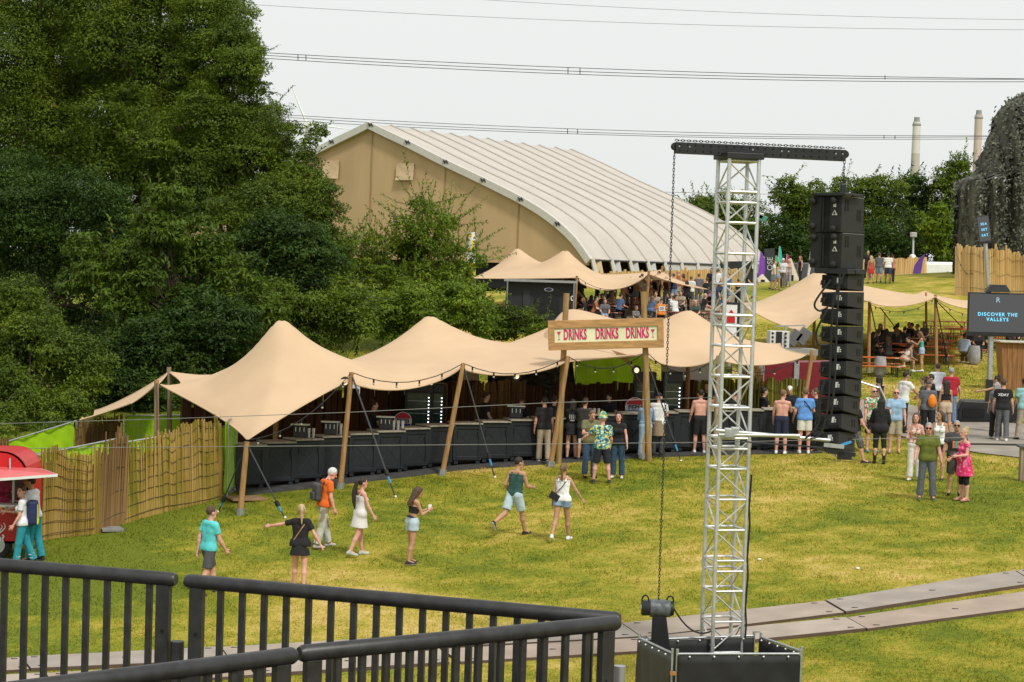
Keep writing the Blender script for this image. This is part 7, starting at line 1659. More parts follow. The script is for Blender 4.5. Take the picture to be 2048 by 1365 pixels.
mb = MB(); mb.box((p['wl'] + p['wr']) / 2 + Vector((.02, 0, .03)), (.08, .012, .15), Matrix.Rotation(.5, 3, 'Z')); item('phone', 'white phone held by the woman in denim shorts and black bikini top', 'phone', mb, WHITE)
mb = MB(); mb.poly([p['T'](.135 * math.cos(a), .11 * math.sin(a) - .005, .10 - .03 * math.sin(a)) for a in np.linspace(0, 2 * math.pi, 14)], .02, 6, False); item('waist_bag', 'black waist bag belt over the light denim shorts', 'waist bag', mb, BLACKM)
p = person('dark haired man in green tank top and pale blue shorts striding right', gp(1027, 1072), 38, 1.78, top=('tank', (.025, .075, .065), -.05), bottom=('shorts', (.42, .54, .60), .8), skin='tan', hair=('short', 'dark'), shoes=(BK, (.5, .5, .5)), legs=((-26, 38), (20, 6)), arms=((-10, 14, 60), (22, 12, 70)), lean=8, head=(22, 6), group=GW)
p = person('ponytailed woman in white tank top and denim shorts walking away', gp(1122, 1082), 18, 1.70, 'f', top=('tank', (.75, .74, .75), -.04), bottom=('shorts', DEN, .30), skin='tan', hair=('pony', 'lbrown'), shoes=((.68, .68, .68), (.75, .75, .75)), legs=((-14, 20), (14, 4)), arms=((-2, 10, 10), (14, 30, 12)), lean=4, group=GW)
mb = MB(); mb.poly([p['T'](.13, -.03, .50), p['T'](.03, -.125, .3), p['T'](-.13, -.11, .12)], .009, 5); mb.box(p['T'](-.16, -.11, .06), (.22, .1, .15), Matrix.Rotation(.5, 3, 'Y')); item('shoulder_bag', 'black crossbody bag on the hip of the woman in white tank top', 'handbag', mb, BLACKM)
# paramedics at the trailer
TEAL = (.02, .25, .31); GM = 'ambulance crew at the ice cream trailer'
p = person('ambulance man in white polo and teal trousers leaning on the trailer counter', gp(66, 1124), 285, 1.84, top=('polo', (.68, .69, .72)), bottom=('trousers', TEAL), skin='tan', hair=('short', 'dark'), arms=((30, 18, 55), (55, 10, 40)), lean=8, legs=((4, 4), (-6, 6)), group=GM)
RF = mat('reflective_stripe', (.65, .67, .68), .4)
def stripes(p, face):
    for k, L in enumerate(p['legs']):
        for f in (.62, .80):
            c = L[1] + (L[2] - L[1]) * f; mb = MB(); mb.lathe(Vector(c), [(.078, -.025), (.074, .025)], 14); mb.build('reflective_band', RF, p['root'], local=True)
stripes(p, 285)
p = person('smiling ambulance woman in white polo and teal trousers facing the viewer', gp(44, 1132), 262, 1.70, 'f', top=('polo', (.68, .69, .72)), bottom=('trousers', TEAL), skin='pink', hair=('bun', 'brown'), arms=((10, 10, 25), (30, 12, 70)), head=(-50, 2), legs=((10, 4), (-12, 10)), group=GM)
stripes(p, 262)
rm = Matrix.Rotation(-R(262), 3, 'Z'); bp_ = thing('backpack', 'navy rucksack with yellow reflective panels worn by the ambulance woman', 'backpack', p['T'](0, -.2, .25)); NV = mat('navy_nylon', (.015, .025, .09), .6, var=.2); YL = mat('hivis_yellow', (.65, .66, .04), .5)
mb = MB(); mb.box(p['T'](0, -.22, .22), (.32, .20, .52), rm); mb.build('pack', NV, bp_, bevel=.05)
for dx, dz, sx_, sz in ((0, .02, .28, .09), (-.1, .22, .03, .36), (.1, .22, .03, .36)): mb = MB(); mb.box(p['T'](dx, -.325, dz), (sx_, .02, sz), rm); mb.build('reflective_panel', YL, bp_)
mb = MB(); mb.tube(p['wr'], p['wr'] + Vector((-.06, 0, .10)), .016); item('ice_lolly', 'orange ice lolly held by the ambulance woman', 'ice lolly', mb, mat('lolly_orange', (.75, .3, .05), .4))
p = person('trailer attendant in pink top behind the serving counter', Vector((vp(-6, 1000).x, Yv + .75, zb_ if False else g_.z if False else ground(30, 1128).z + .25)), 175, 1.65, 'f', top=('tee', (.5, .05, .12)), skin='fair', hair=('long', 'brown'), arms=((30, 5, 70), (30, 5, 70)), lod=1)
# customers along the bar
p = person('man in black tee and beige trousers waiting at the bar left of the sign post', gp(1086, 926), 350, 1.82, top=('tee', BK), bottom=('trousers', BEI), skin='pink', hair=('short', 'dark'), shoes=((.42, .38, .30), (.6, .58, .5)), legs=((2, 2), (-2, 4)), group=GBAR)
person('dark haired customer in black behind the leaning left sign pole', gp(1105, 921, .25), 10, 1.78, top=('tee', BK), bottom=('trousers', BK), skin='fair', hair=('short', 'dark'), arms=((30, 8, 60), (30, 8, 60)), group=GBAR, lod=1)
person('tall customer in black leaning on the bar behind the left sign post', gp(1119, 917, .3), 20, 1.84, top=('tee', (.02, .02, .024)), bottom=('trousers', BK), skin='brown', hair=('short', 'black'), arms=((30, 8, 60), (30, 8, 60)), group=GBAR, lod=1)
p = person('bare legged woman in black oversized tee and black boots at the bar', gp(1142, 921), 0, 1.70, 'f', top=('tee', BK, -.1), bottom=('skirt', BK, .32), skin='fair', hair=('bob', 'dark'), shoes=(BK, BK), arms=((35, 6, 70), (35, 6, 70)), group=GBAR)
mb = MB(); [mb.box(p['T'](dx, -.145, dz), (.02, .008, .12)) for dx, dz in ((-.08, .3), (-.03, .3), (.02, .3), (.07, .3))]; mb.box(p['T'](0, -.145, .2), (.12, .008, .03)); o = mb.build('shirt_print', mat('print_grey', (.4, .4, .4), .8)); o.parent = p['root']; o.matrix_parent_inverse = (Matrix.Translation(p['root'].location)).inverted()
person('customer in dark shorts with one bare leg showing beside the khaki shirt', gp(1166, 926, .3), 20, 1.74, top=('tee', (.03, .03, .03)), bottom=('shorts', BK), skin='tan', hair=('short', 'dark'), arms=((25, 6, 60), (25, 6, 60)), group=GBAR, lod=1)
p = person('man in khaki tee and blue jeans looking down at his hands', gp(1178, 956), 165, 1.80, top=('tee', (.15, .145, .07)), bottom=('trousers', JEAN), skin='pink', hair=('long', 'lbrown') if False else ('short', 'lbrown'), shoes=(BK, BK), arms=((15, 8, 70), (22, 8, 80)), head=(0, 25), group=GBAR)
HAW = pattern_mat('flower_print', [(.02, .05, .07), (.04, .28, .34), (.03, .12, .14), (.62, .56, .06), (.05, .35, .42), (.6, .6, .5)], 26.)
HATM = pattern_mat('hat_print', [(.6, .55, .08), (.05, .3, .35), (.5, .5, .4), (.1, .3, .12)], 16.)
p = person('man in loud blue and yellow flowered shirt and matching bucket hat', gp(1202, 967), 352, 1.78, top=('shirt', HAW, -.09), bottom=('shorts', (.014, .016, .022), .95), skin='pink', hair=('bucket', HATM), shoes=((.03, .03, .032), (.4, .4, .4)), arms=((28, 38, 22), (10, 10, 25)), legs=((3, 2), (-3, 5)), spread=6, fat=1.08, group=GBAR)
mb = MB(); mb.lathe(p['wl'] + Vector((0, -.02, -.05)), [(.03, 0), (.038, .11)], 10); item('plastic_cup', 'clear cup in the hand of the flowered shirt man', 'cup', mb, CUP)
p = person('laughing woman in black v neck blouse and dark jeans facing the viewer', gp(1234, 957), 192, 1.72, 'f', top=('blouse', BK, -.04, .3), bottom=('trousers', (.03, .07, .13)), skin='pink', hair=('long', 'dark'), shoes=((.6, .6, .58), (.7, .7, .7)), arms=((12, 14, 15), (8, 10, 75)), group=GBAR)
p = person('blonde woman in denim jacket and light jeans behind the right sign post', gp(1289, 918), 10, 1.68, 'f', top=('jacket', (.22, .33, .5), .08), bottom=('trousers', (.28, .40, .52)), skin='fair', hair=('long', 'blond'), shoes=((.6, .6, .6), (.7, .7, .7)), arms=((30, 8, 60), (30, 8, 60)), group=GBAR)
p = person('man in white tee with brown jacket tied round his waist at the bar', gp(1314, 915), 5, 1.80, top=('tee', (.66, .66, .66)), bottom=('trousers', (.05, .05, .055)), skin='fair', hair=('cap', BK), arms=((30, 8, 50), (25, 10, 60)), group=GBAR)
F_ = Field(); o = MB(); o.lathe(p['T'](0, 0, -.18), [(.2, -.18), (.19, .0), (.155, .25)], 14); o = o.build('tied_jacket', cloth((.26, .19, .12)), smooth=True); tag(o, 'brown jacket tied round the waist of the white shirted customer', 'jacket')
p = person('shirtless man in black shorts and white trainers at the bar left of the tower', gp(1398, 908), 352, 1.82, top=('none', BK), bottom=('shorts', BK, .9), skin='pink', hair=('short', 'dark'), shoes=((.65, .65, .65), (.7, .7, .7)), arms=((12, 10, 14), (40, 10, 55)), legs=((6, 3), (-4, 5)), group=GBAR)
person('tanned shirtless man in dark shorts half behind the left tower leg', gp(1426, 904), 15, 1.76, top=('none', BK), bottom=('shorts', NAVY, .95), skin='tan', hair=('short', 'dark'), shoes=((.6, .6, .6), (.7, .7, .7)), arms=((30, 8, 60), (35, 8, 60)), group=GBAR)
person('customer in black clothes seen through the tower lattice', gp(1466, 904), 0, 1.76, top=('tee', BK), bottom=('trousers', BK), skin='pink', hair=('short', 'dark'), arms=((30, 8, 60), (35, 8, 60)), group=GBAR, lod=1)
p = person('sunburnt shirtless man in navy shorts with white side stripe', gp(1561, 909), 18, 1.80, top=('none', BK), bottom=('shorts', NAVY, 1.0), skin='pink', hair=('short', 'lbrown'), shoes=((.66, .66, .66), (.72, .72, .72)), arms=((10, 10, 15), (38, 6, 55)), head=(20, 4), group=GBAR)
p = person('broad man in bright blue tee and white shorts with dark strap across his back', gp(1607, 908), 358, 1.84, top=('tee', (.10, .26, .60)), bottom=('shorts', (.62, .60, .54), .7), skin='pink', hair=('short', 'lbrown'), shoes=((.55, .55, .55), (.7, .7, .7)), arms=((5, 14, 30), (20, 14, 40)), fat=1.05, group=GBAR)
mb = MB(); mb.poly([p['T'](-.1, -.04, .53), p['T'](.0, -.14, .40), p['T'](.17, -.10, .2)], .015, 5); item('bag_strap', 'dark strap across the back of the blue shirted man', 'bag strap', mb, BLACKM)
person('bearded man in black facing left between blue shirt and loudspeakers', gp(1630, 905), 285, 1.80, top=('tee', BK), bottom=('trousers', BK), skin='pink', hair=('short', 'brown'), arms=((30, 8, 70), (30, 8, 70)), group=GBAR)
GS = 'bar staff behind the counter'
def staff(lab, px, py, off, face, **k):
    c = min(counters, key=lambda q: abs(project(q[0])[0] - px)); n_ = Vector((-c[1].y, c[1].x, 0)); q = c[0] + n_ * off; x = at(px, py, q.y).x; hh = at(px, py, q.y).z - H(x, q.y) - .05
    k.setdefault('H_', max(1.55, min(1.9, hh))); return person(lab, Vector((x, q.y, H(x, q.y) + .05)), face, top=('tee', BK), bottom=('trousers', BK), group=GS, lod=1, **k)
staff('bartender woman with dark bun in profile behind the left taps', 745, 803, 1.5, 80, sex='f', skin='fair', hair=('bun', 'dark'), arms=((30, 6, 60), (35, 6, 60)))
staff('bartender in black seen in profile beside the red poster', 970, 786, 1.6, 70, skin='fair', hair=('short', 'dark'), arms=((10, 6, 30), (10, 6, 30)))
staff('young bartender looking down at the till in black tee', 1045, 800, 1.2, 195, skin='fair', hair=('short', 'lbrown'), arms=((20, 8, 75), (24, 8, 75)), head=(0, 15))
staff('bartender bending forward left of the khaki shirted man', 1164, 792, 1.6, 140, skin='fair', hair=('short', 'brown'), lean=18)
staff('bartender looking down between flowered shirt and dark jeans', 1220, 787, 1.5, 200, skin='fair', hair=('short', 'dark'), head=(0, 20))
staff('bartender in the shade left of the tower behind the shirtless man', 1415, 766, 1.6, 200, skin='tan', hair=('short', 'dark'))
staff('bartender woman in profile right of the tower', 1527, 777, 1.2, 70, sex='f', skin='fair', hair=('bun', 'dark'), arms=((20, 8, 75), (24, 8, 75)))
staff('bartender with white cap serving between the two broad customers', 1580, 772, 1.3, 190, skin='fair', hair=('cap', (.6, .6, .6)), head=(0, 15))
# group on the right
person('walker in black tee and grey patterned shorts half hidden by the loudspeakers', gp(1708, 927), 82, 1.78, top=('tee', BK), bottom=('shorts', pattern_mat('camo_grey', [(.09, .09, .09), (.16, .16, .16), (.05, .05, .05)], 40.), 1.1), skin='pink', hair=('short', 'dark'), legs=((-24, 40), (18, 6)), arms=((-10, 8, 20), (20, 8, 20)), group=GR)
person('bald man with sunglasses in red and green flowered shirt', gp(1742, 905), 165, 1.82, top=('shirt', pattern_mat('red_flower_print', [(.55, .55, .5), (.5, .05, .06), (.05, .22, .07), (.5, .5, .45), (.08, .3, .1)], 22.)), bottom=('shorts', BK, .95), skin='pink', hair=('bald', 'dark'), shoes=((.05, .30, .28), (.3, .4, .4)), glasses=True, fat=1.05, group=GR)
person('person all in black with long black hair and high boots', gp(1758, 928), 8, 1.76, 'f', top=('hoodie', BK, -.12), bottom=('leggings', BK), skin='fair', hair=('long', 'black'), shoes=(BK, BK), legs=((4, 3), (-4, 4)), arms=((25, 12, 55), (20, 12, 40)), group=GR)
p = person('bald man in light blue tee and beige shorts holding a cup', gp(1788, 907), 188, 1.80, top=('tee', (.27, .42, .60)), bottom=('shorts', (.38, .33, .24), .95), skin='pink', hair=('bald', 'brown'), shoes=((.35, .22, .13), (.4, .3, .2)), glasses=True, arms=((6, 10, 12), (15, 10, 80)), fat=1.08, group=GR)
mb = MB(); mb.lathe(p['wr'] + Vector((0, -.03, -.03)), [(.03, 0), (.038, .11)], 10); item('paper_cup', 'white cup in the hand of the light blue shirted man', 'cup', mb, CUP)
CHK = pattern_mat('check_print', [(.55, .42, .36), (.42, .14, .11), (.6, .5, .44)], 34.)
p = person('young woman in checked sleeveless top and wide white trousers', gp(1828, 962), 198, 1.70, 'f', top=('tank', CHK, .04), bottom=('trousers', (.70, .69, .67)), skin='pink', hair=('long', 'brown'), shoes=((.65, .64, .62), (.7, .7, .7)), arms=((8, 14, 15), (10, 10, 80)), group=GR)
p = person('man with grey crop hair in olive green tee and grey jeans facing the viewer', gp(1852, 1000), 185, 1.82, top=('tee', (.115, .135, .02)), bottom=('trousers', (.105, .12, .14)), skin='pink', hair=('short', 'grey'), shoes=((.10, .10, .10), (.6, .6, .58)), legs=((4, 3), (-2, 3)), arms=((6, 14, 12), (8, 16, 25)), fat=1.06, spread=2, head=(10, 6), glasses=True, group=GR)
person('tanned woman in white halter top and black shorts looking left', gp(1876, 960), 205, 1.74, 'f', top=('tank', (.72, .72, .71), -.04), bottom=('shorts', BK, .5), skin='tan', hair=('long', 'brown'), shoes=((.03, .03, .03), (.7, .7, .7)), legs=((6, 4), (-6, 6)), head=(30, 0), group=GR)
PKD = pattern_mat('pink_flower_print', [(.62, .02, .13), (.70, .05, .20), (.55, .015, .10), (.72, .22, .32)], 22.)
p = person('blonde woman in bright pink flowered dress and black leggings', gp(1926, 1003), 250, 1.70, 'f', top=('dress', PKD, -.33), bottom=('leggings', (.015, .014, .015), 1.25), skin='pink', hair=('bun', 'blond'), shoes=((.42, .2, .13), (.3, .18, .12)), arms=((15, 12, 75), (-10, 22, 70)), fat=1.22, group=GR)
p = person('man with sunglasses in dark printed tee standing behind the pink dress', gp(1908, 991), 190, 1.78, top=('tee', (.055, .055, .06)), bottom=('shorts', (.06, .055, .05), .95), skin='tan', hair=('short', 'grey'), shoes=(BK, BK), glasses=True, arms=((10, 10, 75), (8, 14, 10)), group=GR)
for dx, c_ in ((-.06, (.5, .45, .1)), (.0, (.1, .3, .35)), (.06, (.5, .2, .08))):
    mb = MB(); mb.box(p['T'](dx, .14, .26), (.055, .01, .17)); o = mb.build('shirt_print', cloth(c_)); o.parent = p['root']; o.matrix_parent_inverse = (Matrix.Translation(p['root'].location) @ Matrix.Rotation(-R(190), 4, 'Z')).inverted()
person('tall man in white tee shaking hands, seen from behind', gp(1803, 868), 62, 1.90, top=('tee', (.72, .72, .70), -.1), bottom=('trousers', BK), skin='tan', hair=('short', 'dark'), glasses=True, arms=((8, 10, 15), (50, 6, 18)), lean=8, group=GR)
person('woman with dark bob in black one shoulder dress by the wooden post', gp(1755, 858), 350, 1.66, 'f', top=('dress', BK, -.36, 0), bottom=('none', BK), skin='fair', hair=('bob', 'black'), group=GR)
p = person('person in dark grey tee and grey cap carrying an orange drawstring bag', gp(1853, 882), 5, 1.76, top=('tee', (.10, .11, .125)), bottom=('trousers', BK), skin='tan', hair=('cap', (.07, .07, .065)), group=GR)
mb = MB(); mb.ball(p['T'](.1, -.17, .22), .17, 10, (.7, .45, 1.15)); item('drawstring_bag', 'bright orange drawstring bag on the back of the grey shirted person', 'bag', mb, mat('bag_orange', (.8, .22, .01), .6, var=.2, scale=12), smooth=True)
person('long haired woman in black open back top and beige shorts', gp(1889, 874), 355, 1.70, 'f', top=('crop', BK, .17), bottom=('shorts', (.46, .36, .26), .42), skin='tan', hair=('long', 'dark'), shoes=((.03, .03, .03), (.7, .7, .7)), legs=((6, 3), (-8, 8)), group=GR)
person('man in red tee and blue jeans seen from behind', gp(1899, 850), 8, 1.80, top=('tee', (.36, .012, .03)), bottom=('trousers', (.12, .22, .36)), skin='pink', hair=('short', 'grey'), arms=((5, 12, 12), (10, 14, 25)), group=GR)
person('man in white shirt behind the hand shaking pair', gp(1872, 838), 10, 1.80, top=('shirt', (.66, .68, .74)), bottom=('trousers', (.05, .05, .06)), skin='fair', hair=('short', 'brown'), group=GR)
person('dark haired man with sunglasses in black shaking hands with the white shirted man', gp(1862, 866), 268, 1.78, top=('tee', BK), bottom=('trousers', BK), skin='tan', hair=('short', 'dark'), glasses=True, arms=((50, 6, 18), (40, 30, 10)), lean=6, group=GR)
person('woman with reddish bun next to the dark sunglasses man', gp(1851, 868, .4), 300, 1.68, 'f', top=('tee', (.05, .05, .055)), bottom=('trousers', BK), skin='fair', hair=('bun', 'brown'), group=GR, lod=1)
person('woman in pink top pointing left with a straight arm beside the screen post', gp(1992, 866), 300, 1.72, 'f', top=('tank', (.62, .30, .32), -.05), bottom=('shorts', DEN, .4), skin='tan', hair=('bun', 'dark'), arms=((75, 30, 6), (8, 8, 12)), group=GR)
person('grey haired woman in long grey tee and black trousers', gp(1990, 879), 5, 1.68, 'f', top=('tee', (.13, .13, .135), -.2), bottom=('trousers', BK), skin='fair', hair=('bob', 'grey'), arms=((6, 10, 20), (6, 10, 20)), group=GR)
p = person('man in black tee with white back lettering and grey trousers', gp(2003, 883), 12, 1.82, top=('tee', BK), bottom=('trousers', (.10, .105, .115)), skin='fair', hair=('short', 'brown'), shoes=((.66, .66, .66), (.72, .72, .72)), legs=((8, 4), (-6, 8)), arms=((6, 10, 20), (8, 12, 12)), group=GR)
o = text_obj('shirt_lettering', 'XDAY', .11, WHITE, basis(p['T'](0, -.155, .36), Matrix.Rotation(-R(12), 3, 'Z') @ Vector((1, 0, 0)), (0, 0, 1)), bold=.002); o.parent = p['root']; o.matrix_parent_inverse = (Matrix.Translation(p['root'].location) @ Matrix.Rotation(-R(12), 4, 'Z')).inverted()
person('dark skinned man in mint tee and beige trousers at the right edge', gp(2046, 882), 350, 1.84, top=('tee', (.22, .42, .42)), bottom=('trousers', (.40, .35, .28)), skin='brown', hair=('short', 'black'), arms=((5, 12, 15), (5, 12, 15)), legs=((10, 4), (-8, 8)), group=GR)
# around the right benches: seated figures mostly in shade
GB = 'people around the orange benches'
SIT = ((86, 88), (86, 88))
def sit(lab, px, py, face, top, bottom=('trousers', BK), **k):
    """py: pixel row of the feet"""
    k.setdefault('arms', ((35, 8, 70), (35, 8, 70))); k.setdefault('lean', 12); k.setdefault('group', GB)
    return person(lab, gp(px, py), face, top=top, bottom=bottom, legs=SIT, lod=1, **k)
person('girl in teal strapless top and denim shorts standing by the benches', gp(1842, 744), 290, 1.68, 'f', top=('bra', (.05, .38, .33), .12), bottom=('shorts', (.30, .42, .55), .35), skin='tan', hair=('long', 'lbrown'), shoes=((.68, .68, .68), (.72, .72, .72)), arms=((35, 8, 85), (35, 8, 85)), head=(0, 20), group=GB)
sit('girl in white bandeau and beige shorts bending forward on the bench end', 1806, 744, 75, ('bra', (.66, .63, .60), .16), ('shorts', (.46, .38, .32), .4), sex='f', skin='tan', hair=('pony', 'dark'), lean=38, shoes=((.66, .66, .66), (.7, .7, .7)))
sit('youth in dark tee sitting opposite the bending girl', 1826, 736, 265, ('tee', (.03, .03, .03)), ('shorts', (.1, .1, .11), .9), skin='fair', hair=('short', 'dark'), shoes=((.66, .66, .66), (.7, .7, .7)), lean=25)
sit('man in pale blue shirt sitting with his back to the lawn at the right table', 1926, 728, 20, ('shirt', (.36, .46, .60), -.06, 1.8), ('trousers', (.14, .11, .09)), skin='dark', hair=('short', 'black'), shoes=((.66, .66, .66), (.7, .7, .7)), lean=22)
dark = [(1740, 726, 60, 'f', 'long', 'dark', 'woman with dark hair at the left end of the benches'), (1768, 718, 30, 'f', 'long', 'dark', 'long haired woman in black left of the man with light shoulders'), (1776, 736, 340, 'f', 'long', 'brown', 'woman in black top nearest the left bench end'), (1781, 712, 60, 'm', 'short', 'dark', 'man with grey shoulders in the shade of the canopy'),
        (1797, 708, 330, 'f', 'bun', 'dark', 'woman with top knot in the seated dark group'), (1806, 714, 20, 'm', 'short', 'black', 'short broad figure in black amid the seated group'), (1828, 706, 290, 'm', 'short', 'dark', 'taller man in black turning left in the seated group'), (1841, 708, 250, 'm', 'short', 'dark', 'man in black behind the teal topped girl'),
        (1940, 712, 200, 'm', 'short', 'black', 'seated person opposite the pale blue shirt'), (1968, 706, 190, 'm', 'short', 'dark', 'seated person in black behind the screen post'), (2018, 700, 180, 'm', 'short', 'brown', 'seated person in light tee between screen post and plank bar'), (2034, 698, 200, 'f', 'long', 'brown', 'seated woman above the plank bar at right edge'),
        (1752, 722, 40, 'm', 'short', 'brown', 'man in dark tee between the two long haired women on the left benches'), (1760, 706, 200, 'f', 'long', 'dark', 'woman facing the lawn behind the left table'), (1816, 704, 190, 'm', 'short', 'dark', 'man facing the lawn between top knot and tall man'), (1850, 702, 210, 'f', 'bob', 'dark', 'woman right of the man behind the teal top'), (1955, 722, 190, 'm', 'short', 'brown', 'man right of the grey bin bag'), (1792, 716, 10, 'f', 'long', 'lbrown', 'woman with light brown hair in front of the top knot')]
for i, (px, py, fc, sx_, hk, hc, lb) in enumerate(dark):
    sit(lb, px, py, fc, ('tee', [(.02, .02, .022), (.03, .03, .034), (.015, .015, .018), (.12, .12, .13)][i % 4] if i != 10 else (.5, .5, .52)), sex=sx_, skin=['fair', 'tan', 'pink'][i % 3], hair=(hk, hc), lean=14 + (i * 7) % 14)
# people on the slope right of the loudspeakers
GH = 'people on the far slope'
hill = [(1775, 568, 8, 'm', ('tee', (.68, .68, .66)), ('shorts', (.02, .035, .09), .8), 'brown', ('short', 'black'), 'man in white tee and navy shorts on the slope', 1.84), (1757, 566, 10, 'm', ('tee', (.10, .11, .13)), ('shorts', (.16, .25, .38), .9), 'pink', ('short', 'brown'), 'man in grey tee and denim shorts beside the white tee on the slope', 1.80),
        (1741, 568, 350, 'f', ('tank', (.4, .08, .06), -.05), ('skirt', (.45, .02, .02), .4), 'tan', ('long', 'blond'), 'woman in red on the slope next to the loudspeakers', 1.68), (1734, 560, 180, 'm', ('tee', BK), ('trousers', BK), 'fair', ('short', 'dark'), 'man in black with sunglasses half behind the subwoofer', 1.82), (1783, 566, 20, 'f', ('tee', (.45, .2, .15)), ('trousers', BK), 'pink', ('bun', 'brown'), 'woman in rust top just right of the white tee on the slope', 1.66)]
for px, py, fc, sx_, tp_, bt_, sk, hr, lb, hh in hill: person(lb, gp(px, py), fc, hh, sx_, sk, hr, tp_, bt_, legs=((10, 4), (-8, 10)), group=GH, lod=1)
GF = 'people by the far flags'
flags = [(1546, 580, 100, 'm', ('tee', (.64, .64, .64)), ('shorts', (.2, .25, .3), .9), 'pink', ('short', 'brown'), 'man in white tee leftmost by the cone tents'), (1554, 582, 120, 'f', ('bra', (.5, .5, .5), .16), ('shorts', DEN, .35), 'tan', ('long', 'brown'), 'girl in grey bandeau and denim shorts by the cone tents'), (1565, 576, 200, 'm', ('tee', (.58, .62, .68)), ('trousers', GRY), 'pink', ('cap', (.6, .6, .6)), 'man in pale tee and cap by the cone tents'), (1576, 574, 190, 'f', ('bra', (.3, .3, .32), .1), ('trousers', (.3, .3, .32)), 'pink', ('long', 'blond'), 'blonde girl in grey outfit by the cone tents'), (1600, 566, 240, 'f', ('tank', BK, -.05), ('trousers', BK), 'pink', ('long', 'lbrown'), 'woman in black tank top at the canopy peak'), (1508, 598, 70, 'm', ('tee', BK), ('trousers', (.3, .4, .45)), 'tan', ('short', 'dark'), 'man in black tee lifting his phone beside the tower')]
for px, py, fc, sx_, tp_, bt_, sk, hr, lb in flags: person(lb, gp(px, py), fc, 1.78 if sx_ == 'm' else 1.68, sx_, sk, hr, tp_, bt_, legs=((10, 4), (-8, 10)), group=GF, lod=1)
# crowd under the twin peaked canopy
GC = 'people under the far twin canopy'
def far_p(lab, px, ytop, Y, face, Hh, **k):
    t = at(px, ytop, Y); x = t.x; return person(lab, Vector((x, Y, H(x, Y))), face, Hh, lod=1, group=GC, **k)
crowd = [(1380, 618, 20, 'm', ('tee', (.66, .66, .64)), ('shorts', (.06, .07, .08), .95), 'tan', ('short', 'lbrown'), 'man in white tee and dark shorts standing right under the canopy tip', 0),
         (1331, 614, 200, 'f', ('tank', (.16, .03, .05), -.05), ('trousers', (.3, .42, .5)), 'pink', ('long', 'blond'), 'blonde woman in maroon top and light jeans under the far canopy', 0), (1308, 612, 195, 'f', ('tank', BK, -.03), ('trousers', (.25, .2, .14)), 'pink', ('curly', 'red'), 'red curly haired woman in black top by the canopy pole', 0),
         (1288, 622, 185, 'm', ('shirt', (.64, .64, .64)), ('trousers', (.2, .2, .2)), 'pink', ('short', 'dark'), 'man in white open shirt behind the right sign post', 0), (1278, 617, 130, 'm', ('shirt', (.62, .62, .62)), ('trousers', BK), 'fair', ('short', 'dark'), 'man in white shirt left of the right sign post', 0),
         (1258, 620, 160, 'm', ('tee', BK), ('trousers', GRY), 'pink', ('short', 'black'), 'man in black tee holding a drink under the far canopy', 0), (1244, 628, 60, 'm', ('none', BK), ('shorts', (.4, .3, .25), .9), 'pink', ('short', 'brown'), 'shirtless pink man under the far canopy', 0), (1270, 620, 30, 'f', ('bra', (.5, .3, .1), .15), ('shorts', DEN, .4), 'pink', ('long', 'blond'), 'woman in orange bikini top under the far canopy', 0),
         (1421, 600, 200, 'm', ('tee', BK), ('trousers', BK), 'tan', ('short', 'dark'), 'man in black beside the left tower leg, far behind', 0), (1432, 602, 10, 'm', ('tee', (.64, .64, .64)), ('trousers', GRY), 'fair', ('short', 'brown'), 'man in white tee far behind the left tower leg', 0), (1421, 627, 30, 'f', ('tank', (.32, .2, .34), -.05), ('trousers', BK), 'tan', ('long', 'brown'), 'woman in lilac top far behind the tower', 0), (1413, 622, 330, 'm', ('tee', BK), ('trousers', BK), 'fair', ('short', 'brown'), 'man in black looking down far behind the tower', 0), (1475, 620, 10, 'f', ('bra', BK, .15), ('trousers', BK), 'pink', ('bun', 'brown'), 'bare backed woman seen through the tower lattice', 0),
         (1200, 640, 60, 'm', ('tee', BK), ('trousers', BK), 'pink', ('cap', BK), 'seated man with black cap next to the kiosk', 1), (1213, 642, 300, 'm', ('tee', (.02, .02, .024)), ('trousers', BK), 'fair', ('short', 'black'), 'seated man in black bending over the red table', 1), (1180, 640, 20, 'f', ('tee', (.06, .06, .07)), ('trousers', BK), 'pink', ('long', 'dark'), 'seated woman with long dark hair beside the kiosk', 1), (1165, 636, 340, 'm', ('tee', BK), ('trousers', BK), 'pink', ('short', 'dark'), 'seated figure in the shade right of the kiosk post', 1), (1230, 632, 250, 'f', ('tank', (.5, .35, .28), -.05), ('trousers', GRY), 'pink', ('long', 'lbrown'), 'seated woman in peach top under the far canopy', 1),
         (1350, 645, 320, 'm', ('tee', (.62, .62, .62)), ('trousers', GRY), 'tan', ('short', 'dark'), 'seated man in white tee bending behind the right canopy peak', 1), (1391, 655, 200, 'm', ('tee', (.06, .09, .07)), ('trousers', BK), 'pink', ('cap', (.45, .3, .22)), 'man with tan cap and sunglasses behind the right canopy peak', 1), (1268, 664, 150, 'f', ('tee', (.15, .15, .15)), ('trousers', BK), 'tan', ('long', 'brown'), 'woman whose head shows above the grey slanted board', 1), (1340, 636, 250, 'f', ('tee', (.05, .05, .05)), ('trousers', BK), 'fair', ('bob', 'dark'), 'seated woman in black near the orange vest', 1)]
_cl = [('black tee', (.02, .02, .022)), ('white tee', (.6, .6, .6)), ('grey tee', (.12, .12, .13)), ('blue tee', (.08, .14, .28)), ('rust tee', (.35, .12, .05)), ('navy tee', (.02, .03, .08)), ('beige tee', (.42, .34, .25))]
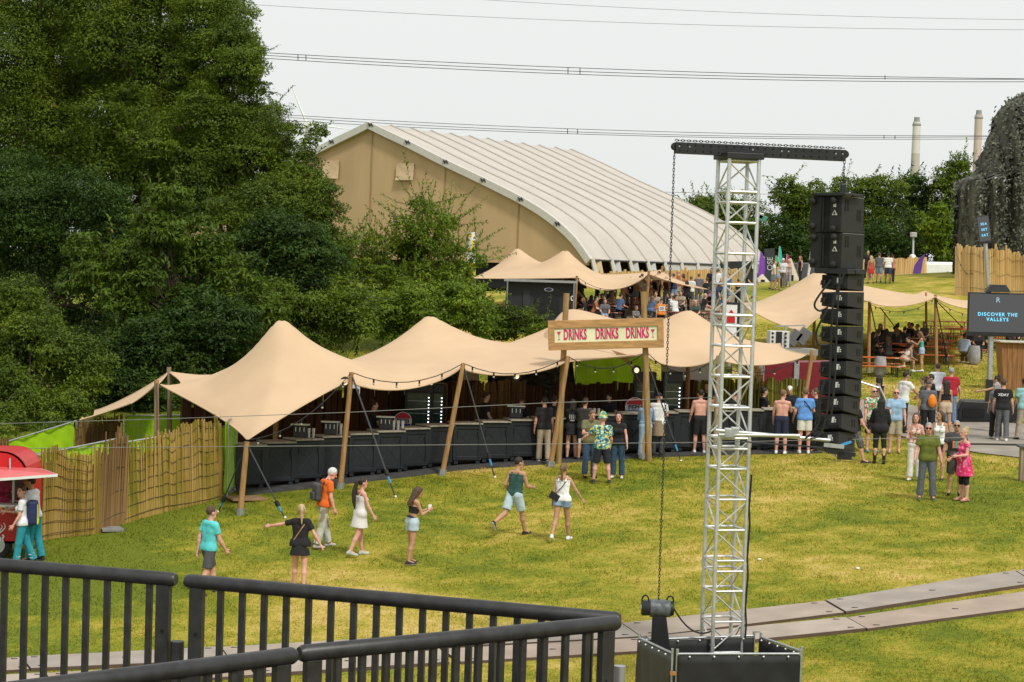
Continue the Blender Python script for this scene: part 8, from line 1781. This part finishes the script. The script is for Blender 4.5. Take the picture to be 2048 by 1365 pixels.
_sp = ['beside the kiosk corner', 'left of the peach topped woman', 'behind the red tables', 'left of the shirtless pink man', 'between the black tee and the bikini top', 'just left of the right sign post top', 'just right of the right sign post top', 'under the second tent pole', 'left of the maroon top', 'right of the maroon top', 'near the grey slanted board', 'right of the orange vest', 'below the canopy tip', 'left of the white tee under the canopy tip', 'right of the white tee under the canopy tip', 'behind the tan cap', 'before the left tower leg', 'between the tower legs', 'right of the lilac top', 'by the far reed fence', 'at the nearest red table end', 'right behind the nearest red table', 'in front of the kiosk shutter', 'between kiosk and canopy pole', 'left behind the peach topped woman', 'close behind the right sign post', 'left of the orange vest', 'two steps left of the canopy tip', 'under the canopy tip cable', 'farthest right before the cone tents', 'behind the lilac top', 'next to the tower bracing']
for i, (px, py, st_d) in enumerate([(1160, 630, 1), (1192, 630, 0), (1206, 628, 1), (1222, 626, 0), (1250, 616, 0), (1282, 612, 0), (1296, 616, 0), (1301, 630, 1), (1317, 606, 0), (1346, 612, 0), (1300, 642, 1), (1338, 640, 1), (1362, 634, 1), (1366, 608, 0), (1396, 612, 0), (1404, 640, 1), (1438, 626, 0), (1456, 612, 0), (1436, 600, 0), (1340, 598, 0), (1186, 646, 1), (1208, 652, 1), (1170, 646, 1), (1160, 616, 0), (1236, 640, 1), (1292, 632, 1), (1312, 636, 1), (1356, 604, 0), (1372, 624, 0), (1490, 604, 0), (1428, 632, 0), (1448, 640, 1)]):
    cn, cc = _cl[(i * 5 + 2) % 7]; f_ = i % 3 == 1; sk = ['pink', 'tan', 'fair'][i % 3]
    crowd.append((px, py, (i * 77) % 360, 'f' if f_ else 'm', ('tee', cc), (['trousers', 'shorts'][i % 2], [BK, DEN, GRY, BEI][i % 4]), sk, (['short', 'long', 'short'][i % 3], ['dark', 'brown', 'lbrown', 'blond'][i % 4]), ('seated ' if st_d else 'standing ') + ('woman' if f_ else 'man') + ' in ' + cn + ' ' + _sp[i], st_d))
for px, py, fc, sx_, tp_, bt_, sk, hr, lb, seated in crowd:
    q = gp(px, py); person(lb, q, fc, 1.80 if sx_ == 'm' else 1.70, sx_, sk, hr, tp_, bt_, legs=SIT if seated else ((6, 4), (-5, 8)), arms=((30, 8, 60), (30, 8, 65)) if seated else ((8, 10, 20), (14, 10, 50)), lean=14 if seated else 3, group=GC, lod=1)
p = person('person in orange and black vest with number 05 on the back', gp(1322, 652), 355, 1.80, top=('tee', (.55, .18, .02)), bottom=('trousers', BK), skin='fair', hair=('cap', BK), legs=SIT, lean=20, lod=1, group=GC)
q = p['T'](0, -.16, .26); mb = MB(); mb.box(q, (.30, .012, .24)); o = mb.build('number_patch', WHITE); o.parent = p['root']; o.matrix_parent_inverse = (Matrix.Translation(p['root'].location) @ Matrix.Rotation(-R(355), 4, 'Z')).inverted()
t_ = text_obj('number', '05', .22, NVM if False else mat('number_blue', (.05, .08, .25), .6), basis(q + Vector((0, -.012, 0)), (1, 0, 0), (0, 0, 1)), bold=.004); t_.parent = o; t_.matrix_parent_inverse = (Matrix.Translation(p['root'].location) @ Matrix.Rotation(-R(355), 4, 'Z')).inverted() if False else Matrix.Identity(4); t_.matrix_parent_inverse = (Matrix.Translation(p['root'].location) @ Matrix.Rotation(-R(355), 4, 'Z') @ o.matrix_parent_inverse).inverted()
